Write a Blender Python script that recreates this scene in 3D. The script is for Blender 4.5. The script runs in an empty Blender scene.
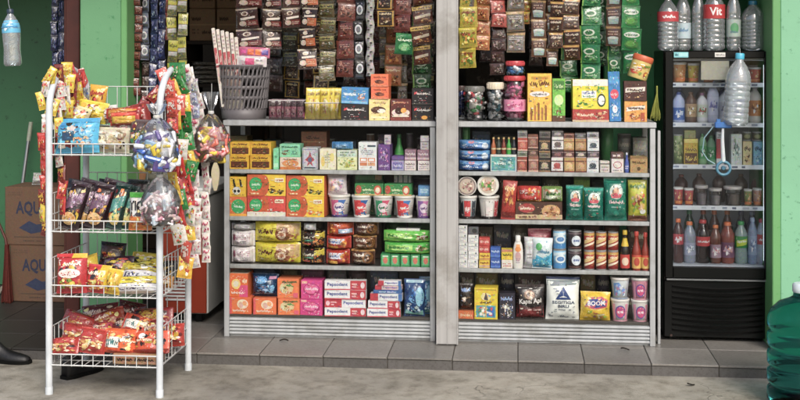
import bpy, bmesh, math, random
from mathutils import Vector, Matrix, noise
sc = bpy.context.scene
COL = sc.collection
# ------------------------------------------------------------------ camera
TH = math.atan(119 / 1200.0)          # the shop front is seen slightly from the right
CT, ST = math.cos(TH), math.sin(TH)
DIST, EYE = 5.51, 1.395                # metres to the step edge, eye above the step top
cam = bpy.data.cameras.new('camera')
cam.lens = 54.0; cam.sensor_width = 36.0
cam.shift_y = -145 / 800.0
cam.clip_start = 0.05; cam.clip_end = 1000
camo = bpy.data.objects.new('camera', cam); COL.objects.link(camo)
camo.location = (0, -DIST, EYE); camo.rotation_euler = (math.pi / 2, 0, TH)
sc.camera = camo
# ------------------------------------------------------------------ light
SUN_EL, SUN_AZ = math.radians(42), math.radians(158)   # azimuth clockwise from +Y
w = bpy.data.worlds.new('World'); sc.world = w; w.use_nodes = True
wn = w.node_tree; bg = wn.nodes['Background']
sky = wn.nodes.new('ShaderNodeTexSky'); sky.sky_type = 'NISHITA'; sky.sun_disc = False
sky.sun_elevation = SUN_EL; sky.sun_rotation = SUN_AZ
sky.air_density = 1.0; sky.dust_density = 4.0; sky.ozone_density = 1.0
wn.links.new(sky.outputs[0], bg.inputs[0]); bg.inputs[1].default_value = 0.15
sun = bpy.data.lights.new('sun', 'SUN'); sun.energy = 1.8; sun.angle = math.radians(24); sun.color = (1, .97, .92)
suno = bpy.data.objects.new('sun', sun); COL.objects.link(suno)
sd = Vector((math.sin(SUN_AZ) * math.cos(SUN_EL), math.cos(SUN_AZ) * math.cos(SUN_EL), math.sin(SUN_EL)))
suno.rotation_euler = sd.to_track_quat('Z', 'Y').to_euler()
sc.view_settings.view_transform = 'Standard'; sc.view_settings.look = 'None'
sc.view_settings.gamma = 1; sc.view_settings.use_curve_mapping = False
sc.view_settings.exposure = 0.38
sc.cycles.use_denoising = True
sc.cycles.max_bounces = 10; sc.cycles.transparent_max_bounces = 24
sc.cycles.caustics_reflective = False; sc.cycles.caustics_refractive = False
# ------------------------------------------------------------------ helpers
RN = random.Random(11)
AWY = -0.12                            # front edge of the awning

def P(px, py, Y):
    """pixel of the 800x400 photo -> world X, Z on the vertical plane Y"""
    d = Y + DIST; t = (px - 400) / 1200.0
    X = d * (t * CT - ST) / (CT + t * ST)
    zc = -X * ST + d * CT
    return X, EYE - (py - 55) * zc / 1200.0

def MPP(px, Y):
    """metres per pixel (vertical) on plane Y"""
    return (P(px, 0, Y)[1] - P(px, 100, Y)[1]) / 100.0

def GP(px, py, z=-0.055):
    """pixel on a horizontal plane z -> X, Y"""
    zc = 1200.0 * (EYE - z) / (py - 55); xc = (px - 400) / 1200.0 * zc
    return xc * CT - zc * ST, xc * ST + zc * CT - DIST

_hex = {}
def C(h):
    if not isinstance(h, str): return h
    if h not in _hex:
        h2 = h.lstrip('#')
        if len(h2) == 3: h2 = ''.join(c * 2 for c in h2)
        v = [int(h2[i:i + 2], 16) / 255.0 for i in (0, 2, 4)]
        _hex[h] = tuple(x / 12.92 if x <= .04045 else ((x + .055) / 1.055) ** 2.4 for x in v)
    return _hex[h]

# ---------------------------------------------------------------- materials
MATS = {}
def nodes_of(name):
    m = bpy.data.materials.new(name); m.use_nodes = True
    nt = m.node_tree; return m, nt, nt.nodes['Principled BSDF']

def N(nt, t, **kw):
    n = nt.nodes.new(t)
    for k, v in kw.items(): setattr(n, k, v)
    return n

def noise_node(nt, scale, detail=4, rough=.55, coord='Object', dist=0):
    tc = N(nt, 'ShaderNodeTexCoord'); nz = N(nt, 'ShaderNodeTexNoise')
    nz.inputs['Scale'].default_value = scale; nz.inputs['Detail'].default_value = detail
    nz.inputs['Roughness'].default_value = rough; nz.inputs['Distortion'].default_value = dist
    nt.links.new(tc.outputs[coord], nz.inputs['Vector']); return nz

def ramp(nt, fac, stops, interp='LINEAR'):
    r = N(nt, 'ShaderNodeValToRGB'); r.color_ramp.interpolation = interp
    e = r.color_ramp.elements
    while len(e) < len(stops): e.new(.5)
    for i, (p, c) in enumerate(stops):
        e[i].position = p; c = C(c); e[i].color = (c[0], c[1], c[2], 1)
    nt.links.new(fac, r.inputs[0]); return r

def mixc(nt, a, b, fac, mode='MIX'):
    n = N(nt, 'ShaderNodeMix', data_type='RGBA', blend_type=mode)
    for s, v in ((0, fac), (6, a), (7, b)):
        if hasattr(v, 'links'): nt.links.new(v, n.inputs[s])
        elif s == 0: n.inputs[0].default_value = v
        else:
            v = C(v); n.inputs[s].default_value = (v[0], v[1], v[2], 1)
    return n.outputs[2]

def bump(nt, h, strength, dist, bsdf):
    b = N(nt, 'ShaderNodeBump'); b.inputs['Strength'].default_value = strength; b.inputs['Distance'].default_value = dist
    nt.links.new(h, b.inputs['Height']); nt.links.new(b.outputs[0], bsdf.inputs['Normal']); return b

def print_mat(name, rough, bumpk=0, bscale=60, spec=.5, grime=.14, mot=.3):
    m, nt, b = nodes_of(name)
    at = N(nt, 'ShaderNodeAttribute', attribute_name='Col')
    nz = noise_node(nt, 40, 3)
    g = ramp(nt, nz.outputs[0], [(.3, (1 - grime,) * 3), (.7, (1.0,) * 3)])
    fine = noise_node(nt, 95, 3, .7); bc = N(nt, 'ShaderNodeBrightContrast'); bc.inputs['Contrast'].default_value = 1.3
    nt.links.new(fine.outputs['Color'], bc.inputs['Color'])
    mott = mixc(nt, at.outputs['Color'], bc.outputs[0], mot, 'OVERLAY')
    hs = N(nt, 'ShaderNodeHueSaturation'); hs.inputs['Saturation'].default_value = .93; hs.inputs['Value'].default_value = .92
    nt.links.new(mixc(nt, mott, g.outputs[0], 1.0, 'MULTIPLY'), hs.inputs['Color']); nt.links.new(hs.outputs[0], b.inputs['Base Color'])
    rz_ = ramp(nt, nz.outputs[0], [(.3, (rough * .8,) * 3), (.7, (min(1, rough * 1.25),) * 3)]); nt.links.new(rz_.outputs[0], b.inputs['Roughness'])
    b.inputs['Specular IOR Level'].default_value = spec
    if bumpk:
        n2 = noise_node(nt, bscale, 2, .5, dist=.6); bump(nt, n2.outputs[0], bumpk, .004, b)
    MATS[name] = m; return m

print_mat('card', .5, .15, 25, .5, .14, .36)
print_mat('foil', .27, .6, 40, .7, .14, .2)
print_mat('sachetfoil', .22, .7, 50, .65, .2, .3)
print_mat('plastic', .38, .05, 20, .5, .1, .14)
print_mat('matte', .75, .2, 120, .5, .14, .15)
print_mat('liquid', .12, 0, 20, .6, .05, .2)

def simple(name, col, rough=.5, metal=0, var=.15, scale=8, bumpk=0, bscale=60, spec=.5):
    m, nt, b = nodes_of(name); c = C(col)
    nz = noise_node(nt, scale, 5)
    r = ramp(nt, nz.outputs[0], [(.3, tuple(x * (1 - var) for x in c)), (.7, tuple(min(1, x * (1 + var * .6)) for x in c))])
    nt.links.new(r.outputs[0], b.inputs['Base Color'])
    b.inputs['Roughness'].default_value = rough; b.inputs['Metallic'].default_value = metal
    b.inputs['Specular IOR Level'].default_value = spec
    if bumpk: bump(nt, noise_node(nt, bscale, 4).outputs[0], bumpk, .004, b)
    MATS[name] = m; return m

simple('white_tube', '#c6ccd0', .3, 0, .16, 14)
simple('wire', '#c4c6c4', .4, 0, .2, 25)
simple('black_metal', '#060607', .3, 0, .2, 6, spec=.25)
simple('black_plastic', '#070808', .35, 0, .2, 6, spec=.25)
simple('grey_plastic', '#5c585a', .5, 0, .1, 12)
simple('shelf_board', '#46423f', .4, 0, .15, 12)
simple('fridge_white', '#bcc0c8', .4, 0, .08)
simple('freezer_white', '#c8cac8', .4, 0, .08)
simple('red_paint', '#86301a', .4, 0, .12)
simple('shoe', '#0c0c0e', .5, 0, .3, 30, .3)
simple('dark_wood', '#4a2018', .5, 0, .25, 10)
simple('cardboard', '#8a6647', .8, 0, .14, 7, .2, 40)
simple('sack', '#6a675c', .85, 0, .2, 14, .4, 60)
simple('broom_red', '#561a10', .7, 0, .3, 60)
simple('steel', '#8f9294', .35, .7, .1)
simple('straw', '#8f9446', .8, 0, .3, 50)
simple('string', '#b8b4a8', .8)
simple('blue_plastic', '#2a8fb8', .3)
simple('teal_cap', '#1d7f9a', .3)
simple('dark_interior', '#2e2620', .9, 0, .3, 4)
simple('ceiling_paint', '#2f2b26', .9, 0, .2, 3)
simple('roof_sheet', '#5f6365', .5, .3, .2, 3)

def alu(name, col, streak=60, rough=.42, metal=.35):
    m, nt, b = nodes_of(name); c = C(col)
    tc = N(nt, 'ShaderNodeTexCoord'); mp = N(nt, 'ShaderNodeMapping'); mp.inputs['Scale'].default_value = (streak, streak, 1.5)
    nt.links.new(tc.outputs['Object'], mp.inputs[0])
    nz = N(nt, 'ShaderNodeTexNoise'); nz.inputs['Scale'].default_value = 1; nz.inputs['Detail'].default_value = 6
    nt.links.new(mp.outputs[0], nz.inputs['Vector'])
    n2 = noise_node(nt, 5, 6, .65)
    r1 = ramp(nt, nz.outputs[0], [(.3, tuple(x * .78 for x in c)), (.65, c)])
    r2 = ramp(nt, n2.outputs[0], [(.36, (.62, .6, .56)), (.5, (.95,) * 3), (.7, (1,) * 3)])
    nt.links.new(mixc(nt, r1.outputs[0], r2.outputs[0], .8, 'MULTIPLY'), b.inputs['Base Color'])
    b.inputs['Metallic'].default_value = metal; b.inputs['Roughness'].default_value = rough
    bump(nt, nz.outputs[0], .12, .002, b); MATS[name] = m
alu('aluminium', '#babdbf', 60, .4, .35)
alu('post_alu', '#adacaa', 45, .5, .15)
alu('kick_alu', '#bcc0c2', 20, .45, .25)

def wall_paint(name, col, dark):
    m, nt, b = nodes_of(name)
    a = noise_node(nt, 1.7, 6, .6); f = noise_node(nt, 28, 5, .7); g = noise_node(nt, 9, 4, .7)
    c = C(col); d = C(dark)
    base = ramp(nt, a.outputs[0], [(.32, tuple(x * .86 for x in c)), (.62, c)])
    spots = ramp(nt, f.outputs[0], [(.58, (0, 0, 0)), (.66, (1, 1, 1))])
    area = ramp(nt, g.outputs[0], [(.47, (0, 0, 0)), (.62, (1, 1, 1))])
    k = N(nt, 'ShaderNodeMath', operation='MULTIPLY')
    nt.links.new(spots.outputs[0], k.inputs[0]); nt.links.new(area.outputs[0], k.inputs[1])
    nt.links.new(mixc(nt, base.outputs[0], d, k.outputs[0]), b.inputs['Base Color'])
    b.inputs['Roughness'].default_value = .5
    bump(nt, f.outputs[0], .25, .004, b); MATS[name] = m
wall_paint('green_wall', '#62946c', '#3f7a50')
wall_paint('green_bright', '#7ab08e', '#447a5c')
wall_paint('green_side_shading', '#659a62', '#4f8f4a')  # pillar side faces, light and shade painted into the green
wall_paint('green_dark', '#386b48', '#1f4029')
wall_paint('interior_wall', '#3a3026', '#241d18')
wall_paint('interior_green', '#2f7a4c', '#1f5434')

def concrete():
    m, nt, b = nodes_of('concrete')
    a = noise_node(nt, 1.1, 8, .62); f = noise_node(nt, 14, 6, .7); s = noise_node(nt, 3.4, 5, .6, dist=.8); g = noise_node(nt, 160, 2)
    base = ramp(nt, a.outputs[0], [(.3, '#73706a'), (.5, '#938f85'), (.72, '#aca79b')])
    fine = ramp(nt, f.outputs[0], [(.3, (.45, .43, .4)), (.5, (.9, .89, .87)), (.6, (1, 1, 1)), (.75, (1.0, .98, .94))])
    st = ramp(nt, s.outputs[0], [(.3, (.42, .40, .36)), (.42, (.8, .79, .77)), (.52, (1, 1, 1))])
    c1 = mixc(nt, base.outputs[0], fine.outputs[0], .8, 'MULTIPLY')
    c2 = mixc(nt, c1, st.outputs[0], .75, 'MULTIPLY')
    tc = N(nt, 'ShaderNodeTexCoord'); d = N(nt, 'ShaderNodeVectorMath', operation='ADD')
    wn2 = noise_node(nt, 3, 4); sc2 = N(nt, 'ShaderNodeVectorMath', operation='SCALE'); sc2.inputs['Scale'].default_value = .5
    nt.links.new(wn2.outputs['Color'], sc2.inputs[0]); nt.links.new(tc.outputs['Object'], d.inputs[0]); nt.links.new(sc2.outputs[0], d.inputs[1])
    v = N(nt, 'ShaderNodeTexVoronoi', feature='DISTANCE_TO_EDGE'); v.inputs['Scale'].default_value = 1.6
    nt.links.new(d.outputs[0], v.inputs['Vector'])
    cr = ramp(nt, v.outputs['Distance'], [(.0, (1, 1, 1)), (.007, (0, 0, 0))])
    msk = ramp(nt, noise_node(nt, 1.6, 3).outputs[0], [(.54, (0, 0, 0)), (.62, (1, 1, 1))])
    k = N(nt, 'ShaderNodeMath', operation='MULTIPLY'); nt.links.new(cr.outputs[0], k.inputs[0]); nt.links.new(msk.outputs[0], k.inputs[1])
    k2 = N(nt, 'ShaderNodeMath', operation='MULTIPLY'); nt.links.new(k.outputs[0], k2.inputs[0]); k2.inputs[1].default_value = .5
    nt.links.new(mixc(nt, c2, '#2e2b24', k2.outputs[0]), b.inputs['Base Color'])
    b.inputs['Roughness'].default_value = .85
    hh = N(nt, 'ShaderNodeMath', operation='ADD'); nt.links.new(f.outputs[0], hh.inputs[0]); nt.links.new(g.outputs[0], hh.inputs[1])
    h2 = N(nt, 'ShaderNodeMath', operation='SUBTRACT'); nt.links.new(hh.outputs[0], h2.inputs[0]); nt.links.new(k.outputs[0], h2.inputs[1])
    bump(nt, h2.outputs[0], .5, .006, b); MATS['concrete'] = m
concrete()

def tile_mat(name, lo, hi, rough):
    m, nt, b = nodes_of(name)
    a = noise_node(nt, 3, 6, .6, 'Object'); f = noise_node(nt, 60, 4, .7)
    oi = N(nt, 'ShaderNodeObjectInfo')
    base = ramp(nt, a.outputs[0], [(.3, lo), (.7, hi)])
    fr = ramp(nt, f.outputs[0], [(.35, (.62, .6, .57)), (.5, (.93, .92, .9)), (.6, (1, 1, 1))])
    rv = ramp(nt, oi.outputs['Random'], [(0, (.78,) * 3), (1, (1.06,) * 3)])
    c = mixc(nt, base.outputs[0], fr.outputs[0], .8, 'MULTIPLY')
    nt.links.new(mixc(nt, c, rv.outputs[0], 1.0, 'MULTIPLY'), b.inputs['Base Color'])
    b.inputs['Roughness'].default_value = rough; bump(nt, f.outputs[0], .15, .002, b); MATS[name] = m
tile_mat('tile_top', '#706d69', '#8a8782', .36)
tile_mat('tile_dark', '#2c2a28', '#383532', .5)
tile_mat('tile_riser', '#4c4a48', '#636160', .45)
simple('grout', '#4a4742', .9, 0, .2, 30)

def clear_plastic(name, tint=(1, 1, 1), rough=.08, ior=1.33, bumpk=0, bscale=30):
    m, nt, b = nodes_of(name)
    b.inputs['Base Color'].default_value = (*tint, 1); b.inputs['Transmission Weight'].default_value = 1
    b.inputs['Roughness'].default_value = rough; b.inputs['IOR'].default_value = ior
    if bumpk: bump(nt, noise_node(nt, bscale, 3, dist=.5).outputs[0], bumpk, .004, b)
    MATS[name] = m
clear_plastic('water_pet', (.93, .97, 1.0), .06, 1.25)
clear_plastic('soda_pet', (.95, .95, .95), .06, 1.2)
clear_plastic('jug_pet', (.03, .2, .2), .08, 1.18)
def film(name, tint, refl, rough, bumpk=.6, bscale=22, milk=0):
    """thin clear sheet: straight-through light plus a gloss that rises towards grazing"""
    m, nt, b = nodes_of(name); nt.nodes.remove(b)
    out = nt.nodes['Material Output']
    tr = N(nt, 'ShaderNodeBsdfTransparent'); tr.inputs[0].default_value = (*tint, 1)
    gl = N(nt, 'ShaderNodeBsdfGlossy'); gl.inputs['Roughness'].default_value = rough
    fr = N(nt, 'ShaderNodeFresnel'); fr.inputs[0].default_value = 1.45
    ml = N(nt, 'ShaderNodeMath', operation='MULTIPLY'); ml.inputs[1].default_value = refl; ml.use_clamp = True
    nt.links.new(fr.outputs[0], ml.inputs[0])
    if bumpk:
        nz = noise_node(nt, bscale, 3, .6, dist=1.2); bp = N(nt, 'ShaderNodeBump')
        bp.inputs['Strength'].default_value = bumpk; bp.inputs['Distance'].default_value = .02
        nt.links.new(nz.outputs[0], bp.inputs['Height'])
        nt.links.new(bp.outputs[0], gl.inputs['Normal']); nt.links.new(bp.outputs[0], fr.inputs['Normal'])
    mx = N(nt, 'ShaderNodeMixShader')
    nt.links.new(ml.outputs[0], mx.inputs[0]); nt.links.new(tr.outputs[0], mx.inputs[1]); nt.links.new(gl.outputs[0], mx.inputs[2])
    if milk:
        df_ = N(nt, 'ShaderNodeBsdfDiffuse'); df_.inputs[0].default_value = (.85, .9, .93, 1); m2 = N(nt, 'ShaderNodeMixShader'); m2.inputs[0].default_value = milk
        nt.links.new(mx.outputs[0], m2.inputs[1]); nt.links.new(df_.outputs[0], m2.inputs[2]); mx = m2
    nt.links.new(mx.outputs[0], out.inputs[0]); MATS[name] = m
film('bag_film', (.93, .94, .95), 1.5, .2, .3, 10, .03)
film('jar_glass', (.95, .96, .96), 1.6, .05, .1, 8)
film('tub_film', (.9, .9, .9), 2.0, .15, .2, 10)
film('cabinet_glass', (.985, .99, .985), .2, .03, .1, 3)
film('door_glass', (.95, .97, .98), .8, .02, 0)
film('bottle_film', (.86, .94, .98), 4.5, .06, .2, 14, .2)
film('pet', (.92, .96, .98), 5.5, .06, .12, 12, .12)

# ---------------------------------------------------------------- mesh building
class MB:
    def __init__(s): s.v = []; s.f = []; s.c = []; s.sm = []
    def add(s, vs, fs, col, smooth=False):
        o = len(s.v); s.v += [tuple(v) for v in vs]; c = C(col)
        for f in fs: s.f.append([o + i for i in f]); s.c.append(c); s.sm.append(smooth)
    def cbox(s, x0, x1, y0, y1, z0, z1, col='#fff', b=.0015):
        """box with chamfered edges"""
        b = min(b, (x1 - x0) * .3, (y1 - y0) * .3, (z1 - z0) * .3)
        def ring(z, i):
            X0, X1, Y0, Y1 = x0 + i, x1 - i, y0 + i, y1 - i
            return [(X0 + b, Y0, z), (X1 - b, Y0, z), (X1, Y0 + b, z), (X1, Y1 - b, z), (X1 - b, Y1, z), (X0 + b, Y1, z), (X0, Y1 - b, z), (X0, Y0 + b, z)]
        V = ring(z0, b) + ring(z0 + b, 0) + ring(z1 - b, 0) + ring(z1, b)
        F = [list(range(7, -1, -1)), list(range(24, 32))]
        for k in range(3):
            for i in range(8):
                j = (i + 1) % 8; F.append([k * 8 + i, k * 8 + j, k * 8 + 8 + j, k * 8 + 8 + i])
        s.add(V, F, col)
    def box(s, x0, x1, y0, y1, z0, z1, col='#fff'):
        V = [(x, y, z) for z in (z0, z1) for x, y in ((x0, y0), (x1, y0), (x1, y1), (x0, y1))]
        s.add(V, [[3, 2, 1, 0], [4, 5, 6, 7], [0, 1, 5, 4], [1, 2, 6, 5], [2, 3, 7, 6], [3, 0, 4, 7]], col)
    def lathe(s, prof, seg=20, col='#fff', cap0=True, cap1=True, wob=None, smooth=True, c0=(0, 0)):
        V = []
        for r, z in prof:
            for i in range(seg):
                a = 2 * math.pi * i / seg; rr = r * (wob(a, z) if wob else 1)
                V.append((c0[0] + rr * math.sin(a), c0[1] - rr * math.cos(a), z))
        F = []
        for k in range(len(prof) - 1):
            for i in range(seg):
                j = (i + 1) % seg; F.append([k * seg + i, k * seg + j, (k + 1) * seg + j, (k + 1) * seg + i])
        s.add(V, F, col, smooth)
        n = len(prof)
        if cap0: s.add(V[:seg], [list(range(seg - 1, -1, -1))], col)
        if cap1: s.add(V[(n - 1) * seg:], [list(range(seg))], col)
    def tube(s, pts, r, seg=6, col='#fff', smooth=True, caps=True):
        pts = [Vector(p) for p in pts]; V = []; up = None; n = len(pts)
        for i, p in enumerate(pts):
            t = (pts[min(i + 1, n - 1)] - pts[max(i - 1, 0)]).normalized()
            if up is None: up = t.orthogonal().normalized()
            else:
                up = (up - t * up.dot(t))
                up = up.normalized() if up.length > 1e-6 else t.orthogonal().normalized()
            sd = t.cross(up); rr = r[i] if isinstance(r, (list, tuple)) else r
            for k in range(seg):
                a = 2 * math.pi * k / seg; V.append(p + (up * math.cos(a) + sd * math.sin(a)) * rr)
        F = [[i * seg + k, i * seg + (k + 1) % seg, (i + 1) * seg + (k + 1) % seg, (i + 1) * seg + k] for i in range(n - 1) for k in range(seg)]
        s.add(V, F, col, smooth)
        if caps: s.add(V[:seg], [list(range(seg - 1, -1, -1))], col); s.add(V[(n - 1) * seg:], [list(range(seg))], col)
    def xf(s, M, i0=0):
        for i in range(i0, len(s.v)): s.v[i] = tuple(M @ Vector(s.v[i]))
    def mesh(s, name, mat):
        me = bpy.data.meshes.new(name); me.from_pydata(s.v, [], s.f)
        at = me.color_attributes.new('Col', 'FLOAT_COLOR', 'CORNER')
        buf = []
        for f, c in zip(s.f, s.c): buf += [c[0], c[1], c[2], 1.0] * len(f)
        at.data.foreach_set('color', buf)
        me.polygons.foreach_set('use_smooth', s.sm)
        me.materials.append(MATS[mat]); me.update(); return me
    def build(s, name, mat, parent=None, loc=None, rot=None):
        o = bpy.data.objects.new(name, s.mesh(name, mat)); COL.objects.link(o)
        if parent: o.parent = parent
        if loc: o.location = loc
        if rot: o.rotation_euler = rot
        return o

def link(name, me, parent=None, loc=None, rot=None):
    o = bpy.data.objects.new(name, me); COL.objects.link(o)
    if parent: o.parent = parent
    if loc: o.location = loc
    if rot: o.rotation_euler = rot
    return o

LABELS = {}
def tag(o, label, cat, group=None):
    o['label'] = label; o['category'] = cat
    if group: o['group'] = group
    LABELS.setdefault(label, []).append(o.name)
    return o
def thing(name, label, cat, loc=(0, 0, 0), rot=(0, 0, 0), group=None):
    o = bpy.data.objects.new(name, None); COL.objects.link(o); o.empty_display_size = .05
    o.location = loc; o.rotation_euler = rot; return tag(o, label, cat, group)
def struct(o): o['kind'] = 'structure'; return o
def stuff(o): o['kind'] = 'stuff'; return o

# ---------------------------------------------------------------- flat print
_txt = {}
def text2d(s, bold=0.0):
    k = (s, bold)
    if k not in _txt:
        cu = bpy.data.curves.new('t', 'FONT'); cu.body = s; cu.resolution_u = 2; cu.offset = bold
        ob = bpy.data.objects.new('t', cu); me = bpy.data.meshes.new_from_object(ob)
        V = [(v.co.x, v.co.y) for v in me.vertices]; F = [list(p.vertices) for p in me.polygons]
        bpy.data.objects.remove(ob); bpy.data.curves.remove(cu); bpy.data.meshes.remove(me)
        x0 = min(v[0] for v in V); x1 = max(v[0] for v in V); y0 = min(v[1] for v in V); y1 = max(v[1] for v in V)
        _txt[k] = ([((v[0] - x0) / (x1 - x0), (v[1] - y0) / (y1 - y0)) for v in V], F)
    return _txt[k]

def rr(*a): return ('r',) + a          # x0,y0,x1,y1,colour
def el(*a): return ('e',) + a          # cx,cy,rx,ry,colour
def tx(*a): return ('t',) + a          # text,x0,y0,x1,y1,colour[,slant]
def sq(*a): return ('s',) + a          # illegible small print x0,y0,x1,y1,colour,rows
def bl(*a): return ('b',) + a          # picture blobs x0,y0,x1,y1,[colours],n
def pg(*a): return ('p',) + a          # polygon pts,colour
def hd(*a): return ('h',) + a          # illegible bold headline x0,y0,x1,y1,colour,letters

def art_on(mb, surf, art, curved=False, off=.0003, step=.00022, rnd=None, busy=0):
    rnd = rnd or random.Random(len(mb.v) + len(art))
    lay = [off]
    def put(pts, col, tess=curved):
        o = lay[0]
        if not tess:
            vs = []
            for u, v in pts:
                p, n = surf(u, v); vs.append(p + n * o)
            mb.add(vs, [list(range(len(vs)))], col); return
        fine = []
        for i, a in enumerate(pts):
            b = pts[(i + 1) % len(pts)]; L = math.hypot(b[0] - a[0], b[1] - a[1]); k = max(1, int(L / .12))
            for j in range(k): fine.append((a[0] + (b[0] - a[0]) * j / k, a[1] + (b[1] - a[1]) * j / k))
        cx = sum(p[0] for p in fine) / len(fine); cy = sum(p[1] for p in fine) / len(fine)
        rad = max(math.hypot(p[0] - cx, p[1] - cy) for p in fine); nr = max(1, min(5, int(rad / .09)))
        vs = []; m = len(fine)
        for k in range(1, nr + 1):
            for u, v in fine:
                p, n = surf(cx + (u - cx) * k / nr, cy + (v - cy) * k / nr); vs.append(p + n * o)
        p, n = surf(cx, cy); vs.append(p + n * o); F = []
        for i in range(m):
            j = (i + 1) % m; F.append([len(vs) - 1, i, j])
            for k in range(nr - 1): F.append([k * m + i, (k + 1) * m + i, (k + 1) * m + j, k * m + j])
        mb.add(vs, F, col)
    for a in art:
        t = a[0]
        if t == 'r':
            _, x0, y0, x1, y1, c = a; put([(x0, y0), (x1, y0), (x1, y1), (x0, y1)], c)
        elif t == 'e':
            cx, cy, rx, ry, c = a[1:6]
            put([(cx + rx * math.cos(i * math.pi / 8), cy + ry * math.sin(i * math.pi / 8)) for i in range(16)], c)
        elif t == 'p': put(a[1], a[2])
        elif t == 'b':
            _, x0, y0, x1, y1, cols, n = a
            for i in range(int(n * 2.2)):
                q0 = 1 - .55 * i / (n * 2.2); rx = (x1 - x0) * rnd.uniform(.06, .22) * q0; ry = (y1 - y0) * rnd.uniform(.07, .26) * q0
                cx = rnd.uniform(x0 + rx, x1 - rx); cy = rnd.uniform(y0 + ry, y1 - ry); q = rnd.uniform(0, 3)
                cc = C(cols[i % len(cols)]); f_ = rnd.uniform(.7, 1.2); cc = tuple(min(.95, x_ * f_ * rnd.uniform(.9, 1.1)) for x_ in cc)
                put([(cx + rx * rnd.uniform(.5, 1) * math.cos(q + j * .785), cy + ry * rnd.uniform(.5, 1) * math.sin(q + j * .785)) for j in range(8)], cc, False if (x1 - x0) < .5 else curved)
                lay[0] += step * .4
        elif t == 's':
            _, x0, y0, x1, y1, c, rows = a; hh = (y1 - y0) / rows
            for k in range(rows):
                x = x0 + rnd.uniform(0, .1) * (x1 - x0)
                while x < x1:
                    w_ = hh * rnd.uniform(.3, .9) * .6 + .008
                    if x + w_ > x1: break
                    if rnd.random() > .15:
                        yb = y0 + k * hh + hh * .2; put([(x, yb), (x + w_, yb), (x + w_, yb + hh * rnd.uniform(.4, .6)), (x, yb + hh * .5)], c, False)
                    x += w_ * 1.35
        elif t == 'h':
            _, x0, y0, x1, y1, c, n = a; m = n * 3; hgt = y1 - y0; th = min(hgt * .3, (x1 - x0) / n * .34); pts = []
            for k in range(m + 1):
                pts.append((x0 + (x1 - x0) * (k + rnd.uniform(-.25, .25)) / m, y0 + hgt * (rnd.uniform(.0, .25) if k % 2 else rnd.uniform(.5, .95))))
            for (xa, ya), (xb, yb) in zip(pts, pts[1:]):
                if rnd.random() < .12: continue
                put([(xa - th * .5, ya), (xa + th * .5, ya), (xb + th * .5, yb), (xb - th * .5, yb)], c, False)
                if rnd.random() < .4: put([(xa, ya - th * .4), (xb, ya - th * .4), (xb, ya + th * .4), (xa, ya + th * .4)], c, False)
        elif t == 't':
            s_, x0, y0, x1, y1, c = a[1:7]; sl = a[7] if len(a) > 7 else 0
            V, F = text2d(s_, .03); vs = []
            for u, v in V:
                p, n = surf(x0 + (x1 - x0) * u, y0 + (y1 - y0) * v + sl * u); vs.append(p + n * lay[0])
            mb.add(vs, F, c)
        lay[0] += step
    if busy and art:
        pal = [C(a[6] if a[0] == 't' else a[2] if a[0] == 'p' else a[5][0] if a[0] == 'b' else a[5]) for a in art] + [C('#d8d4cc'), C('#3a3430')]
        avoid = [a for a in art if a[0] == 't']
        for i in range(busy):
            c = rnd.choice(pal[:-2]) if rnd.random() < .9 else rnd.choice(pal[-2:]); x = rnd.uniform(.05, .86); y = rnd.uniform(.05, .9); k = rnd.random()
            if any(a[2] - .05 < x < a[4] + .02 and a[3] - .05 < y < a[5] + .1 for a in avoid): continue
            if k < .45:
                w_ = rnd.uniform(.03, .12 if x < .8 else .08); h_ = rnd.uniform(.008, .026); put([(x, y), (x + w_, y), (x + w_, y + h_), (x, y + h_)], c, False)
            else:
                r1, r2 = rnd.uniform(.008, .034), rnd.uniform(.01, .04); put([(x + r1 * rnd.uniform(.6, 1) * math.cos(j), y + r2 * rnd.uniform(.6, 1) * math.sin(j)) for j in range(6)], c, False)
            lay[0] += step * .15

# ---------------------------------------------------------------- package shapes (origin at base centre, front towards -Y)
def mk_box(w_, d_, h_, col, art=(), side=None, top=None, b=.0012, busy=None):
    mb = MB(); mb.cbox(-w_ / 2, w_ / 2, -d_ / 2, d_ / 2, 0, h_, side or col, b)
    fr = lambda u, v: (Vector((-w_ / 2 + u * w_, -d_ / 2, v * h_)), Vector((0, -1, 0)))
    e = b / w_; g = b / h_
    A = [rr(e, g, 1 - e, 1 - g, col)] if side else []
    art_on(mb, fr, A + list(art), busy=busy if busy is not None else 34 if w_ > .05 else 10)
    if top: mb.add([(-w_ / 2 + b, -d_ / 2 + b, h_ + .0003), (w_ / 2 - b, -d_ / 2 + b, h_ + .0003), (w_ / 2 - b, d_ / 2 - b, h_ + .0003), (-w_ / 2 + b, d_ / 2 - b, h_ + .0003)], [[0, 1, 2, 3]], top)
    return mb

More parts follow.
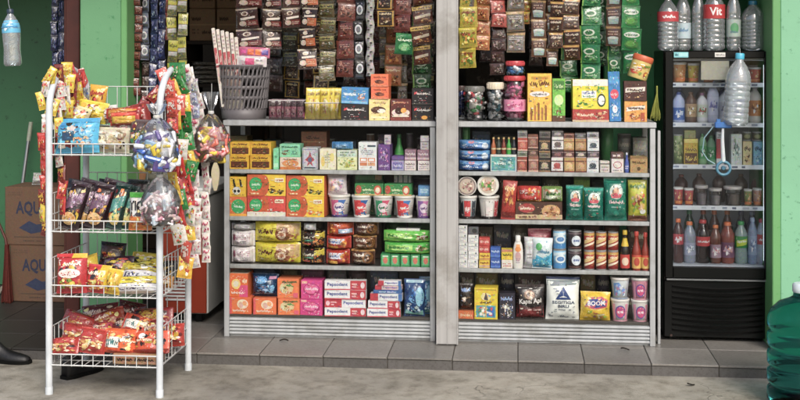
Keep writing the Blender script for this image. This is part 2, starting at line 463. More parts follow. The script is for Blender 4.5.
def mk_bag(w_, d_, h_, col, art=(), hor=False, seed=1, crimp=.07, back=None, fat=1.0):
    """pillow pack; crimped ends top/bottom, or left/right when hor"""
    sx = Vector((seed * 3.1, seed * 1.7, 0))
    def prof(t, sharp):
        t = min(max(t, 0), 1); q = abs(2 * t - 1); return max(0.0, 1 - q ** sharp)
    def yoff(u, v):
        a, b_ = (v, u) if not hor else (u, v)
        c = (a - crimp) / (1 - 2 * crimp)
        e = (prof(c, 2.6) ** .55 if 0 < c < 1 else 0) * (prof(b_, 3.2) ** .6)
        wr = noise.noise(Vector((u * 4, v * 4, 0)) + sx) * .22 + noise.noise(Vector((u * 11, v * 9, 4)) + sx) * .1
        return d_ / 2 * fat * e * (1 + wr) + .0008
    def pos(u, v):
        pin = 1 - .05 * (1 - prof(v, 4)) if hor else 1
        zz = v * h_
        if hor: zz = h_ / 2 + (v - .5) * h_ * (1 - .10 * (1 - prof(u, 6)))
        xx = (-w_ / 2 + u * w_) * (1 if hor else 1 - .05 * prof(v, 3) + .03 * noise.noise(Vector((v * 3, seed, 1))))
        return xx, zz
    def front(u, v):
        x, z = pos(u, v); y = yoff(u, v)
        e = .02; dyu = (yoff(u + e, v) - yoff(u - e, v)) / (2 * e * w_); dyv = (yoff(u, v + e) - yoff(u, v - e)) / (2 * e * h_)
        n = Vector((-dyu, -1, -dyv)).normalized() if abs(dyu) < 4 and abs(dyv) < 4 else Vector((0, -1, 0))
        return Vector((x, -y, z)), Vector((n.x * .3, -1, n.z * .3)).normalized()
    mb = MB(); nu, nv = (18, 12) if hor else (13, 18); V = []; F = []
    for side in (-1, 1):
        for j in range(nv + 1):
            for i in range(nu + 1):
                u, v = i / nu, j / nv; x, z = pos(u, v); V.append((x, side * yoff(u, v), z))
    m = (nu + 1) * (nv + 1)
    for j in range(nv):
        for i in range(nu):
            a = j * (nu + 1) + i; F.append([a, a + 1, a + nu + 2, a + nu + 1]); F.append([m + a, m + a + nu + 1, m + a + nu + 2, m + a + 1])
    mb.add(V, F, col, True)
    ring = [i for i in range(nu + 1)] + [j * (nu + 1) + nu for j in range(1, nv + 1)] + [nv * (nu + 1) + i for i in range(nu - 1, -1, -1)] + [j * (nu + 1) for j in range(nv - 1, 0, -1)]
    mb.add(V, [[ring[k], m + ring[k], m + ring[(k + 1) % len(ring)], ring[(k + 1) % len(ring)]] for k in range(len(ring))], col)
    # the art follows the sampled surface so that it never sinks into it
    def samp(u, v):
        fu, fv = min(max(u, 0), .9999) * nu, min(max(v, 0), .9999) * nv; i, j = int(fu), int(fv); du, dv = fu - i, fv - j
        a = j * (nu + 1) + i
        q = [Vector(V[k]) for k in (a, a + 1, a + nu + 1, a + nu + 2)]
        p = q[0] * (1 - du) * (1 - dv) + q[1] * du * (1 - dv) + q[2] * (1 - du) * dv + q[3] * du * dv
        return p, front(u, v)[1]
    art_on(mb, samp, art, True, .0012, .0003, random.Random(seed), 26 if w_ > .095 else 8)
    return mb

def lathe_surf(prof, span=1.45):
    """u across the front of a turned body, v from its bottom to its top"""
    z0, z1 = prof[0][1], prof[-1][1]
    def f(u, v):
        z = z0 + v * (z1 - z0); r = prof[0][0]
        for (ra, za), (rb, zb) in zip(prof, prof[1:]):
            if za <= z <= zb and zb > za: r = ra + (rb - ra) * (z - za) / (zb - za); break
        a = (u - .5) * 2 * span
        return Vector((r * math.sin(a), -r * math.cos(a), z)), Vector((math.sin(a), -math.cos(a), 0))
    return f

def mk_can(w_, h_, col, art=(), rim='#9a9a9a', top='#8a8a8c'):
    r = w_ / 2; mb = MB()
    mb.lathe([(r * .9, 0), (r * .97, .003), (r * .94, .005)], 20, rim, True, False)
    body = [(r * .97, .005), (r * .97, h_ - .006)]
    mb.lathe([(r * .94, .005)] + body + [(r * .92, h_ - .005)], 20, col, False, False)
    mb.lathe([(r * .92, h_ - .005), (r * .96, h_ - .003), (r * .96, h_), (r * .9, h_), (r * .88, h_ - .003)], 20, rim, False, True)
    art_on(mb, lathe_surf(body), art, True, .0004, .0002, busy=16)
    return mb

def mk_cup(w_, h_, col, art=(), lid='#d8d5d0', rim='#e0ddd8'):
    r = w_ / 2; mb = MB()
    body = [(r * .74, .0), (r * .93, h_ * .88)]
    mb.lathe([(r * .7, 0)] + body, 22, col, True, False)
    mb.lathe([(r * .93, h_ * .88), (r, h_ * .9), (r, h_ * .97), (r * .97, h_)], 22, rim, True, False)
    mb.lathe([(r * .97, h_), (r * .9, h_ * .992)], 22, lid, False, True)
    art_on(mb, lathe_surf(body), art, True, .0006, .0002, busy=16)
    return mb

def bottle_prof(w_, h_, kind='soda'):
    r = w_ / 2
    if kind == 'water':
        p = [(r * .8, 0), (r, .012)]
        n = 7
        for i in range(n):
            z = .02 + (h_ * .60 - .02) * i / n; dz = (h_ * .60 - .02) / n
            p += [(r, z + dz * .15), (r * .985, z + dz * .35), (r * .925, z + dz * .5), (r * .985, z + dz * .65), (r, z + dz * .85)]
        p += [(r, h_ * .62), (r * .97, h_ * .66), (r * .86, h_ * .74), (r * .6, h_ * .83), (r * .34, h_ * .89), (r * .3, h_ * .93)]
    elif kind == 'waist':
        p = [(r * .82, 0), (r, .01), (r * .98, h_ * .12), (r * .9, h_ * .3), (r * .98, h_ * .48), (r, h_ * .66), (r * .86, h_ * .76), (r * .5, h_ * .86), (r * .34, h_ * .9), (r * .32, h_ * .93)]
    elif kind == 'sauce':
        p = [(r * .9, 0), (r, .006), (r, h_ * .5), (r * .8, h_ * .6), (r * .5, h_ * .72), (r * .42, h_ * .9)]
    else:
        p = [(r * .84, 0), (r, .012), (r * .98, h_ * .25), (r * .9, h_ * .38), (r * .97, h_ * .5), (r, h_ * .64), (r * .94, h_ * .72), (r * .72, h_ * .8), (r * .48, h_ * .87), (r * .42, h_ * .9), (r * .4, h_ * .93)]
    return p
# ================================================================== SETTING
GZ = -0.055
def sbox(name, mat, x0, x1, y0, y1, z0, z1, parent=None, b=.004):
    mb = MB(); mb.cbox(x0, x1, y0, y1, z0, z1, '#fff', b); return mb.build(name, mat, parent)
mb = MB(); mb.add([(-150, -150, GZ), (150, -150, GZ), (150, 150, GZ), (-150, 150, GZ)], [[0, 1, 2, 3]], '#fff')
struct(mb.build('ground', 'concrete'))
step = MB(); step.box(-4.205, 2.395, .006, 3.2, -.2, -.004, '#fff'); step = struct(step.build('step', 'grout'))
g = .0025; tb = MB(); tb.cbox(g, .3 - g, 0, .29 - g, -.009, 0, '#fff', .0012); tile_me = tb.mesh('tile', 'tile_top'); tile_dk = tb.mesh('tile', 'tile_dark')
tb = MB(); tb.cbox(g, .3 - g, .0005, .009, GZ - .01, -.011, '#fff', .0012); riser_me = tb.mesh('tile', 'tile_riser')
for i in range(-14, 8):
    x = -.005 + .3 * i
    link('tile', riser_me, step, (x, .001, 0))
    for j in range(5):
        if j > 1 and i > -5: continue
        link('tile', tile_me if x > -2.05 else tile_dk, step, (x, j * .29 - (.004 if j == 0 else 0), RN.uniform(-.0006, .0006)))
# building shell
def wall(name, label, mat, *b_, cat='wall'):
    return tag(sbox(name, mat, *b_), label, cat)
# green pier between the doorway and the shop opening (front, right side face with its stronger light painted in)
px0, px1 = P(80, 0, .5)[0], P(121, 0, .5)[0]
pier = thing('green_pillar', 'light green painted pier standing behind the wire snack rack', 'pillar', (0, 0, 0))
sbox('pillar_face', 'green_wall', px0, px1, .5, .75, 0, 2.5, pier)
sbox('pillar_side', 'green_side_shading', px1 + .0005, px1 + .032, .494, .76, 0, 2.5, pier)
# right pillar
qx = P(772, 0, .3)[0]
pr = thing('green_pillar', 'pale mint green pillar with scuffed paint right of the fridge', 'pillar', (0, 0, 0))
sbox('pillar_face', 'green_bright', qx + .036, qx + 1.5, .286, .9, 0, 2.5, pr)
sbox('pillar_side', 'green_side_shading', qx - .002, qx + .0355, .28, .9, 0, 2.5, pr)  # left side face, its shade painted as a darker green
# alcove on the left
ax1 = P(53, 0, 1.5)[0]
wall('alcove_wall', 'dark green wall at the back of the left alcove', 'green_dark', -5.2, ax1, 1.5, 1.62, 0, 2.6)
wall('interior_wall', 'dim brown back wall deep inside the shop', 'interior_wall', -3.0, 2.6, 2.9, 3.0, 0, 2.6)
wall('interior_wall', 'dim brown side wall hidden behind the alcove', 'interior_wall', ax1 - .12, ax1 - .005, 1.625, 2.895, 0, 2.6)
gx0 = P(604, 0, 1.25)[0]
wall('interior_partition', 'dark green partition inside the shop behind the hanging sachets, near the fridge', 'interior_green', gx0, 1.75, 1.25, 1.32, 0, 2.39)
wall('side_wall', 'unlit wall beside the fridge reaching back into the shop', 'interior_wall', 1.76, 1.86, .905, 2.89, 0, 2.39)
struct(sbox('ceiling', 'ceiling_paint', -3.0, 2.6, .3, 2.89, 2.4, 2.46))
struct(sbox('alcove_shade_slab', 'ceiling_paint', -5.2, ax1 + .05, .55, 1.495, 1.9, 2.0))  # unseen slab added to keep the upper alcove wall shaded
# door frame of dark red wood
dx0, dx1 = P(65.5, 0, .62)[0], P(79.5, 0, .62)[0]
df = thing('door_frame', 'dark red brown wooden door frame left of the green pier', 'door frame', (dx0, .62, 0))
mb = MB(); mb.cbox(0, dx1 - dx0, 0, .06, 0, 2.39, '#fff', .004); mb.build('jamb', 'dark_wood', df)
mb = MB(); mb.cbox(-.012, -.0005, .01, .05, 0, 2.39, '#fff', .002); mb.build('stop_bead', 'dark_wood', df)
# awning above the pavement (outside the picture, it shades the upper part of the shop front)
aw = thing('awning', 'grey metal awning roof over the shop front', 'awning', (0, 0, 2.5))
mb = MB(); V = []; F = []; n = 120
for i in range(n + 1):
    x = -6.5 + 10.5 * i / n; z = .018 * math.sin(i * 2.1)
    V += [(x, AWY, z - .12), (x, .55, z + .12), (x, AWY, z - .117), (x, .55, z + .123)]
for i in range(n):
    a = i * 4; F += [[a, a + 4, a + 5, a + 1], [a + 2, a + 3, a + 7, a + 6], [a, a + 2, a + 6, a + 4]]
mb.add(V, F, '#fff'); mb.build('roof_sheet', 'roof_sheet', aw)
for x in (-6.2, -3.2, -.2, 2.6):
    mb = MB(); mb.tube([(x, AWY + .05, -.17), (x, .5, .06)], .02, 6); mb.build('rafter', 'steel', aw)
lintel = tag(sbox('lintel', 'interior_wall', -2.4, 1.7, .3, .42, 1.98, 2.395), 'concrete lintel above the shop opening', 'lintel')
# pale post between the two cabinets
x0, x1 = P(436.3, 0, .245)[0], P(458, 0, .245)[0]
post = thing('white_post', 'scratched whitish metal post between the two display cabinets', 'post', (0, 0, 0))
sbox('post_body', 'post_alu', x0, x1, .245, .305, .004, 2.39, post)
for k, (a, b_) in enumerate(((.0, .006), (.052, .056), (.099, .105))):
    sbox('post_rib', 'post_alu', x0 + a * (x1 - x0) / .105, x0 + b_ * (x1 - x0) / .105, .2425, .2448, .0045, 2.385, post, .0008)

# ------------------------------------------------------------------ display cabinets
ZS = [.111, .3585, .596, .829, 1.0725]     # base board, shelves, counter top (upper faces)
CY0, CY1 = .32, .70
def cabinet(xa, xb, label):
    t = thing('display_cabinet', label, 'cabinet', ((xa + xb) / 2, CY0, 0)); ox = (xa + xb) / 2
    def part(name, mat, x0, x1, y0, y1, z0, z1, b=.002, parent=t):
        mb = MB(); mb.cbox(x0 - ox, x1 - ox, y0 - CY0, y1 - CY0, z0, z1, '#fff', b); return mb.build(name, mat, parent)
    w_ = .026
    for x in (xa, xb - w_):
        part('upright', 'aluminium', x, x + w_, CY0, CY0 + w_, 0, ZS[4] - .028)
        part('upright', 'aluminium', x, x + w_, CY1 - w_, CY1, 0, ZS[4] - .028)
    for z in ZS[1:4]:
        s = part('shelf', 'shelf_board', xa + .003, xb - .003, CY0 + .0272, CY1 - .028, z - .012, z - .0008)
        part('edge_strip', 'aluminium', xa + w_ + .0006, xb - w_ - .0006, CY0 + .004, CY0 + .026, z - .02, z, .002, s)
    s = part('counter_top', 'aluminium', xa - .004, xb + .004, CY0 - .006, CY1 + .004, ZS[4] - .0273, ZS[4], .003)
    part('base_board', 'shelf_board', xa + w_ + .001, xb - w_ - .001, CY0 + .012, CY1 - .028, .098, .113)
    mb = MB(); mb.box(xa + w_ + .0008 - ox, xb - w_ - .0008 - ox, .0002, .0032, .1, ZS[4] - .0285, '#fff'); mb.build('glass_pane', 'cabinet_glass', t)
    # ribbed kick panel
    mb = MB(); V = []; prof = []
    zz = .012
    for k in range(5):
        prof += [(.004, zz), (-.006, zz + .0005), (-.0095, zz + .003), (-.0095, zz + .0095), (-.006, zz + .0125), (.004, zz + .013)]; zz += .0172
    for x in (xa + w_ + .0008, xb - w_ - .0008): V += [(x - ox, y + .013, z) for y, z in prof]
    n = len(prof); mb.add(V, [[i, n + i, n + i + 1, i + 1] for i in range(n - 1)], '#fff')
    mb.box(xa + w_ + .001 - ox, xb - w_ - .001 - ox, .0185, .0205, .001, .0975, '#fff'); mb.build('kick_panel', 'kick_alu', t)
    return t
LX0, LX1 = P(224, 0, CY0)[0], P(435.3, 0, CY0)[0]
RX0, RX1 = P(452.5, 0, CY0)[0], P(655.5, 0, CY0)[0]
cabinet(LX0, LX1, 'left aluminium display cabinet with four packed shelves beside the wire rack')
cabinet(RX0, RX1, 'right aluminium display cabinet with four packed shelves beside the black fridge')
# pale rear leg of the right cabinet, beside the fridge
xg = P(657.6, 0, .37)[0]
tag(sbox('cabinet_rear_leg', 'aluminium', xg, xg + .014, .37, .40, 0, 1.03, None, .002), 'thin pale upright strip between right cabinet and fridge', 'strip')

# ------------------------------------------------------------------ fridge
FY = .42
fx0, fx1 = P(664.5, 0, FY)[0], P(772.5, 0, FY)[0]; fw = fx1 - fx0; FH = P(700, 50.5, FY)[1]
FD = .46
def FZ(py, Y=.5): return P(718, py, Y)[1]
fr = thing('display_fridge', 'black glass-door drinks fridge packed with bottles and cartons', 'fridge', (fx0 + fw / 2, FY, 0))
def fp(name, mat, x0, x1, y0, y1, z0, z1, b=.003, parent=fr):
    mb = MB(); mb.cbox(x0 - fw / 2, x1 - fw / 2, y0, y1, z0, z1, '#fff', b); return mb.build(name, mat, parent)
gz0, gz1 = P(718, 268, FY)[1], P(718, 58, FY)[1]          # glass opening
bz = P(718, 279, FY)[1]                                    # door bottom
body = fp('cabinet_body', 'black_metal', 0, .02, .045, FD, .03, FH)
fp('side_panel', 'black_metal', fw - .02, fw, .045, FD, .03, FH)
fp('top_panel', 'black_metal', .0205, fw - .0205, .045, FD, FH - .035, FH)
fp('back_panel', 'black_metal', .0205, fw - .0205, FD - .012, FD, .03, FH - .036)
fp('floor_panel', 'black_metal', .0205, fw - .0205, .06, FD - .0125, bz - .02, bz + .008)
lin = fp('liner_back', 'fridge_white', .026, fw - .026, FD - .03, FD - .0125, bz + .009, FH - .0355)
fp('liner_side', 'fridge_white', .0205, .0255, .05, FD - .031, bz + .009, FH - .0355)
fp('liner_side', 'fridge_white', fw - .0255, fw - .0205, .05, FD - .031, bz + .009, FH - .0355)
fp('liner_top', 'fridge_white', .026, fw - .026, .05, FD - .031, FH - .05, FH - .0355)
fp('liner_floor', 'fridge_white', .026, fw - .026, .05, FD - .031, bz + .0085, gz0 + .004)
door = fp('door', 'black_plastic', .004, .042, .006, .042, bz, FH - .003)
fp('door_frame', 'black_plastic', fw - .034, fw - .004, .006, .042, bz, FH - .003)
fp('door_frame', 'black_plastic', .0425, fw - .0345, .006, .042, gz1, FH - .003)
fp('door_frame', 'black_plastic', .0425, fw - .0345, .006, .042, bz, gz0)
mb = MB(); mb.box(.0425 - fw / 2, fw / 2 - .0345, .022, .026, gz0 + .0005, gz1 - .0005, '#fff'); mb.build('glass_pane', 'door_glass', fr)
fp('hinge_bar', 'steel', .01, fw - .01, .012, .04, bz - .014, bz - .003)
# lower grille with curved louvres
fp('grille_panel', 'black_plastic', .002, fw - .002, .03, .06, .02, bz - .016)
nl = 9
for k in range(nl):
    z = .055 + (bz - .1) * k / (nl - 1); pts = []
    for i in range(13):
        u = i / 12; pts.append((-fw / 2 + .04 + u * (fw - .08), .027 - .01 * math.sin(math.pi * u), z - .012 * math.sin(math.pi * u)))
    mb = MB()
    for (a, b_) in zip(pts, pts[1:]):
        mb.add([(a[0], a[1], a[2] - .005), (b_[0], b_[1], b_[2] - .005), (b_[0], b_[1] - .006, b_[2] + .006), (a[0], a[1] - .006, a[2] + .006), (b_[0], .03, b_[2] + .008), (a[0], .03, a[2] + .008)], [[0, 1, 2, 3], [3, 2, 4, 5]], '#fff')
    mb.build('louvre', 'black_plastic', fr)
mb = MB(); mb.lathe([(.006, 0), (.006, .004)], 10, '#3a2a24'); mb.xf(Matrix.Rotation(math.pi / 2, 4, 'X')); mb.build('foot_bolt', 'plastic', fr, (-fw / 2 + .035, .028, .028))
for x in (.05, fw - .05): fp('foot', 'black_plastic', x - .02, x + .02, .08, .12, .001, .03)
for x in (.05, fw - .05): fp('foot', 'black_plastic', x - .02, x + .02, FD - .1, FD - .06, .001, .03)
FSH = [83.5, 123.5, 165.5, 206.5]
for py in FSH:
    z = FZ(py); mb = MB(); x0, x1 = .0262 - fw / 2, fw / 2 - .0262
    for i in range(19):
        x = x0 + .01 + (x1 - x0 - .02) * i / 18; mb.tube([(x, .085, z - .003), (x, FD - .04, z - .003)], .002, 4, '#d8dade')
    for y in (.2, .32): mb.tube([(x0, y, z - .007), (x1, y, z - .007)], .003, 4, '#d8dade')
    s = mb.build('wire_shelf', 'plastic', fr)
    mb = MB(); mb.cbox(x0, x1, .074, .084, z - .018, z + .004, '#dfe2e8', .001)
    rf = lambda u, v: (Vector((x0 + u * (x1 - x0), .074, z - .018 + v * .022)), Vector((0, -1, 0)))
    A = []
    rnd = random.Random(int(py))
    for i in range(9):
        if rnd.random() < .75:
            u = .03 + i * .105 + rnd.uniform(0, .02); A.append(rr(u, .3, u + rnd.uniform(.03, .07), .75, rnd.choice(['#8a93a8', '#5a647c', '#b0b4c0'])))
    art_on(mb, rf, A); mb.build('price_rail', 'plastic', s)
# hidden lamp strips behind the door frame
m_, nt_, b__ = nodes_of('fridge_lamp'); b__.inputs['Emission Color'].default_value = (.86, .93, 1, 1); b__.inputs['Emission Strength'].default_value = 4; MATS['fridge_lamp'] = m_
for x in (.0325, fw - .0288):
    mb = MB(); mb.tube([(x - fw / 2, .054, gz0 + .03), (x - fw / 2, .054, FH - .07)], .0028, 6); mb.build('lamp_strip', 'fridge_lamp', fr)
# stickers on the header
def fsticker(name, px0_, px1_, py0, py1, col, art):
    x0 = P(px0_, 0, FY)[0] - fx0 - fw / 2; x1 = P(px1_, 0, FY)[0] - fx0 - fw / 2; z0, z1 = P(718, py1, FY)[1], P(718, py0, FY)[1]
    mb = MB(); mb.box(x0, x1, .0045, .0058, z0, z1, col)
    art_on(mb, lambda u, v: (Vector((x0 + u * (x1 - x0), .0045, z0 + v * (z1 - z0))), Vector((0, -1, 0))), art); mb.build(name, 'plastic', fr)
fsticker('sticker', 674, 688.5, 52, 57.5, '#7fc4cc', [hd(.08, .25, .3, .8, '#2a6a78', 2), rr(.35, .2, .95, .85, '#a8dce0')])
fsticker('sticker', 715, 725.5, 52.5, 57, '#d8d6d0', [hd(.12, .25, .9, .75, '#555', 5)])
# pale paper sheet stuck inside the glass
x0 = P(701, 0, FY + .03)[0]; x1 = P(729, 0, FY + .03)[0]
mb = MB(); mb.cbox(x0 - fx0 - fw / 2, x1 - fx0 - fw / 2, .0265, .0285, P(715, 80, FY)[1], P(715, 61, FY)[1], '#d9d2bc', .0005); mb.build('paper_notice', 'matte', fr)
# ================================================================== SHELF GOODS
SEED = [0]
LEV = {1: [''], 2: ['lower', 'upper'], 3: ['bottom', 'middle', 'top'], 4: ['lowest', 'second lowest', 'second highest', 'topmost'],
       5: ['lowest', 'second lowest', 'middle', 'second highest', 'topmost']}
def bottle(name, label, cat, loc, w_, h_, kind, body_mat, body_col, cap, lab=None, lart=(), lz=(.3, .58), rot=(0, 0, 0), group=None, fill=None):
    t = thing(name, label, cat, loc, rot, group); p = bottle_prof(w_, h_, kind)
    mb = MB(); mb.lathe(p, 18, body_col); mb.build('body', body_mat, t)
    rn, zn = p[-1]
    mb = MB(); rc = rn * 1.18
    mb.lathe([(rc, zn - h_ * .012), (rc * 1.02, zn), (rc, h_ - .003), (rc * .85, h_)], 14, cap); mb.build('cap', 'plastic', t)
    if lab:
        r = w_ / 2 * 1.012
        def rad(z):
            for (ra, za), (rb, zb) in zip(p, p[1:]):
                if za <= z <= zb and zb > za: return ra + (rb - ra) * (z - za) / (zb - za)
            return r
        zs = [h_ * (lz[0] + (lz[1] - lz[0]) * i / 4) for i in range(5)]
        pr_ = [((max(rad(z), w_ / 2 * .93) if kind == 'water' else rad(z)) + .0007, z) for z in zs]
        if kind == 'water': pr_ = [(w_ / 2 + .0007, z) for z in zs]
        mb = MB(); mb.lathe(pr_, 18, lab, False, False); art_on(mb, lathe_surf(pr_), lart, True, .0006, .0002); mb.build('label', 'plastic', t)
    return t

def put(name, shape, desc, cat, px0, px1, hpx, base, Y, depth, col, art=(), **o):
    """one product: front plane Y, standing on height base; returns its top"""
    SEED[0] += 1; sd_ = SEED[0]; rnd = random.Random(sd_)
    X0, X1 = P(px0, 0, Y)[0], P(px1, 0, Y)[0]; xm = (X0 + X1) / 2; w_ = X1 - X0
    h_ = hpx * MPP((px0 + px1) / 2, Y)
    ry = math.radians(o.get('tilt', rnd.uniform(-1.6, 1.6) if shape == 'bag' else 0)); rz = math.radians(o.get('yaw', rnd.uniform(-3.6, 3.6)))
    mat = o.get('mat')
    if shape == 'box':
        mb = mk_box(w_ * .985, depth, h_ - .0006, col, art, o.get('side'), o.get('top')); mat = mat or 'card'; yc = Y + depth / 2
    elif shape in ('bag', 'hbag'):
        mb = mk_bag(w_, depth, h_, col, art, shape == 'hbag', sd_, o.get('crimp', .07), fat=o.get('fat', 1)); mat = mat or 'foil'; yc = Y + depth / 2
    elif shape == 'can':
        mb = mk_can(w_, h_ - .0006, col, art); mat = mat or 'plastic'; yc = Y + w_ / 2
    elif shape == 'cup':
        mb = mk_cup(w_, h_ - .0006, col, art, o.get('lid', '#d8d5d0')); mat = mat or 'plastic'; yc = Y + w_ / 2
    rx = math.radians(o.get('lean', 0))
    ob = mb.build(name, mat, None, (xm, yc, base + .0004), (rx, ry, rz))
    tag(ob, desc, cat, o.get('group')); return base + h_

def stack(row, px0, px1, items, Y=None, depth=.09, base=None):
    """items listed from the bottom: (name, shape, desc, cat, hpx, col, art[, opts])"""
    zb, y0, phrase = ROWS[row]; Y = y0 if Y is None else Y; z = zb if base is None else base
    descs = [it[2] for it in items]
    for k, it in enumerate(items):
        o = dict(it[7]) if len(it) > 7 else {}
        same = [i for i, d in enumerate(descs) if d == it[2]]
        desc = it[2] if len(same) == 1 else LEV[len(same)][same.index(k)] + ' ' + it[2]
        a, b_ = o.pop('x', (px0, px1))
        z = put(it[0], it[1], desc + phrase, it[3], a, b_, it[4], z, Y + o.pop('dy', RN.uniform(0, .006)), o.pop('d', depth), it[5], it[6], **o)
    return z
YF = CY0 + .012
ROWS = {'LA': (ZS[3], YF, ', left cabinet top shelf'), 'LB': (ZS[2], YF, ', left cabinet second shelf'), 'LC': (ZS[1], YF, ', left cabinet third shelf'), 'LD': (ZS[0], YF - .004, ', left cabinet bottom shelf'),
        'RA': (ZS[3], YF, ', right cabinet top shelf'), 'RB': (ZS[2], YF, ', right cabinet second shelf'), 'RC': (ZS[1], YF, ', right cabinet third shelf'), 'RD': (ZS[0], YF - .004, ', right cabinet bottom shelf'),
        'LT': (ZS[4], CY0 + .02, ' on left counter'), 'RT': (ZS[4], CY0 + .02, ' on right counter')}
# ---- left cabinet, top shelf
ya = [rr(0, .72, 1, 1, '#d8a416'), hd(.12, .76, .88, .94, '#5a3410', 7), rr(.08, .12, .92, .58, '#5b2a12'), bl(.1, .14, .9, .56, ['#8a3a16', '#2e1a10', '#a8581e', '#3c4a1a'], 7), sq(.1, .6, .9, .7, '#6a4a10', 1)]
yb = ('tea_box', 'box', '', 'box', 13.5, '#e2b31c', ya)
for a, b_, n in ((229.5, 249.5, 'yellow box with brown picture, far left column'), (250.3, 271.5, 'yellow box with brown picture, second column')):
    stack('LA', a, b_, [yb[:2] + (n,) + yb[3:]] * 2, depth=.11)
stack('LA', 273, 278.5, [('medicine_box', 'box', 'narrow mint green carton on edge', 'box', 21, '#7fd0a0', [hd(.25, .55, .8, .7, '#2a7a5a', 3), rr(.1, .1, .9, .3, '#b8e8c8')])])
stack('LA', 279.5, 300.5, [('tea_box', 'box', 'orange and cream carton under the mint one', 'box', 12.3, '#d9ccb8', [rr(0, .0, 1, .22, '#c9702c'), el(.5, .5, .4, .3, '#d08a4a'), bl(.2, .2, .8, .75, ['#b85a24', '#e0b080', '#8a5a3a', '#cfd8d0'], 8), hd(.2, .78, .8, .92, '#8a4a2a', 6)]),
    ('tea_box', 'box', 'mint carton lying on the orange one', 'box', 13, '#84cda6', [hd(.1, .7, .9, .88, '#2d5a44', 8), bl(.08, .1, .5, .6, ['#6a4a30', '#8a5a3a', '#3a5a3a'], 6), sq(.55, .2, .92, .55, '#3a7a5a', 3)])])
stack('LA', 302.5, 318, [('powder_box', 'box', 'grey carton with red star emblem', 'box', 22, '#b9bac0', [rr(.06, .06, .94, .94, '#8d90a0'), rr(.1, .1, .9, .9, '#c2c4cc'), pg([(.5, .85), (.6, .6), (.82, .45), (.62, .35), (.7, .15), (.5, .28), (.3, .15), (.38, .35), (.18, .45), (.4, .6)], '#b03a44'), el(.5, .45, .14, .12, '#5a5a78'), rr(.15, .06, .85, .12, '#44485a')])])
stack('LA', 301, 327, [('spice_box', 'box', 'brown carton behind the grey star carton', 'box', 36, '#7d4a2c', [hd(.2, .78, .7, .86, '#3a2216', 6), rr(.1, .7, .9, .73, '#a07048')])], Y=YF + .12, depth=.1)
stack('LA', 319.5, 336, [('soap_box', 'box', 'cream carton with yellow flowers', 'box', 21, '#e2dcc2', [el(.2, .4, .12, .25, '#d8c46a'), el(.75, .6, .14, .2, '#e0d080'), sq(.3, .3, .7, .8, '#9aa08a', 4), rr(.45, .1, .52, .9, '#c8c0a0')])])
stack('LA', 337, 357, [('soap_box', 'box', 'pale yellow carton with green leaf pattern', 'box', 20, '#dadfae', [rr(0, .65, 1, 1, '#c8d4c8'), sq(.1, .7, .9, .95, '#5a7a6a', 2), bl(.05, .1, .95, .62, ['#b8c050', '#e8e0a0', '#7a9a5a', '#d0c060', '#4a6a4a'], 14)]),
    ('tissue_pack', 'hbag', 'blue pack lying on the leaf carton', 'pack', 8, '#3f7fb4', [sq(.2, .3, .8, .7, '#a8c8e0', 2)], {'x': (331, 352), 'd': .07})])
stack('LA', 358.5, 377, [('medicine_box', 'box', 'tall white carton with orange windows', 'box', 28, '#dfe2e4', [rr(.08, .3, .48, .44, '#d88a5a'), rr(.52, .3, .92, .44, '#d88a5a'), rr(.08, .16, .48, .28, '#c8784a'), rr(.52, .16, .92, .28, '#d8a078'), rr(.14, .33, .42, .41, '#eee'), rr(.58, .33, .86, .41, '#eee'), rr(.5, .84, .95, .9, '#3a4a5a'), sq(.1, .55, .8, .75, '#8a98a4', 3)])])
stack('LA', 378.5, 390.5, [('soap_box', 'box', 'purple carton with flower bunch', 'box', 26, '#6a3f86', [bl(.1, .3, .9, .9, ['#b890c8', '#8a5aa0', '#d8c0e0', '#4a2a60', '#c878b0'], 14), hd(.1, .12, .9, .24, '#e0d0ea', 5)]),
    ('medicine_box', 'box', 'small greyish box on the purple carton', 'box', 9.5, '#b8b0b8', [sq(.1, .2, .9, .8, '#7a6a80', 2)], {'x': (384, 390.5), 'd': .05})])
stack('LA', 391.5, 404, [('soap_box', 'box', 'small lilac carton', 'box', 10.5, '#a8a0c8', [rr(.1, .15, .9, .8, '#6a62a0'), hd(.18, .3, .82, .65, '#d8d4ee', 5)]), ('soap_box', 'box', 'flat purple packet on the lilac carton', 'box', 3.8, '#6b4a8c', [])])
x, z = P(398.5, 0, YF + .1)[0], ZS[3]
bottle('lotion_bottle', 'green bottle behind the lilac carton, left cabinet top shelf', 'bottle', (x, YF + .13, z), .045, .17, 'sauce', 'plastic', '#3f9a4a', '#2c6a38', '#5ab45a', [sq(.2, .2, .8, .8, '#1d5a2a', 3)], (.1, .45))
smw = [hd(.1, .55, .9, .8, '#7a5a68', 5), sq(.1, .15, .9, .5, '#a890a0', 2)]
smb = [hd(.1, .5, .9, .75, '#e0d0d8', 5), rr(0, .1, 1, .3, '#c8b0b8')]
stack('LA', 404.5, 416, [('medicine_box', 'box', 'white small box in left column of the right end', 'box', 10, '#ddd4d2', smw), ('medicine_box', 'box', 'mauve small box in left column of the right end', 'box', 11, '#8a6a78', smb)], depth=.06)
stack('LA', 417.5, 429.5, [('medicine_box', 'box', 'white small box in right column of the right end', 'box', 10, '#e0d9d6', smw), ('medicine_box', 'box', 'mauve small box in right column of the right end', 'box', 11, '#94707e', smb), ('medicine_box', 'box', 'grey cube box topping the right end', 'box', 14, '#b9b2b6', [rr(0, .55, 1, .62, '#6a5a64'), sq(.15, .1, .85, .5, '#8a7a84', 2)], {'x': (420, 428.5)})], depth=.06)
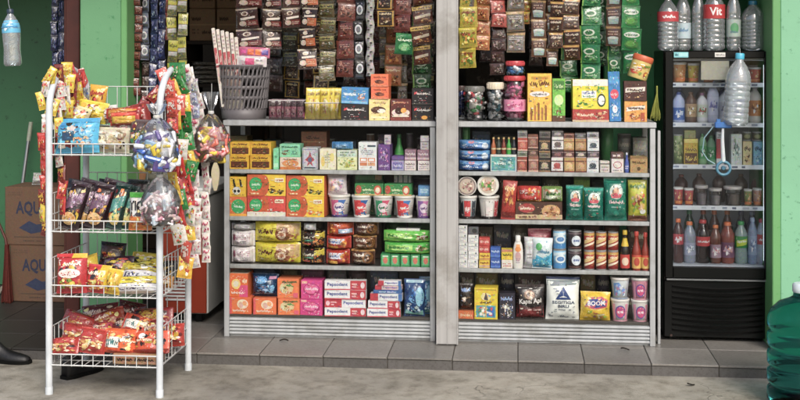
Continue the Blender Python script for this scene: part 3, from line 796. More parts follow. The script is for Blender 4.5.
for k, (a, b_, h_, c) in enumerate(((252, 262, 26, '#3a3c34'), (283, 292, 24, '#4c4a3a'), (406, 413, 34, '#4a4048'), (366, 374, 33, '#5a4438'))):
    stack('LA', a, b_, [('storage_tin', 'can', ['dark tin behind the yellow cartons', 'olive tin behind the mint carton', 'dim grey tin behind the mauve boxes', 'brown tin behind the white carton'][k], 'tin', h_, c, [rr(.2, .4, .8, .6, '#777060')])], Y=YF + .17)
# ---- left cabinet, second shelf
stack('LB', 229.5, 246.5, [('coil_box', 'box', 'orange box with green disc at far left', 'box', 19.3, '#d0622a', [el(.5, .5, .42, .38, '#2f9a58'), hd(.25, .42, .75, .58, '#dff0e0', 5), rr(0, 0, 1, .12, '#e2a02a')]),
    ('coil_box', 'box', 'yellow box with black animal drawing at far left', 'box', 20, '#e0b41e', [pg([(.2, .85), (.3, .9), (.42, .5), (.3, .4)], '#2a2210'), pg([(.6, .9), (.72, .86), (.8, .5), (.66, .5)], '#2a2210'), el(.45, .3, .25, .2, '#d8d8d0'), el(.35, .28, .08, .08, '#1a1810'), el(.58, .28, .08, .08, '#1a1810'), sq(.1, .05, .9, .14, '#7a5a10', 1)])], depth=.12)
def coil(bgc, right, blobs, word):
    return [rr(0, 0, .46, 1, bgc), pg([(.46, 0), (1, 0), (1, 1), (.4, 1), (.52, .5)], right), el(.44, .5, .13, .48, '#c4501e'), el(.22, .55, .17, .32, '#1f8f50'), el(.22, .55, .15, .28, '#2aa862'), hd(.11, .46, .33, .62, '#d8f0dc', 7), bl(.5, .04, .98, .42, blobs, 8), rr(.72, .66, .95, .84, '#efe6c8'), hd(.74, .69, .93, .81, '#a83a1a', 5), sq(.03, .05, .36, .18, '#f0d8a0', 1)]
stack('LB', 247, 285.8, [('coil_box', 'box', 'long red and white box with green disc, lower left', 'box', 20.5, '#c9342a', coil('#bb2f28', '#d03a30', ['#1d1d1a', '#e8e4da', '#3a5a3a', '#f0f0e8'], 1) + [rr(0, 0, 1, .22, '#ddd8cc')]),
    ('coil_box', 'box', 'long orange and yellow box with green disc, upper left', 'box', 21.5, '#d8602a', coil('#cc5a26', '#e8c020', ['#2a3a1a', '#7a5a1a', '#3a2a10'], 0))], depth=.12)
stack('LB', 286.5, 325.3, [('coil_box', 'box', 'long orange and yellow box with green disc, lower right', 'box', 20.8, '#d8602a', coil('#cc5a26', '#e8c020', ['#c8402a', '#e0902a', '#d8d0b0'], 0)),
    ('coil_box', 'box', 'long orange and yellow box with green disc, upper right', 'box', 20.5, '#d8602a', coil('#cc5a26', '#e8c828', ['#3a4a1a', '#8a7a1a', '#2a2a10'], 0))], depth=.12)
def cupart(a, b_, c, d): return [rr(0, .0, 1, .12, d), rr(.22, .1, .5, .9, a), pg([(.5, .1), (.72, .1), (.62, .5), (.78, .9), (.5, .9)], b_), el(.52, .52, .2, .26, c), hd(.34, .42, .7, .62, d, 4), bl(.3, .12, .75, .4, [a, c, '#e0d8c8', b_], 5)]
z1 = 0
for k, (a, b_, A, d) in enumerate(((327, 349, cupart('#c85a88', '#3a6ab0', '#e8e0e8', '#4a3a78'), 'white noodle cup with pink and blue print, leftmost'),
        (350, 371, cupart('#c8242c', '#1f5a98', '#d8343a', '#f0eeea'), 'red white and blue noodle cup, second from left'),
        (371.6, 392.6, cupart('#2f8f66', '#c84a6a', '#e8d8e0', '#1f6a4a'), 'green and pink noodle cup in the middle'),
        (393.2, 414, cupart('#c8242c', '#3a78b8', '#d8343a', '#f0eeea'), 'red white and blue noodle cup, fourth from left'),
        (414.8, 431, cupart('#8a5aa8', '#c87ab0', '#e8d8e8', '#5a3a7a'), 'purple and pink noodle cup at right end'))):
    z1 = put('noodle_cup', 'cup', d + ', left cabinet second shelf', 'cup', a, b_, 22, ZS[2], YF, .1, '#dcdad6', A)
gb = [rr(0, .0, 1, .12, '#c8b070'), el(.13, .5, .1, .36, '#b8402c'), el(.8, .45, .13, .4, '#c85038'), el(.8, .45, .08, .25, '#e8d8c0'), hd(.28, .35, .64, .62, '#d8e8c0', 7), sq(.28, .12, .64, .26, '#a0d0a0', 1)]
put('biscuit_box', 'box', 'green carton with red flowers on the noodle cups, left one', 'box', 354.5, 383.5, 12, z1, YF + .02, .07, '#2a7a40', gb)
put('biscuit_box', 'box', 'green carton with red flowers on the noodle cups, right one', 'box', 384.2, 412, 12, z1, YF + .02, .07, '#2f8446', gb)
put('biscuit_box', 'box', 'dark green carton standing behind the red flower cartons', 'box', 355, 383, 41, ZS[2], YF + .115, .07, '#2f5a38', [rr(.05, .86, .7, .96, '#4a7a50'), rr(.72, .86, .96, .97, '#a08060')])
put('tissue_pack', 'box', 'pale striped packet behind the right red flower carton', 'packet', 394, 411, 40, ZS[2], YF + .115, .05, '#c8ccc8', [rr(.2, 0, .28, 1, '#5a6a6a'), rr(.5, 0, .58, 1, '#5a6a6a'), rr(.8, 0, .88, 1, '#5a6a6a')])
put('soap_box', 'box', 'small blue box on the purple noodle cup', 'box', 418, 430, 10.5, z1, YF + .02, .06, '#4a7fae', [rr(.1, .2, .9, .8, '#6aa0c8'), sq(.15, .3, .85, .7, '#d8e8f0', 2)])
put('soap_pack', 'bag', 'white floral bag on the leftmost noodle cup', 'bag', 327, 346.5, 20, z1, YF + .02, .06, '#ded4d8', [bl(.1, .15, .9, .85, ['#c890b0', '#e8c8a0', '#a8b0d0', '#d8a0a8', '#e8e0d0'], 14)])
# ---- left cabinet, third shelf
wp = [rr(.08, .1, .92, .86, '#d0c4c8'), rr(.11, .14, .89, .82, '#e0d8da'), sq(.15, .45, .85, .78, '#a87a90', 3), el(.18, .6, .08, .2, '#a04a6a'), sq(.2, .18, .75, .4, '#8a8890', 2)]
stack('LC', 229.5, 253, [('napkin_pack', 'hbag', 'white napkin pack with mauve print at far left', 'pack', 16.5, '#dcd6d6', wp), ('napkin_pack', 'hbag', 'white napkin pack with mauve print at far left', 'pack', 16.5, '#dcd6d6', wp), ('tissue_pack', 'hbag', 'crumpled pale pack topping the napkins', 'pack', 7, '#a8a6a8', [sq(.2, .3, .8, .7, '#888', 1)])], depth=.1)
ybis = [rr(.03, .04, .5, .2, '#c8b83a'), hd(.08, .4, .42, .75, '#5a2412', 4), rr(.5, .3, .98, .92, '#c8a878'), el(.64, .42, .17, .34, '#7a3c1c'), el(.62, .4, .09, .2, '#e0c8b0'), el(.62, .4, .05, .11, '#a86a48'), bl(.72, .05, .98, .5, ['#b07040', '#8a4a24', '#d8b080'], 5), sq(.06, .16, .45, .34, '#8a7a20', 2)]
stack('LC', 253.5, 299, [('biscuit_pack', 'hbag', 'wide yellow biscuit pack with brown coffee picture', 'pack', 21.5, '#cfc22e', ybis, {'crimp': .05}), ('biscuit_pack', 'hbag', 'wide yellow biscuit pack with brown coffee picture', 'pack', 21, '#d6c932', ybis, {'crimp': .05})], depth=.1)
dk = [hd(.08, .5, .6, .72, '#e0d8c8', 6), rr(.08, .4, .6, .47, '#4a9a7a'), rr(.62, .55, .97, .95, '#c8b83a'), bl(.5, .08, .98, .7, ['#c8702c', '#a8501c', '#d89a4a', '#6a3a1a'], 9), rr(.08, .2, .45, .28, '#c84a3a')]
stack('LC', 299.5, 324, [('biscuit_pack', 'hbag', 'black and yellow wafer pack', 'pack', 17, '#2c1d18', dk), ('biscuit_pack', 'hbag', 'black and yellow wafer pack', 'pack', 17, '#2c1d18', dk), ('tissue_pack', 'hbag', 'silver packet on the black wafer packs', 'packet', 7, '#b8babc', [], {'x': (303, 315), 'd': .06})])
ro = [rr(.05, .42, .75, .8, '#d8dce8'), hd(.08, .5, .6, .72, '#3a5a98', 6), bl(.55, .05, .98, .95, ['#e0902c', '#c86a1c', '#f0b050', '#a84a14'], 8), rr(.05, .1, .5, .3, '#d8a03a')]
ro2 = [bl(.02, .05, .5, .95, ['#e0902c', '#c86a1c', '#f0b050', '#a84a14'], 8), rr(.45, .2, .95, .5, '#a8c0e0'), hd(.5, .25, .9, .46, '#e8ecf8', 5), rr(.4, .6, .97, .9, '#c8542a')]
stack('LC', 325.5, 350, [('biscuit_pack', 'hbag', 'red cracker pack with orange crackers', 'pack', 15.5, '#a8281f', ro, {'x': (325, 348.5)}), ('biscuit_pack', 'hbag', 'red cracker pack with orange crackers', 'pack', 13.5, '#b02c20', ro), ('biscuit_pack', 'hbag', 'orange cracker pack with blue band topping the red ones', 'pack', 15, '#b8401f', ro2, {'x': (326, 352.5)})], depth=.1)
br = [hd(.1, .55, .6, .78, '#e0d4c4', 5), hd(.1, .25, .55, .42, '#c8b8a0', 5), el(.74, .5, .2, .36, '#8a5a2c'), el(.74, .5, .14, .24, '#3a2010'), rr(.0, .88, 1, 1, '#b88a50')]
stack('LC', 350.5, 375, [('biscuit_pack', 'hbag', 'brown chocolate biscuit pack', 'pack', 16, '#4a2a1c', br, {'x': (350, 374)}), ('biscuit_pack', 'hbag', 'brown chocolate biscuit pack', 'pack', 14, '#5a3422', br, {'x': (352, 375.5)}), ('biscuit_pack', 'hbag', 'brown chocolate biscuit pack', 'pack', 14, '#4e2c1e', br, {'x': (354, 378)})], depth=.1)
z1 = ZS[1]
for k in range(5):
    z1 = put('soap_box', 'box', ['leftmost', 'second', 'middle', 'fourth', 'rightmost'][k] + ' small green box in the row under green packs, left cabinet third shelf', 'box', 380.5 + k * 10, 390 + k * 10, 12.2, ZS[1], YF + .004, .08, '#2f8a52', [rr(.15, .15, .85, .85, '#58b878'), el(.5, .5, .25, .28, '#c86a5a'), rr(.2, .8, .8, .9, '#d8e8d8')])
gp = [rr(.02, .1, .98, .22, '#8ac850'), rr(.06, .35, .62, .78, '#a8d870'), hd(.1, .42, .56, .72, '#2a7a34', 8), bl(.64, .1, .98, .9, ['#e8e0d0', '#8a5a3a', '#c8d0a0', '#5a3a2a'], 9)]
z1 = put('biscuit_pack', 'hbag', 'lower long light green wafer pack, left cabinet third shelf', 'pack', 384, 430, 12, z1, YF, .08, '#52b04a', gp, crimp=.04)
z1 = put('biscuit_pack', 'hbag', 'upper long light green wafer pack, left cabinet third shelf', 'pack', 383, 430, 12, z1, YF, .08, '#66c04e', gp, crimp=.04)
put('receipt_pad', 'box', 'flat white pad on the light green wafer packs, left cabinet third shelf', 'pad', 396, 420, 2.6, z1 - .004, YF + .02, .05, '#d8dad4', [])
# ---- left cabinet, bottom shelf
og = [rr(.1, .1, .9, .9, '#e07030'), rr(.0, .0, .1, 1, '#d84a50'), el(.6, .6, .26, .28, '#f0e0c8'), el(.52, .55, .12, .18, '#d8b0a0'), el(.7, .66, .1, .14, '#e8a070'), hd(.15, .14, .85, .3, '#f0d8c0', 7)]
ob = [rr(.55, .0, 1, .5, '#d8407a'), el(.35, .55, .25, .22, '#f0d080'), el(.35, .55, .15, .13, '#e8e0d0'), hd(.7, .55, .95, .85, '#f4e4c0', 2), hd(.1, .12, .8, .24, '#f8e8d8', 6)]
stack('LD', 230, 252, [('soap_box', 'box', 'low orange soap carton with white picture, first from left', 'box', 17, '#dd6026', og), ('detergent_box', 'box', 'tall orange carton with pink corner at far left', 'box', 23.5, '#e06422', ob, {'x': (230, 248.5), 'top': '#c8b8a0'})], depth=.1)
stack('LD', 253, 276, [('soap_box', 'box', 'low orange soap carton with white picture, second from left', 'box', 16.5, '#e06a34', og), ('diaper_pack', 'bag', 'rounded dark blue pack with light blue swirl', 'pack', 23, '#12385f', [el(.4, .75, .25, .14, '#6aa8e0'), hd(.2, .68, .62, .82, '#d8e8f8', 5), pg([(.5, .15), (.85, .2), (.95, .6), (.7, .5)], '#7ab8e0'), bl(.1, .1, .9, .6, ['#2a6aa8', '#4a90c8', '#0c2a4a', '#a8d0e8'], 10), rr(.7, .8, .95, .9, '#c890b0')], {'x': (250, 277)})], depth=.1)
gg = [rr(.04, .05, .96, .95, '#e8783a'), el(.42, .52, .32, .3, '#d8c090'), bl(.12, .2, .75, .8, ['#4a8a4a', '#e8e0c8', '#6aa04a', '#c85a2a', '#8a5a2a'], 9), hd(.2, .78, .9, .92, '#3a6a3a', 7), rr(.75, .06, .96, .3, '#d8506a')]
stack('LD', 277.3, 299.3, [('soap_box', 'box', 'orange soap carton with green picture', 'box', 16.3, '#dd6a34', gg), ('soap_box', 'box', 'orange soap carton with green picture', 'box', 20, '#e0703a', gg)], depth=.1)
mg = [el(.5, .52, .4, .32, '#a81a62'), el(.5, .55, .34, .26, '#e0609a'), hd(.2, .46, .8, .66, '#f4dce8', 6), rr(.05, .82, .3, .95, '#e8b0a0'), bl(.6, .05, .95, .45, ['#f0a0c0', '#c82a7a', '#f8d0e0'], 5)]
stack('LD', 300.3, 323, [('soap_box', 'box', 'magenta soap carton', 'box', 16.3, '#cf2f80', mg), ('soap_box', 'box', 'magenta soap carton', 'box', 19, '#d23484', mg, {'x': (301, 322.5)})], depth=.1)
tp = [rr(.0, 0, .62, 1, '#e4e4e6'), rr(.62, 0, 1, 1, '#b8283a'), tx('Pepsodent', .06, .3, .56, .78, '#2a3f8a'), el(.92, .5, .05, .34, '#e0d0d4'), sq(.65, .2, .85, .8, '#e8b0b8', 2), rr(0, .0, .62, .12, '#c84050')]
tp2 = [rr(0, 0, .42, 1, '#b8283a'), rr(.42, 0, 1, 1, '#e2e2e6'), tx('Pepsodent', .46, .3, .94, .78, '#3a4a98'), el(.08, .5, .05, .3, '#e8c0c8'), sq(.14, .2, .4, .8, '#e8b0b8', 2)]
stack('LD', 324.3, 366, [('toothpaste_box', 'box', 'red and white toothpaste box in left pile', 'box', 8.6, '#e0e0e2', tp), ('toothpaste_box', 'box', 'red toothpaste box with text on right, left pile', 'box', 8.4, '#b8283a', tp2), ('toothpaste_box', 'box', 'red and white toothpaste box in left pile', 'box', 9.4, '#e0e0e2', tp), ('toothpaste_box', 'box', 'red and white toothpaste box in left pile', 'box', 9.4, '#e0e0e2', tp)], depth=.045)
tp3 = [rr(.0, .0, .25, 1, '#b8283a'), tx('Pepsodent', .3, .28, .85, .76, '#2a3f8a'), rr(.88, 0, 1, 1, '#3a68a8')]
stack('LD', 366.8, 400.5, [('toothpaste_box', 'box', 'red and white toothpaste box in right pile', 'box', 8.2, '#e0e0e2', tp), ('toothpaste_box', 'box', 'red and white toothpaste box in right pile', 'box', 8, '#e0e0e2', tp, {'x': (368, 400)}),
    ('toothpaste_box', 'box', 'white blue-ended toothpaste box in right pile', 'box', 7.4, '#dcdce0', tp3, {'x': (370, 402.5)}), ('toothpaste_box', 'box', 'blue toothpaste box in right pile', 'box', 3.5, '#2f5a98', [hd(.2, .2, .8, .8, '#c0d0e8', 9)], {'x': (373, 402)}),
    ('toothpaste_box', 'box', 'red-ended toothpaste box in right pile', 'box', 4.5, '#d8b8bc', tp3, {'x': (375, 402)}), ('toothpaste_box', 'box', 'white toothpaste box topping the right pile', 'box', 5, '#dcdce2', tp3, {'x': (378, 401)})], depth=.045)
bf = [rr(.1, .9, .9, .97, '#a8c8d8'), bl(.05, .35, .95, .85, ['#1c4a88', '#2a68b0', '#0f2f60', '#6aa8d8'], 12), el(.75, .55, .2, .25, '#8ac0d8'), bl(.1, .1, .9, .4, ['#c8d8e8', '#12386a', '#5a90c0', '#e8eef4'], 10), pg([(.05, .1), (.95, .06), (.9, .2), (.5, .12), (.1, .22)], '#88c8c0')]
put('detergent_bag', 'bag', 'dark blue foil detergent bag beside the toothpaste, left cabinet bottom shelf', 'bag', 403, 424.5, 38, ZS[0], YF - .003, .07, '#1c3f74', bf)
put('detergent_bag', 'bag', 'pale blue foil bag squeezed at the right end, left cabinet bottom shelf', 'bag', 419, 432.5, 38, ZS[0], YF + .05, .07, '#4a8ab8', bf)

# ---- right cabinet, top shelf
bp = [rr(.02, .62, .98, .95, '#6aa0d0'), hd(.1, .3, .6, .62, '#cfe0f0', 5), el(.84, .42, .1, .34, '#d8e4f0'), el(.4, .8, .1, .14, '#d890a0'), rr(.05, .06, .9, .18, '#1f4f94')]
stack('RA', 458.8, 490, [('tissue_pack', 'hbag', 'blue and white sanitary pack', 'pack', 10.6, '#2f6ab0', bp, {'crimp': .03}), ('tissue_pack', 'hbag', 'blue and white sanitary pack', 'pack', 10.4, '#3674b8', bp, {'crimp': .03}), ('tissue_pack', 'hbag', 'blue and white sanitary pack', 'pack', 10, '#3a78bc', bp, {'crimp': .03})], depth=.1)
stack('RA', 462, 470, [('storage_tin', 'can', 'green tin behind the blue packs', 'tin', 44, '#3a7a3f', [rr(.3, .1, .7, .9, '#5a9a5a')])], Y=YF + .13)
z1 = stack('RA', 490.5, 517, [('medicine_box', 'box', 'teal and white carton under five little bottles', 'box', 17, '#cfd8d4', [rr(.04, .06, .96, .9, '#5aa0a4'), bl(.1, .1, .95, .85, ['#3a888c', '#8ac8c8', '#2a6a70', '#b8dcd8', '#4a9a90'], 12), hd(.15, .4, .6, .6, '#e8f4f0', 6), rr(0, .88, 1, 1, '#d8dcd8')])], depth=.07)
for k, c in enumerate(('#a8582c', '#2f3a34', '#7a3020', '#3a9a3c', '#2a2c38')):
    x = P(493.5 + k * 5.1, 0, YF + .02)[0]
    bottle('oil_bottle', ['brown', 'dark green', 'dark red', 'bright green', 'dark navy'][k] + ' little oil bottle in the row on the teal carton, right cabinet', 'bottle', (x, YF + .025, z1), .022, 17 * MPP(503, YF + .02), 'sauce', 'plastic', c, '#c8a86a', c, [rr(.1, .55, .9, .8, '#c8b890')], (.08, .45))
def cig(c, band, t2): return [rr(0, .72, 1, .8, band), el(.5, .46, .3, .2, t2), hd(.15, .2, .85, .34, t2, 5), rr(0, 0, 1, .1, band)]
def cigcol(a, b_, where, spec):
    items = []
    for (nm, h_, c, band, t2) in spec: items.append(('cigarette_pack', 'box', nm + ' pack, ' + where, 'pack', h_, c, cig(c, band, t2)))
    stack('RA', a, b_, items, depth=.055)
cigcol(517.5, 527.3, 'first pile of small packs', [('red brown', 15, '#8a3a2c', '#c8a890', '#b86a58'), ('grey green', 6, '#7a7a6a', '#c8c8b8', '#4a5a48'), ('brick red', 13, '#a84434', '#d8b0a0', '#c87868'), ('grey', 7.5, '#7c7874', '#b0aca8', '#555')])
cigcol(528.2, 538.3, 'second pile of small packs', [('rosy brown', 15.5, '#8a5648', '#c8a898', '#b08878'), ('dark brown', 8, '#4a2c24', '#8a6a58', '#a08070'), ('brown', 14, '#7a4a3c', '#b89888', '#a07868')])
cigcol(539.2, 550.5, 'third pile of small packs', [('black', 14.5, '#2c2624', '#8a6a48', '#b8a890'), ('khaki', 5, '#6a6450', '#a8a088', '#444'), ('black gold-marked', 15, '#30282a', '#9a7a50', '#c0a880'), ('dim grey', 6.5, '#5a524c', '#8a847c', '#333')])
cigcol(551.5, 563.3, 'fourth pile of small packs', [('white red-sealed', 14.5, '#dcd9d6', '#5a3a3a', '#b0484a'), ('dark maroon', 7, '#3a2426', '#a08088', '#8a5a5a'), ('white black-lettered', 13.5, '#dedcda', '#4a4244', '#6a5a5a'), ('charcoal', 7, '#4a4444', '#908a88', '#b0a8a8')])
cigcol(564, 574.4, 'fifth pile of small packs', [('gold', 14.5, '#b8945a', '#7a3a2c', '#d8b888'), ('dark red', 7, '#5a2c2a', '#a89080', '#c8a898'), ('golden tan', 12, '#bc9a62', '#8a5a3c', '#d8bc90'), ('rust', 5.5, '#7a4a38', '#b8988a', '#4a2a20')])
cigcol(575.2, 586.2, 'sixth pile of small packs', [('brownish gold', 14.5, '#a87e50', '#6a3a2c', '#c8a078'), ('black-lidded', 7, '#35292a', '#b0a8a0', '#d0c0b0'), ('sand gold', 12, '#ac8656', '#74442f', '#c8a480'), ('dark grey', 6, '#4c4644', '#a8a4a0', '#888')])
cigcol(587, 599, 'seventh pile of small packs', [('white script-lettered', 14.5, '#dee0e0', '#c8d0d4', '#3a4450'), ('dusky', 7, '#4a3e44', '#b0a4a8', '#988'), ('white clean', 12.5, '#dde0e0', '#c8d0d4', '#46505a'), ('light grey', 6.5, '#9a989a', '#d8d4d4', '#555')])
stack('RA', 600, 609.5, [('medicine_box', 'box', 'small whitish box with dark lid line', 'box', 11.5, '#cfc8c0', [rr(0, .7, 1, .8, '#555'), sq(.1, .1, .9, .6, '#988', 2)])], depth=.05)
stack('RA', 611, 623.5, [('medicine_box', 'box', 'white box with red ring drawing', 'box', 14, '#ddd6d2', [el(.5, .55, .36, .26, '#b05a60'), el(.5, .55, .29, .2, '#e0d8d4'), sq(.1, .08, .9, .25, '#888', 1)]), ('medicine_box', 'box', 'small maroon lid box on the ringed white one', 'box', 6.5, '#5a3c38', [sq(.1, .2, .9, .8, '#d8c8c0', 1)])], depth=.055)
x = P(627, 0, YF)[0]
bottle('glue_stick', 'thin blue and white stick tube, right cabinet top shelf', 'tube', (x, YF + .015, ZS[3]), .02, 20 * MPP(627, YF), 'sauce', 'plastic', '#3a50a0', '#d0d4e0', '#4a62b0', [sq(.2, .2, .8, .8, '#dde', 2)], (.1, .45))
stack('RA', 630.5, 648, [('matches_box', 'box', 'tan carton at right end', 'box', 16, '#b08e5c', [hd(.12, .55, .88, .75, '#5a3a20', 6), el(.5, .25, .1, .12, '#5a4020'), rr(0, .9, 1, 1, '#8a6a42')])], depth=.08)
stack('RA', 600.5, 614, [('thermos', 'can', 'tall green canister behind the small packs', 'canister', 42, '#3f7f4a', [])], Y=YF + .18)
# ---- right cabinet, second shelf
def rcup(a, b_, c): return [rr(0, 0, 1, .12, '#2a2224'), rr(.1, .12, .32, .9, a), rr(.36, .12, .64, .9, b_), rr(.7, .12, .9, .9, c), hd(.4, .3, .6, .7, '#f0e0e0', 2), bl(.64, .15, .95, .6, [a, c, '#c8b8a8'], 4)]
for (a, b_, A, c, d) in ((458.5, 477, rcup('#2a3038', '#c8303a', '#38424c'), '#ccd0d2', 'red and black noodle bowl cup, lower left'), (478, 499.5, rcup('#d8d4d0', '#e2dedc', '#b8404a'), '#dcd8d4', 'white and red noodle bowl cup, lower right')):
    zt = put('noodle_cup', 'cup', d + ', right cabinet second shelf', 'cup', a, b_, 23, ZS[2], YF, .1, c, A)
for (cx_, rpx, ring, cols, d) in ((467, 9.8, '#8a7a78', ['#c88a8a', '#a87a70', '#d8b8b0', '#6a5a58', '#b8a098', '#e0d0c8'], 'noodle bowl on its side, greyish pink lid facing out'), (488, 11, '#e2dfd6', ['#e0a890', '#e8c8b8', '#c87a60', '#4f9a3c', '#f0e0d0'], 'noodle bowl on its side, white lid with green leaves')):
    m = MPP(cx_, YF); r = rpx * m; mb = MB()
    mb.lathe([(r * .72, 0), (r * .93, .06)], 24, '#d8d4d0', True, False); mb.lathe([(r * .93, .06), (r, .062), (r, .069), (r * .97, .071)], 24, '#dcd8d2', False, True)
    art_on(mb, lambda u, v: (Vector((-r + 2 * r * u, -r + 2 * r * v, .071)), Vector((0, 0, 1))), [el(.5, .5, .46, .46, ring), el(.5, .5, .38, .38, '#c8b8a8'), bl(.18, .18, .82, .82, cols, 16)] + ([bl(.1, .3, .4, .7, ['#3f8a34', '#6ab04a'], 5)] if cx_ > 480 else []))
    ob = mb.build('noodle_bowl', 'plastic', None, (P(cx_, 0, YF + .01)[0], YF + .078, zt + r + .0005), (math.pi / 2, 0, 0))
    tag(ob, d + ', right cabinet', 'bowl')
put('noodle_pack', 'bag', 'narrow red noodle pack poking over the edge, right cabinet second shelf', 'pack', 500.5, 515, 39, ZS[2], YF - .002, .03, '#a8281c', [bl(.1, .3, .9, .95, ['#d88a3a', '#e0b060', '#8a2a1a', '#c85a2a'], 12), hd(.15, .75, .85, .88, '#f0d8a0', 4), rr(.0, .08, 1, .2, '#7a1a14')], tilt=4)
z1 = stack('RB', 515, 562.5, [('instant_noodle_box', 'box', 'long brown carton with burger picture', 'box', 18, '#4a2a1c', [rr(.0, .05, 1, .3, '#c8b088'), el(.24, .66, .18, .26, '#a83030'), hd(.1, .55, .38, .76, '#f0dcc8', 7), hd(.08, .1, .45, .26, '#5a3020', 8), el(.76, .5, .2, .36, '#c89a68'), bl(.56, .15, .96, .85, ['#d8b080', '#a8703c', '#8a4a28', '#e8d0a8', '#6a3a20'], 10)])], depth=.11)
rp = [hd(.1, .5, .5, .75, '#f0e8e0', 4), bl(.4, .1, .95, .95, ['#e8d8c8', '#d8702c', '#e0a040', '#c83a2a'], 10), rr(0, 0, 1, .1, '#d8a040')]
put('noodle_pack', 'hbag', 'red and white noodle pack on the burger carton, right cabinet second shelf', 'pack', 517.5, 541.5, 15.5, z1, YF + .005, .06, '#b8302a', rp)
put('noodle_pack', 'hbag', 'green and white noodle pack on the burger carton, right cabinet second shelf', 'pack', 542, 562.5, 15.5, z1, YF + .005, .06, '#6f8a4a', [rr(.05, .2, .95, .8, '#d0d4c0'), bl(.1, .1, .95, .9, ['#4a7a34', '#e8e4d8', '#8aa860', '#a87050'], 12), hd(.15, .4, .6, .65, '#2a5a2a', 5)])
te = [rr(.0, .9, 1, .97, '#2a9a88'), el(.52, .68, .3, .17, '#c8d8d0'), pg([(.3, .6), (.4, .82), (.55, .86), (.72, .78), (.74, .6), (.55, .54)], '#2c2622'), el(.52, .68, .13, .1, '#d8a888'), pg([(.3, .54), (.7, .54), (.78, .62), (.5, .66), (.26, .62)], '#c84858'), hd(.2, .40, .82, .5, '#e8d0d0', 7), sq(.25, .3, .75, .36, '#a0d0c4', 1), el(.5, .18, .12, .06, '#2a9a84'), sq(.25, .05, .75, .1, '#70b8a8', 1)]
put('coffee_pouch', 'bag', 'teal pouch with head picture, leftmost of three, right cabinet second shelf', 'pouch', 566, 583.5, 35, ZS[2], YF, .06, '#0f6a5c', te)
put('coffee_pouch', 'bag', 'teal pouch with head picture, middle of three, right cabinet second shelf', 'pouch', 584, 604, 33, ZS[2], YF - .004, .06, '#10705f', te)
put('coffee_pouch', 'bag', 'tallest teal pouch with head picture, right cabinet second shelf', 'pouch', 604.5, 627.5, 43, ZS[2], YF - .002, .07, '#0f7462', te)
put('spice_pouch', 'bag', 'yellow green pouch with red dish picture, right cabinet second shelf', 'pouch', 628.5, 648, 41, ZS[2], YF, .06, '#bcbc34', [rr(0, .0, 1, .14, '#7a4a34'), bl(.1, .2, .95, .75, ['#c85a3a', '#d8b060', '#7aa03a', '#e0c8a0', '#8a3a20', '#a8b83a'], 16), hd(.1, .8, .9, .92, '#2f6a2c', 6), el(.75, .24, .15, .06, '#e0e0d8')])
put('drink_carton', 'box', 'lime green carton behind the teal pouches, right cabinet second shelf', 'box', 574, 590, 44, ZS[2], YF + .12, .06, '#7a9a34', [rr(0, .85, 1, 1, '#4a6a20')])
# ---- right cabinet, third shelf
ws = [rr(.06, .55, .94, .62, '#8a8a90'), sq(.1, .1, .9, .5, '#a8a8b0', 2), el(.75, .78, .1, .1, '#6a6a74')]
stack('RC', 458.8, 467.5, [('medicine_box', 'box', 'small white box in left white pile', 'box', 8.5, '#dcdcdc', ws)] * 5, depth=.06)
stack('RC', 468, 478.3, [('medicine_box', 'box', 'small white box in right white pile', 'box', 8.3, '#e0e0de', ws)] * 4 + [('medicine_box', 'box', 'small black-faced box topping the right white pile', 'box', 8, '#5a5a5e', [el(.6, .5, .25, .3, '#222')])], depth=.06)
stack('RC', 479, 489.8, [('matches_box', 'box', 'small yellow box with brown band', 'box', 7.6, '#dcb830', [rr(0, .1, 1, .4, '#c8a888'), hd(.1, .55, .9, .85, '#8a3a1a', 4)]), ('matches_box', 'box', 'small yellow box with brown band', 'box', 7.6, '#e0bc34', [rr(0, .1, 1, .3, '#b88050'), hd(.1, .45, .9, .8, '#8a3a1a', 4)]), ('matches_box', 'box', 'small red box in the red-yellow pile', 'box', 7.6, '#b8302c', [hd(.1, .3, .9, .7, '#e8c0b0', 5)]), ('matches_box', 'box', 'small red box in the red-yellow pile', 'box', 7.6, '#bc3630', [hd(.1, .3, .9, .7, '#e8c0b0', 5)])], depth=.05)
stack('RC', 490.6, 500.5, [('matches_box', 'box', 'small blue box', 'box', 10.5, '#2450a0', [hd(.1, .5, .9, .75, '#c0d0f0', 4), rr(0, .1, 1, .25, '#4a78c0')]), ('matches_box', 'box', 'small blue box', 'box', 10.5, '#2a58a8', [hd(.1, .5, .9, .75, '#c0d0f0', 4), rr(0, .1, 1, .25, '#4a78c0')])], depth=.05)
stack('RC', 501.3, 512.5, [('medicine_box', 'box', 'small white box with red dashes', 'box', 8.6, '#dcd6cc', [sq(.1, .2, .9, .7, '#b0604a', 2)]), ('medicine_box', 'box', 'small yellow box on the red-dashed one', 'box', 10.6, '#dcc02c', [rr(0, .75, 1, 1, '#b87a5a'), hd(.1, .35, .9, .65, '#5a5a1a', 5)])], depth=.05)
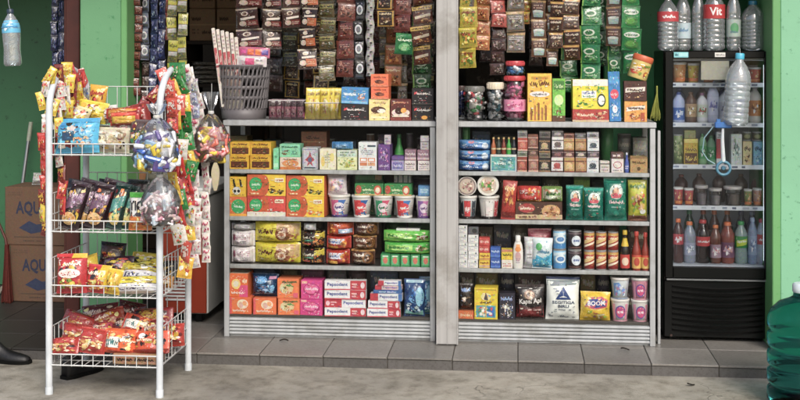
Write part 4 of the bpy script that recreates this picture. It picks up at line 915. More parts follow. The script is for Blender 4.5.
# shampoo bottle
m = MPP(518, YF); hb = 33 * m; t = thing('shampoo_bottle', 'white shampoo bottle with orange print, right cabinet third shelf', 'bottle', (P(518, 0, YF)[0], YF + .02, ZS[1]))
wr_ = 5.2 * m; pb = [(wr_ * .86, 0), (wr_ * .98, .006), (wr_, hb * .3), (wr_ * .98, hb * .55), (wr_ * .8, hb * .72), (wr_ * .55, hb * .82)]
mb = MB(); mb.lathe(pb, 18, '#dedbd6'); art_on(mb, lathe_surf(pb), [el(.5, .72, .22, .1, '#d8843c'), el(.5, .45, .2, .18, '#c8a0a0'), sq(.35, .2, .65, .4, '#8a7a90', 3), rr(.34, .8, .66, .9, '#e0a060')], True)
mb.xf(Matrix.Scale(.6, 4, (0, 1, 0))); mb.build('body', 'plastic', t)
mb = MB(); mb.lathe([(wr_ * .5, hb * .82), (wr_ * .52, hb * .97), (wr_ * .42, hb)], 14, '#e4e2de'); mb.build('cap', 'plastic', t)
put('refill_pouch', 'bag', 'silver refill pouch beside the shampoo bottle, right cabinet third shelf', 'pouch', 523.5, 534, 31, ZS[1], YF + .02, .04, '#b8b8bc', [rr(.2, .2, .8, .6, '#d0d0d4'), sq(.2, .3, .8, .5, '#888', 2)])
put('refill_pouch', 'bag', 'cyan and white refill pouch, right cabinet third shelf', 'pouch', 532, 552.3, 31, ZS[1], YF, .05, '#d0dde0', [pg([(.0, .1), (1, .12), (1, .55), (.6, .35), (.2, .45), (0, .3)], '#3aa8cc'), rr(.05, .04, .95, .2, '#2a90b8'), el(.32, .72, .16, .12, '#4aa85a'), hd(.25, .5, .85, .62, '#3a7a9a', 5), bl(.4, .1, .95, .5, ['#7accdc', '#2a88b0', '#b8e4ec'], 6)])
put('refill_pouch', 'bag', 'pink red pouch behind the cyan one, right cabinet third shelf', 'pouch', 528.5, 552, 38, ZS[1], YF + .06, .05, '#b84a5c', [rr(.1, .84, .9, .93, '#d88a94')])
def can_stack(a, b_, hs, c, A, nm):
    stack('RC', a, b_, [('drink_can', 'can', nm, 'can', h_, c, A) for h_ in hs])
can_stack(553, 566.5, (19.5, 19.5), '#7fb4d4', [rr(0, .0, 1, .3, '#3a80b8'), el(.55, .55, .3, .24, '#dfe8ee'), el(.55, .55, .2, .14, '#4a80b8'), pg([(.1, .7), (.9, .8), (.9, .95), (.1, .9)], '#d8e8f0')], 'light blue milk can')
can_stack(568, 582, (19.3, 19.3), '#33262a', [el(.58, .5, .26, .3, '#d8e0e8'), hd(.42, .42, .74, .6, '#3a5a98', 5), rr(0, .88, 1, .96, '#6a5a60'), rr(.0, .05, 1, .15, '#5a3a34')], 'dark brown milk can with white disc')
rc_ = [rr(0, .85, 1, 1, '#c8a050'), pg([(.1, .3), (.9, .62), (.9, .82), (.1, .55)], '#d8b878'), pg([(.1, .12), (.9, .4), (.9, .52), (.1, .26)], '#e8d8c0'), hd(.3, .62, .75, .78, '#f0dcc0', 4)]
for k, a in enumerate((584, 596, 608)): can_stack(a, a + 11, (19, 19), '#a8302c', rc_, ['first', 'second', 'third'][k] + ' red and gold energy drink can')
for (cx_, w_, h_, c, cap, lab, A, d) in ((625, 9.5, 40, '#1d1614', '#c8a824', '#b8302a', [el(.5, .5, .25, .3, '#e0c8b0')], 'dark soy sauce bottle with yellow shoulder'), (636.5, 9, 39, '#8a2a1a', '#b83024', '#d8b060', [el(.5, .5, .22, .32, '#b8402c'), rr(.0, .85, 1, 1, '#c8402a')], 'red chilli sauce bottle with yellow label, left one'), (645.5, 8, 38, '#8a2c1c', '#b83024', '#dcb868', [el(.5, .5, .22, .32, '#b8402c'), rr(.0, .85, 1, 1, '#c8402a')], 'red chilli sauce bottle with yellow label, right one')):
    m = MPP(cx_, YF); t = bottle('sauce_bottle', d + ', right cabinet third shelf', 'bottle', (P(cx_, 0, YF + .02)[0], YF + .025, ZS[1]), w_ * m, h_ * m, 'sauce', 'liquid', c, cap, lab, A, (.06, .4))
    if cap == '#c8a824':
        mb = MB(); pr_ = [(w_ * m / 2 * .82, h_ * m * .6), (w_ * m / 2 * .52, h_ * m * .74), (w_ * m / 2 * .45, h_ * m * .82)]; mb.lathe(pr_, 16, '#d0b028', False, False); mb.build('neck_label', 'plastic', t)
# ---- right cabinet, bottom shelf
stack('RD', 458.5, 474, [('coffee_box', 'box', 'low orange carton under a dark pouch', 'box', 8, '#c8622c', [hd(.1, .3, .9, .7, '#e8c8a0', 7)]), ('coffee_pouch', 'bag', 'dark pouch with blue title on the orange carton', 'pouch', 27, '#2a2220', [hd(.2, .7, .8, .84, '#8aa8d8', 5), bl(.1, .1, .9, .55, ['#8a6a50', '#c8b8a8', '#4a3a30', '#5a4030', '#e0d8d0'], 10)], {'x': (458.8, 473.5)})], depth=.06)
stack('RD', 474.5, 498, [('milk_box', 'box', 'yellow milk carton with flag crest', 'box', 31.5, '#dcc022', [rr(.05, .92, .95, .96, '#b8942a'), el(.5, .72, .22, .12, '#e8dca0'), pg([(.4, .62), (.5, .86), (.6, .62)], '#5a4a4a'), hd(.25, .50, .75, .58, '#6a4a1a', 6), rr(.08, .06, .92, .44, '#4aa0a8'), el(.3, .26, .16, .14, '#c83a3a'), el(.34, .26, .1, .1, '#f0f0e8'), rr(.55, .1, .86, .4, '#2a6ab0'), bl(.1, .08, .9, .42, ['#e8e4d8', '#c84a3a', '#3a8a6a', '#d8c890'], 9), rr(.48, .06, .52, .44, '#d8a860')])], depth=.09)
stack('RD', 499, 515, [('coffee_box', 'box', 'dark carton with blue title and white cup', 'box', 26.5, '#262230', [hd(.1, .72, .8, .88, '#98b0e0', 5), bl(.1, .1, .9, .65, ['#d8d0c8', '#6a5040', '#3a4a70', '#a89888', '#1a1418', '#e8e4e0'], 12)])], depth=.07)
put('coffee_pouch', 'bag', 'large dark coffee pouch with white script and red base, right cabinet bottom shelf', 'pouch', 515.5, 545, 35, ZS[0], YF - .004, .07, '#241a1a', [rr(.02, .06, .98, .32, '#7a1f24'), pg([(.02, .32), (.98, .32), (.98, .42), (.5, .36), (.02, .46)], '#4a1a1c'), el(.48, .72, .2, .13, '#8a6a58'), el(.48, .72, .16, .1, '#c8a890'), el(.46, .74, .08, .05, '#4a3028'), tx('Kapal Api', .12, .42, .9, .6, '#e8e4e0', .04), sq(.4, .26, .9, .34, '#d8b8b0', 1), rr(0, .93, 1, 1, '#3a3030')], fat=.9)
put('flour_bag', 'bag', 'white flour bag with blue triangle, right cabinet bottom shelf', 'bag', 545.5, 579.5, 43, ZS[0], YF - .004, .08, '#eef2ee', [rr(0, .94, 1, 1, '#2a3f6a'), pg([(.02, .8), (.98, .84), (.98, .94), (.02, .92)], '#8a9498'), pg([(.26, .50), (.74, .50), (.5, .80)], '#24407c'), pg([(.38, .55), (.62, .55), (.5, .69)], '#d0d6d4'), tx('SEGITIGA', .16, .40, .86, .47, '#4a5468'), tx('BIRU', .34, .31, .68, .38, '#4a5468'), sq(.2, .24, .8, .29, '#6a7484', 1), hd(.36, .06, .68, .12, '#2a3a6a', 4)], crimp=.05, mat='plastic')
put('detergent_bag', 'bag', 'yellow detergent bag with blue and pink lettering, right cabinet bottom shelf', 'bag', 580, 610.5, 29, ZS[0], YF - .004, .07, '#dcb624', [el(.5, .62, .42, .22, '#e8d070'), pg([(.12, .5), (.3, .82), (.7, .86), (.92, .74), (.88, .5), (.5, .42)], '#c84a5c'), pg([(.16, .54), (.28, .76), (.72, .8), (.88, .7), (.84, .54), (.5, .48)], '#27408a'), tx('BOOM', .22, .54, .82, .7, '#f0ecec', .04), bl(.1, .08, .95, .4, ['#7aa83a', '#e8dca0', '#c88a2a', '#d8c840', '#a85a3a'], 9)], crimp=.05, tilt=1.5)
cb = [pg([(.2, .15), (.5, .3), (.45, .9), (.2, .85)], '#5a8ac0'), bl(.2, .1, .8, .9, ['#a8c8e0', '#c890b0', '#dfe8f0', '#6a90c8'], 12), rr(0, .0, 1, .08, '#8a9ab0')]
cp = [el(.5, .5, .22, .34, '#5a4a9a'), el(.5, .5, .18, .28, '#c8487a'), hd(.38, .4, .62, .6, '#f0e4ec', 3), rr(.7, .1, .82, .9, '#d88aa0'), rr(.16, .1, .28, .9, '#d890a8'), rr(0, 0, 1, .08, '#c890a0')]
stack('RD', 611, 630.5, [('noodle_cup', 'cup', 'white cup with pink round emblem, left cup pile', 'cup', 22.5, '#dcd8d6', cp), ('noodle_cup', 'cup', 'pale blue patterned cup, left cup pile', 'cup', 21.5, '#d4dce0', cb)])
stack('RD', 631.5, 650, [('noodle_cup', 'cup', 'white cup with pink emblem, right cup pile', 'cup', 22, '#dcd8d4', cp), ('noodle_cup', 'cup', 'pink cup with round emblem, right cup pile', 'cup', 22, '#c88a9c', cp)])

# ---- dim rear rows on the cabinet shelves
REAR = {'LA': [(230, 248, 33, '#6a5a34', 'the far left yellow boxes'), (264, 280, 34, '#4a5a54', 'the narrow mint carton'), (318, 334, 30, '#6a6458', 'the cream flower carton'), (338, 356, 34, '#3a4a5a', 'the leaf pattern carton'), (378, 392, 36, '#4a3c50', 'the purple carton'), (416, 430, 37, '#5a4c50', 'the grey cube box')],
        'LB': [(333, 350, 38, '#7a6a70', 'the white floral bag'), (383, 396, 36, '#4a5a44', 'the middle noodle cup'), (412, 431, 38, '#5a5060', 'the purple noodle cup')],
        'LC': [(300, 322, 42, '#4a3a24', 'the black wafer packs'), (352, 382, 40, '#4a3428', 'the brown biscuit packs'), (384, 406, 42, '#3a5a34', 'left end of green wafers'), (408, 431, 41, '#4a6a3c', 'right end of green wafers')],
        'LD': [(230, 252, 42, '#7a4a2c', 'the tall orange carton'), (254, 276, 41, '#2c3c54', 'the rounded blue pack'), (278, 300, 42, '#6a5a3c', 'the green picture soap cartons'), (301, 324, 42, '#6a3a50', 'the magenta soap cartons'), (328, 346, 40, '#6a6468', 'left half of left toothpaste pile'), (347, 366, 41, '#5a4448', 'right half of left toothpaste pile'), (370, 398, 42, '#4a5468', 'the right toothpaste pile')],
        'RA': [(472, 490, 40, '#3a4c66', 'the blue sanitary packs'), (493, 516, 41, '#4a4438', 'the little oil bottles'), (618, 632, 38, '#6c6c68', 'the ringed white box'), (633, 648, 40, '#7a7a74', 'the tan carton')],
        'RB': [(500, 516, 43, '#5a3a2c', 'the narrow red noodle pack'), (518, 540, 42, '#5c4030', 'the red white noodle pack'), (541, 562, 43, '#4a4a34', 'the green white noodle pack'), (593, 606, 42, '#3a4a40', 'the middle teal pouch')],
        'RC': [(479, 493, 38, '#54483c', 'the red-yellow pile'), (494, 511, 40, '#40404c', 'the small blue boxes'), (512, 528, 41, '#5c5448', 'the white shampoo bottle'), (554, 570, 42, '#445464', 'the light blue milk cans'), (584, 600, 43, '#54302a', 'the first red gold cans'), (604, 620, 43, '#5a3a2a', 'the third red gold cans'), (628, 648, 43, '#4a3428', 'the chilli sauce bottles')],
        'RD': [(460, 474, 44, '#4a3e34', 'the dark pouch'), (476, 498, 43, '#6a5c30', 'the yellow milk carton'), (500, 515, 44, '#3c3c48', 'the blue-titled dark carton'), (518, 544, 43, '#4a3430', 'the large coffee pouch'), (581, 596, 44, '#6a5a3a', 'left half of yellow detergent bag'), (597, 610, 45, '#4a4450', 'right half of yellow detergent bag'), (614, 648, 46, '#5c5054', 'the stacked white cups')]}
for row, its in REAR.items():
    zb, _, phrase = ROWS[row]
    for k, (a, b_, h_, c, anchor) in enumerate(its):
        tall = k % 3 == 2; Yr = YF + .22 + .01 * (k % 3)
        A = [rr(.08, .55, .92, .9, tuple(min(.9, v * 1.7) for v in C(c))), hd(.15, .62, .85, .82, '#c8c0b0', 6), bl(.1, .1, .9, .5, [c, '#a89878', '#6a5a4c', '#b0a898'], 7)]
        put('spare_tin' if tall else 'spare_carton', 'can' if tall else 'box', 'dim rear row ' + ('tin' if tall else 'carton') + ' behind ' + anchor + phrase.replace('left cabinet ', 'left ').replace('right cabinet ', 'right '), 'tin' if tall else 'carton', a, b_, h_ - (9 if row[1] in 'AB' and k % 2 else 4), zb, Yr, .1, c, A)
# ================================================================== COUNTER GOODS
def thing_at(px, Y): return P(px, 0, Y)[0]
# slotted grey basket
m = MPP(243, .46); X = thing_at(243, .46); rb, rt_, hB = 22 * m, 26 * m, 54 * m; zc0 = ZS[4] + .0005
bk = thing('plastic_basket', 'tall grey slotted plastic basket on left counter', 'basket', (X, CY0 + .03 + rt_, zc0))
mb = MB(); n = 32
def rad(z): return rb + (rt_ - rb) * z / hB
mb.lathe([(rb * .98, 0), (rb, .004), (rad(hB * .2), hB * .2), (rad(hB * .2) - .003, hB * .2), (rb * .96, .006)], n, '#fff', True, True)
for k in range(4):
    z = hB * (.2 + .19 * k); 
    if k: mb.lathe([(rad(z) - .003, z - .009), (rad(z) + .0008, z - .009), (rad(z) + .001, z + .009), (rad(z) - .003, z + .009)], n, '#fff', False, False)
for k in range(4):
    za, zb_ = hB * (.2 + .19 * k) - .002, hB * (.2 + .19 * (k + 1)) + .002
    for i in range(34):
        a = 2 * math.pi * (i + (.3 * k)) / 34; a2 = a + .10
        mb.tube([((rad(za) - .001) * math.sin(a), -(rad(za) - .001) * math.cos(a), za), ((rad(zb_) - .001) * math.sin(a2), -(rad(zb_) - .001) * math.cos(a2), zb_)], .006, 4, '#fff', False, False)
z = hB * .96
mb.lathe([(rad(z) - .003, z - .012), (rad(z) + .001, z - .012), (rt_ + .003, hB - .006), (rt_ + .005, hB), (rt_ - .002, hB), (rad(z) - .003, z)], n, '#fff', False, False)
mb.build('basket_body', 'grey_plastic', bk)
# wafer stick packets standing in the basket
for k in range(6):
    px = 213 + k * 4.6; Y = .41 + .012 * (k % 2); xb, _ = P(px + 12, 0, Y); L = (60 + 4 * (k % 3)) * MPP(px, Y) + .10
    mb = MB(); mb.cbox(-.009, .009, -.006, .006, 0, L, '#d8d0c4', .003)
    art_on(mb, lambda u, v: (Vector((-.009 + .018 * u, -.006, v * L)), Vector((0, -1, 0))), [rr(.1, .55, .9, .75, '#b04a50'), sq(.15, .78, .85, .95, '#a88', 4), rr(.1, .5, .9, .53, '#8a3a44'), hd(.2, .6, .8, .7, '#f0e0d8', 2), rr(.3, .3, .7, .5, '#c8a8a0')])
    x0_, z0_ = P(px + 11, 60, Y); ang = math.radians(-7.5 + .6 * k)
    zt_ = P(px, 28 + 1.2 * k + 3 * (k == 5), Y)[1]; zb2 = zt_ - L * math.cos(ang)
    o = mb.build('wafer_stick', 'foil', None, (P(px, 0, Y)[0] + math.sin(-ang) * L, Y, zb2), (0, ang, 0))
    tag(o, ['leftmost', 'second', 'third', 'fourth', 'fifth', 'rightmost'][k] + ' long white and red packet standing in the grey basket', 'packet')
Y = .40
def lean_pack(name, px0, px1, py0, py1, Y, col, art, label, cat, tilt=0, depth=.03, lean=0, shape='hbag'):
    X0, Z1 = P(px0, py0, Y); X1, Z0 = P(px1, py1, Y); SEED[0] += 1
    if shape == 'box': mb = mk_box(X1 - X0, depth, Z1 - Z0, col, art); mt = 'card'
    else: mb = mk_bag(X1 - X0, depth, Z1 - Z0, col, art, shape == 'hbag', SEED[0]); mt = 'foil'
    o = mb.build(name, mt, None, ((X0 + X1) / 2, Y + depth / 2, Z0), (math.radians(lean), math.radians(tilt), 0)); return tag(o, label, cat)
lean_pack('candy_pack', 238, 269, 47, 58, .42, '#b05a78', [rr(.05, .3, .25, .8, '#c84a8a'), rr(.3, .3, .5, .8, '#d8642c'), rr(.55, .3, .72, .8, '#e07a34'), rr(.76, .3, .95, .8, '#5a4a98')], 'pink and orange packet lying on top of the grey basket', 'packet', 3)
lean_pack('candy_pack', 236, 266, 56, 67, .40, '#c8c0c0', [rr(.3, .2, .6, .8, '#d04a7a'), sq(.65, .2, .95, .8, '#888', 2)], 'white packet with pink band lying on the grey basket rim', 'packet', 2)
# clear tubs with sachets
def tub(px0, px1, py0, Y, label, cat='tub'):
    X0, X1 = P(px0, 0, Y)[0], P(px1, 0, Y)[0]; h_ = P(px0, py0, Y)[1] - ZS[4]; d_ = .11; w_ = X1 - X0
    t = thing('clear_tub', label, cat, ((X0 + X1) / 2, Y + d_ / 2, ZS[4] + .0005)); mb = MB()
    V = []
    for z, s in ((0, .92), (h_, 1)): V += [(-w_ / 2 * s, -d_ / 2 * s, z), (w_ / 2 * s, -d_ / 2 * s, z), (w_ / 2 * s, d_ / 2 * s, z), (-w_ / 2 * s, d_ / 2 * s, z)]
    mb.add(V, [[0, 1, 5, 4], [1, 2, 6, 5], [2, 3, 7, 6], [3, 0, 4, 7], [3, 2, 1, 0]], '#fff'); mb.build('tub_wall', 'tub_film', t)
    mb = MB(); c = [(-w_ / 2, -d_ / 2, h_), (w_ / 2, -d_ / 2, h_), (w_ / 2, d_ / 2, h_), (-w_ / 2, d_ / 2, h_), (-w_ / 2, -d_ / 2, h_)]; mb.tube(c, .003, 6, '#b8b4b4'); mb.build('rim', 'plastic', t)
    return X0, X1, h_
X0, X1, h_ = tub(268.5, 304, 100.5, .35, 'low clear tub of pink sachets on left counter')
for k in range(7):
    x = X0 + .018 + (X1 - X0 - .036) * k / 6
    mb = mk_bag(.042, .012, .098, '#5a2438', [rr(.1, .1, .9, .62, '#b8607c'), el(.5, .36, .3, .16, '#d8a0b0'), bl(.1, .1, .9, .6, ['#c87a90', '#8a3a54', '#e0b8c0', '#6a3a4a'], 6), rr(.05, .7, .95, .92, '#3a1620')], False, 40 + k)
    tag(mb.build('sachet', 'sachetfoil', None, (x, .375 + .012 * (k % 3), ZS[4] + .004), (math.radians(-4), math.radians(RN.uniform(-5, 5)), math.radians(RN.uniform(-20, 20)))), ['far left', 'second', 'third', 'middle', 'fifth', 'sixth', 'far right'][k] + ' maroon and pink sachet inside the low clear tub', 'sachet')
X0, X1, h_ = tub(305, 338.5, 103, .35, 'clear tub of yellow sachets on left counter')
for k in range(6):
    x = X0 + .02 + (X1 - X0 - .04) * k / 5
    mb = mk_bag(.05, .012, .155, '#d8c034', [rr(.06, .9, .94, .97, '#e8dc80'), el(.55, .45, .3, .2, '#e8d8a0'), bl(.1, .15, .9, .75, ['#e8dc70', '#c89a3a', '#d8c8a0', '#b8a020', '#c87a6a'], 9), hd(.15, .76, .85, .88, '#7a5a1a', 5)], False, 60 + k)
    tag(mb.build('sachet', 'sachetfoil', None, (x, .375 + .014 * (k % 3), ZS[4] + .004), (math.radians(-3), math.radians(RN.uniform(-4, 4)), math.radians(RN.uniform(-15, 15)))), ['far left', 'second', 'third', 'fourth', 'fifth', 'far right'][k] + ' yellow sachet standing in its clear tub', 'sachet')
blk = [pg([(.1, .6), (.22, .66), (.24, .8), (.12, .74)], '#c8323a'), hd(.22, .58, .84, .74, '#e0dcd8', 8), sq(.35, .2, .7, .3, '#8a3a3a', 1), rr(0, .0, 1, .06, '#4a4442')]
blue = [rr(.02, .04, .98, .18, '#7ab4d8'), hd(.1, .45, .55, .7, '#e4f0f4', 5), pg([(.6, .3), (.78, .35), (.92, .7), (.72, .62)], '#d8c0b0'), bl(.58, .2, .97, .8, ['#c88a70', '#e0d8d0', '#8a5a48', '#5aa0c8'], 7)]
stack('LT', 340.5, 368, [('coffee_box', 'box', 'black carton under the blue one', 'box', 16.5, '#1c181a', blk), ('candy_box', 'box', 'blue carton lying on a black one', 'box', 16.5, '#3a86bc', blue, {'tilt': 2, 'x': (341, 368.5)})], depth=.1)
orr = [hd(.15, .66, .85, .82, '#a84a30', 7), el(.45, .4, .22, .16, '#5a2a1c'), el(.6, .36, .16, .12, '#8a4630'), rr(0, 0, 1, .14, '#d87a5a')]
stack('LT', 368.5, 389.5, [('wafer_box', 'box', 'cream yellow carton with chocolate picture', 'box', 21.5, '#e2d08a', [hd(.2, .78, .8, .9, '#a88a4a', 6), el(.45, .5, .36, .16, '#4a2a1a'), el(.6, .45, .2, .1, '#e8e0d0'), el(.35, .55, .15, .07, '#6a4028'), rr(.1, .1, .9, .2, '#e8dcae')]), ('wafer_box', 'box', 'orange carton in the pile of two', 'box', 12.5, '#e0683a', orr, {'x': (371, 389)}), ('wafer_box', 'box', 'orange carton in the pile of two', 'box', 12.5, '#e06e40', orr, {'x': (371, 389)})], depth=.09)
stack('LT', 390, 411, [('wafer_box', 'box', 'dark red carton with chocolate plate picture', 'box', 21.5, '#5a1f1c', [hd(.15, .8, .85, .92, '#c88a6a', 7), el(.5, .38, .44, .2, '#d8ccb8'), el(.42, .46, .2, .16, '#3a1c14'), el(.64, .48, .14, .12, '#e0a040'), rr(0, 0, 1, .16, '#7a3028'), rr(.1, .18, .9, .24, '#e0d4c0')])], depth=.09)
stack('LT', 411.8, 433.8, [('coffee_box', 'box', 'black carton with gold mark, right end pile', 'box', 16.5, '#171416', blk + [el(.58, .2, .14, .12, '#d89a34')]), ('coffee_box', 'box', 'black carton without gold mark, right end pile', 'box', 16.2, '#1a1618', blk)], depth=.1)
# ---- right counter: jars
def jar(px0, px1, py0, Y, lidc, cols, label, lidh=6, n=70, lab=None, base=ZS[4], big=1.0):
    m = MPP((px0 + px1) / 2, Y); X0, X1 = P(px0, 0, Y)[0], P(px1, 0, Y)[0]; r = (X1 - X0) / 2; h_ = P(px0, py0, Y)[1] - base; hl = lidh * m
    t = thing('candy_jar', label, 'jar', ((X0 + X1) / 2, Y + r, base + .0005))
    pf = [(r * .92, 0), (r, .008), (r, h_ - hl - .02), (r * .92, h_ - hl - .006), (r * .84, h_ - hl)]
    mb = MB(); mb.lathe(pf, 20, '#fff', True, False); mb.build('glass', 'jar_glass', t)
    mb = MB(); mb.lathe([(r * .9, h_ - hl), (r * .92, h_ - hl + .004), (r * .92, h_ - .004), (r * .86, h_)], 20, lidc)
    for i in range(20):
        a = i * math.pi / 10; mb.box(r * .915 * math.sin(a) - .0015, r * .915 * math.sin(a) + .0015, -r * .915 * math.cos(a) - .0015, -r * .915 * math.cos(a) + .0015, h_ - hl + .005, h_ - .006, lidc)
    mb.build('lid', 'plastic', t)
    mb = MB(); rnd = random.Random(int(px0 * 7))
    for i in range(n):
        a = rnd.uniform(0, 6.28); q = r * .9 * (rnd.random() ** .3) - .008; z = rnd.uniform(.008, (h_ - hl) * .9); s = rnd.uniform(.006, .010) * big
        k0 = len(mb.v); mb.cbox(-s * 1.5, s * 1.5, -s, s, -s * .8, s * .8, rnd.choice(cols), s * .5)
        mb.xf(Matrix.Translation((q * math.sin(a), -q * math.cos(a), z + s)) @ Matrix.Rotation(rnd.uniform(0, 6), 4, Vector((rnd.random(), rnd.random(), rnd.random() + .1))), k0)
    mb.build('candies', 'foil', t)
    if lab: mb = MB(); mb.lathe([(r * 1.006, h_ * lab[0]), (r * 1.006, h_ * lab[1])], 20, lab[2], False, False); art_on(mb, lathe_surf([(r * 1.006, h_ * lab[0]), (r * 1.006, h_ * lab[1])]), lab[3], True); mb.build('label', 'plastic', t)
    return base + h_
jar(456, 466, 86, .44, '#4a3a38', ['#2a3468', '#3a4a8a', '#1c2244'], 'dark blue jar half hidden by the white post', 5)
jar(463.5, 485, 86.5, .34, '#6f6e6a', ['#c83038', '#d8d4d0', '#2f8a4a', '#e0dcd8', '#3a3a40', '#b8b4b0'], 'glass jar of red, green and white sweets with grey lid', 6, 110, None, ZS[4], 1.3)
jar(486, 504.5, 82.5, .35, '#d8ceb8', ['#e0e0e0', '#2a3438', '#c8ccd0', '#3a6a78', '#dcdcdc'], 'glass jar of black and white sweets with cream lid', 7, 110)
z1 = jar(503, 526.5, 76, .34, '#b82a34', ['#d85a90', '#e080a8', '#c84078', '#e8a8c0'], 'jar of pink sweets with red lid on right counter', 5, 130, (.22, .48, '#d888a8', [hd(.25, .35, .75, .7, '#a83a68', 6), bl(.2, .1, .85, .9, ['#e8b8c8', '#c86a90', '#b0507a'], 6)]))
jar(505, 525.5, 61, .35, '#b8303a', ['#3a7ab8', '#6aa8d8', '#d8e0e8', '#2a5a98'], 'jar of blue sweets with red lid on the pink one', 5, 70, None, z1)
stack('RT', 527, 551.5, [('wafer_box', 'box', 'tall yellow carton with wafer sticks', 'box', 48, '#dcb43c', [hd(.1, .72, .9, .86, '#6a3a14', 7), rr(.15, .88, .85, .94, '#b88a24'), el(.5, .57, .42, .06, '#e0dcd4'), hd(.2, .54, .8, .6, '#5a5a6a', 8)] + [pg([(.12 + .15 * k, .03), (.2 + .15 * k, .03), (.2 + .15 * k, .28 + .05 * (k % 3)), (.12 + .15 * k, .3 + .05 * (k % 3))], ['#8a5426', '#a8703a'][k % 2]) for k in range(5)])], depth=.07)
stack('RT', 552.3, 565.3, [('drink_carton', 'box', 'narrow tall green carton', 'box', 43, '#6fb842', [rr(.08, .75, .92, .95, '#3f7a30'), hd(.15, .78, .85, .88, '#d8e8b0', 4), el(.5, .5, .36, .13, '#c8e0a0'), rr(0, .0, 1, .14, '#5a3a24'), bl(.1, .15, .9, .42, ['#4a8a3a', '#a8d070', '#8a5a34'], 6)])], depth=.06)
z1 = stack('RT', 572, 609, [('milk_box', 'box', 'low red carton under the yellow drink carton', 'box', 12.5, '#a8342c', [hd(.12, .4, .6, .72, '#e8d0b0', 8), bl(.6, .1, .97, .9, ['#d8a878', '#6a2a20', '#e8d0b0'], 6), rr(0, 0, 1, .15, '#c8b090')])], depth=.1)
put('milk_box', 'box', 'yellow coconut drink carton with white top on right counter', 'box', 572, 608.5, 30, z1, CY0 + .022, .09, '#dcd034', [rr(0, .78, 1, 1, '#dedfd6'), rr(.25, .38, .66, .62, '#e8e8e4'), hd(.28, .5, .62, .6, '#3a5aa0', 6), hd(.28, .4, .62, .48, '#3a8a4a', 6), el(.8, .3, .12, .22, '#2a3a1c'), el(.8, .3, .09, .16, '#e8e8e0'), bl(.05, .05, .6, .32, ['#3a7a34', '#6aa03a', '#e8e070', '#5a8a2a'], 8), bl(.66, .5, .98, .8, ['#3f8a3a', '#78b04a'], 4)])
put('snack_box', 'box', 'tall light blue carton tilted on right counter', 'box', 609.8, 621.5, 50, ZS[4] + .002, CY0 + .02, .05, '#2a7ab4', [el(.5, .55, .36, .1, '#d0405a'), hd(.25, .52, .75, .58, '#f0e0e4', 4), rr(.1, .76, .9, .9, '#4a9acc'), el(.5, .25, .22, .08, '#dfeaf0'), hd(.2, .1, .8, .18, '#cfe4f0', 5)], tilt=-2.2)
z1 = stack('RT', 624, 647, [('coffee_box', 'box', 'orange brown carton with white oval', 'box', 21, '#d89a48', [pg([(.08, .5), (.9, .62), (.92, .8), (.1, .7)], '#e8e0d4'), hd(.16, .58, .84, .72, '#4a2a1a', 7), bl(.1, .04, .95, .45, ['#b86a2c', '#e8c880', '#8a4a20', '#d8b060'], 8), rr(.72, .05, .9, .45, '#a84a24')]), ('coffee_box', 'box', 'dark brown carton with white oval', 'box', 20, '#4a2820', [pg([(.06, .42), (.92, .5), (.94, .72), (.08, .66)], '#dcd4c8'), hd(.14, .49, .86, .64, '#3a2018', 7), bl(.1, .05, .9, .35, ['#8a5a3a', '#c8a070', '#2a1410'], 6)])], depth=.08)
# tilted plastic jar lying on the brown cartons
m = MPP(640, .36); t = thing('snack_jar', 'tilted snack jar with orange lid on the brown cartons', 'jar', (P(637, 0, .37)[0], .39, z1 + .012), (0, math.radians(18), 0))
r = 10 * m; mb = MB(); pj = [(r * .94, 0), (r, .006), (r, 18 * m)]; mb.lathe(pj, 20, '#d8c070'); art_on(mb, lathe_surf(pj), [bl(.1, .1, .9, .9, ['#e8dca0', '#c8602c', '#7a9a3a', '#e0b040', '#b83a2a', '#e8e8d8'], 16)], True); mb.build('body', 'plastic', t)
mb = MB(); mb.lathe([(r * 1.02, 18 * m), (r * 1.05, 18.6 * m), (r * 1.04, 23 * m), (r * .96, 24 * m)], 22, '#c85a2c'); mb.build('lid', 'plastic', t)
# whisk broom of dry straw behind the right end of the counter
t = thing('straw_whisk', 'small greenish straw whisk hanging beside the fridge', 'whisk', (P(656, 0, .36)[0], .355, P(656, 121, .36)[1]))
mb = MB(); rnd = random.Random(3); L = 27 * MPP(656, .33)
for i in range(60):
    a = rnd.uniform(-.028, .022); y = rnd.uniform(-.012, .012)
    mb.tube([(a, y, rnd.uniform(0, .03)), (a * .6, y * .7, L * .5), (a * .12 + .004, y * .2, L)], .0014, 3, '#fff')
mb.build('bristles', 'straw', t)
mb = MB(); mb.tube([(.004, 0, L - .004), (.004, .003, L + .04)], .004, 6); mb.build('handle', 'straw', t)

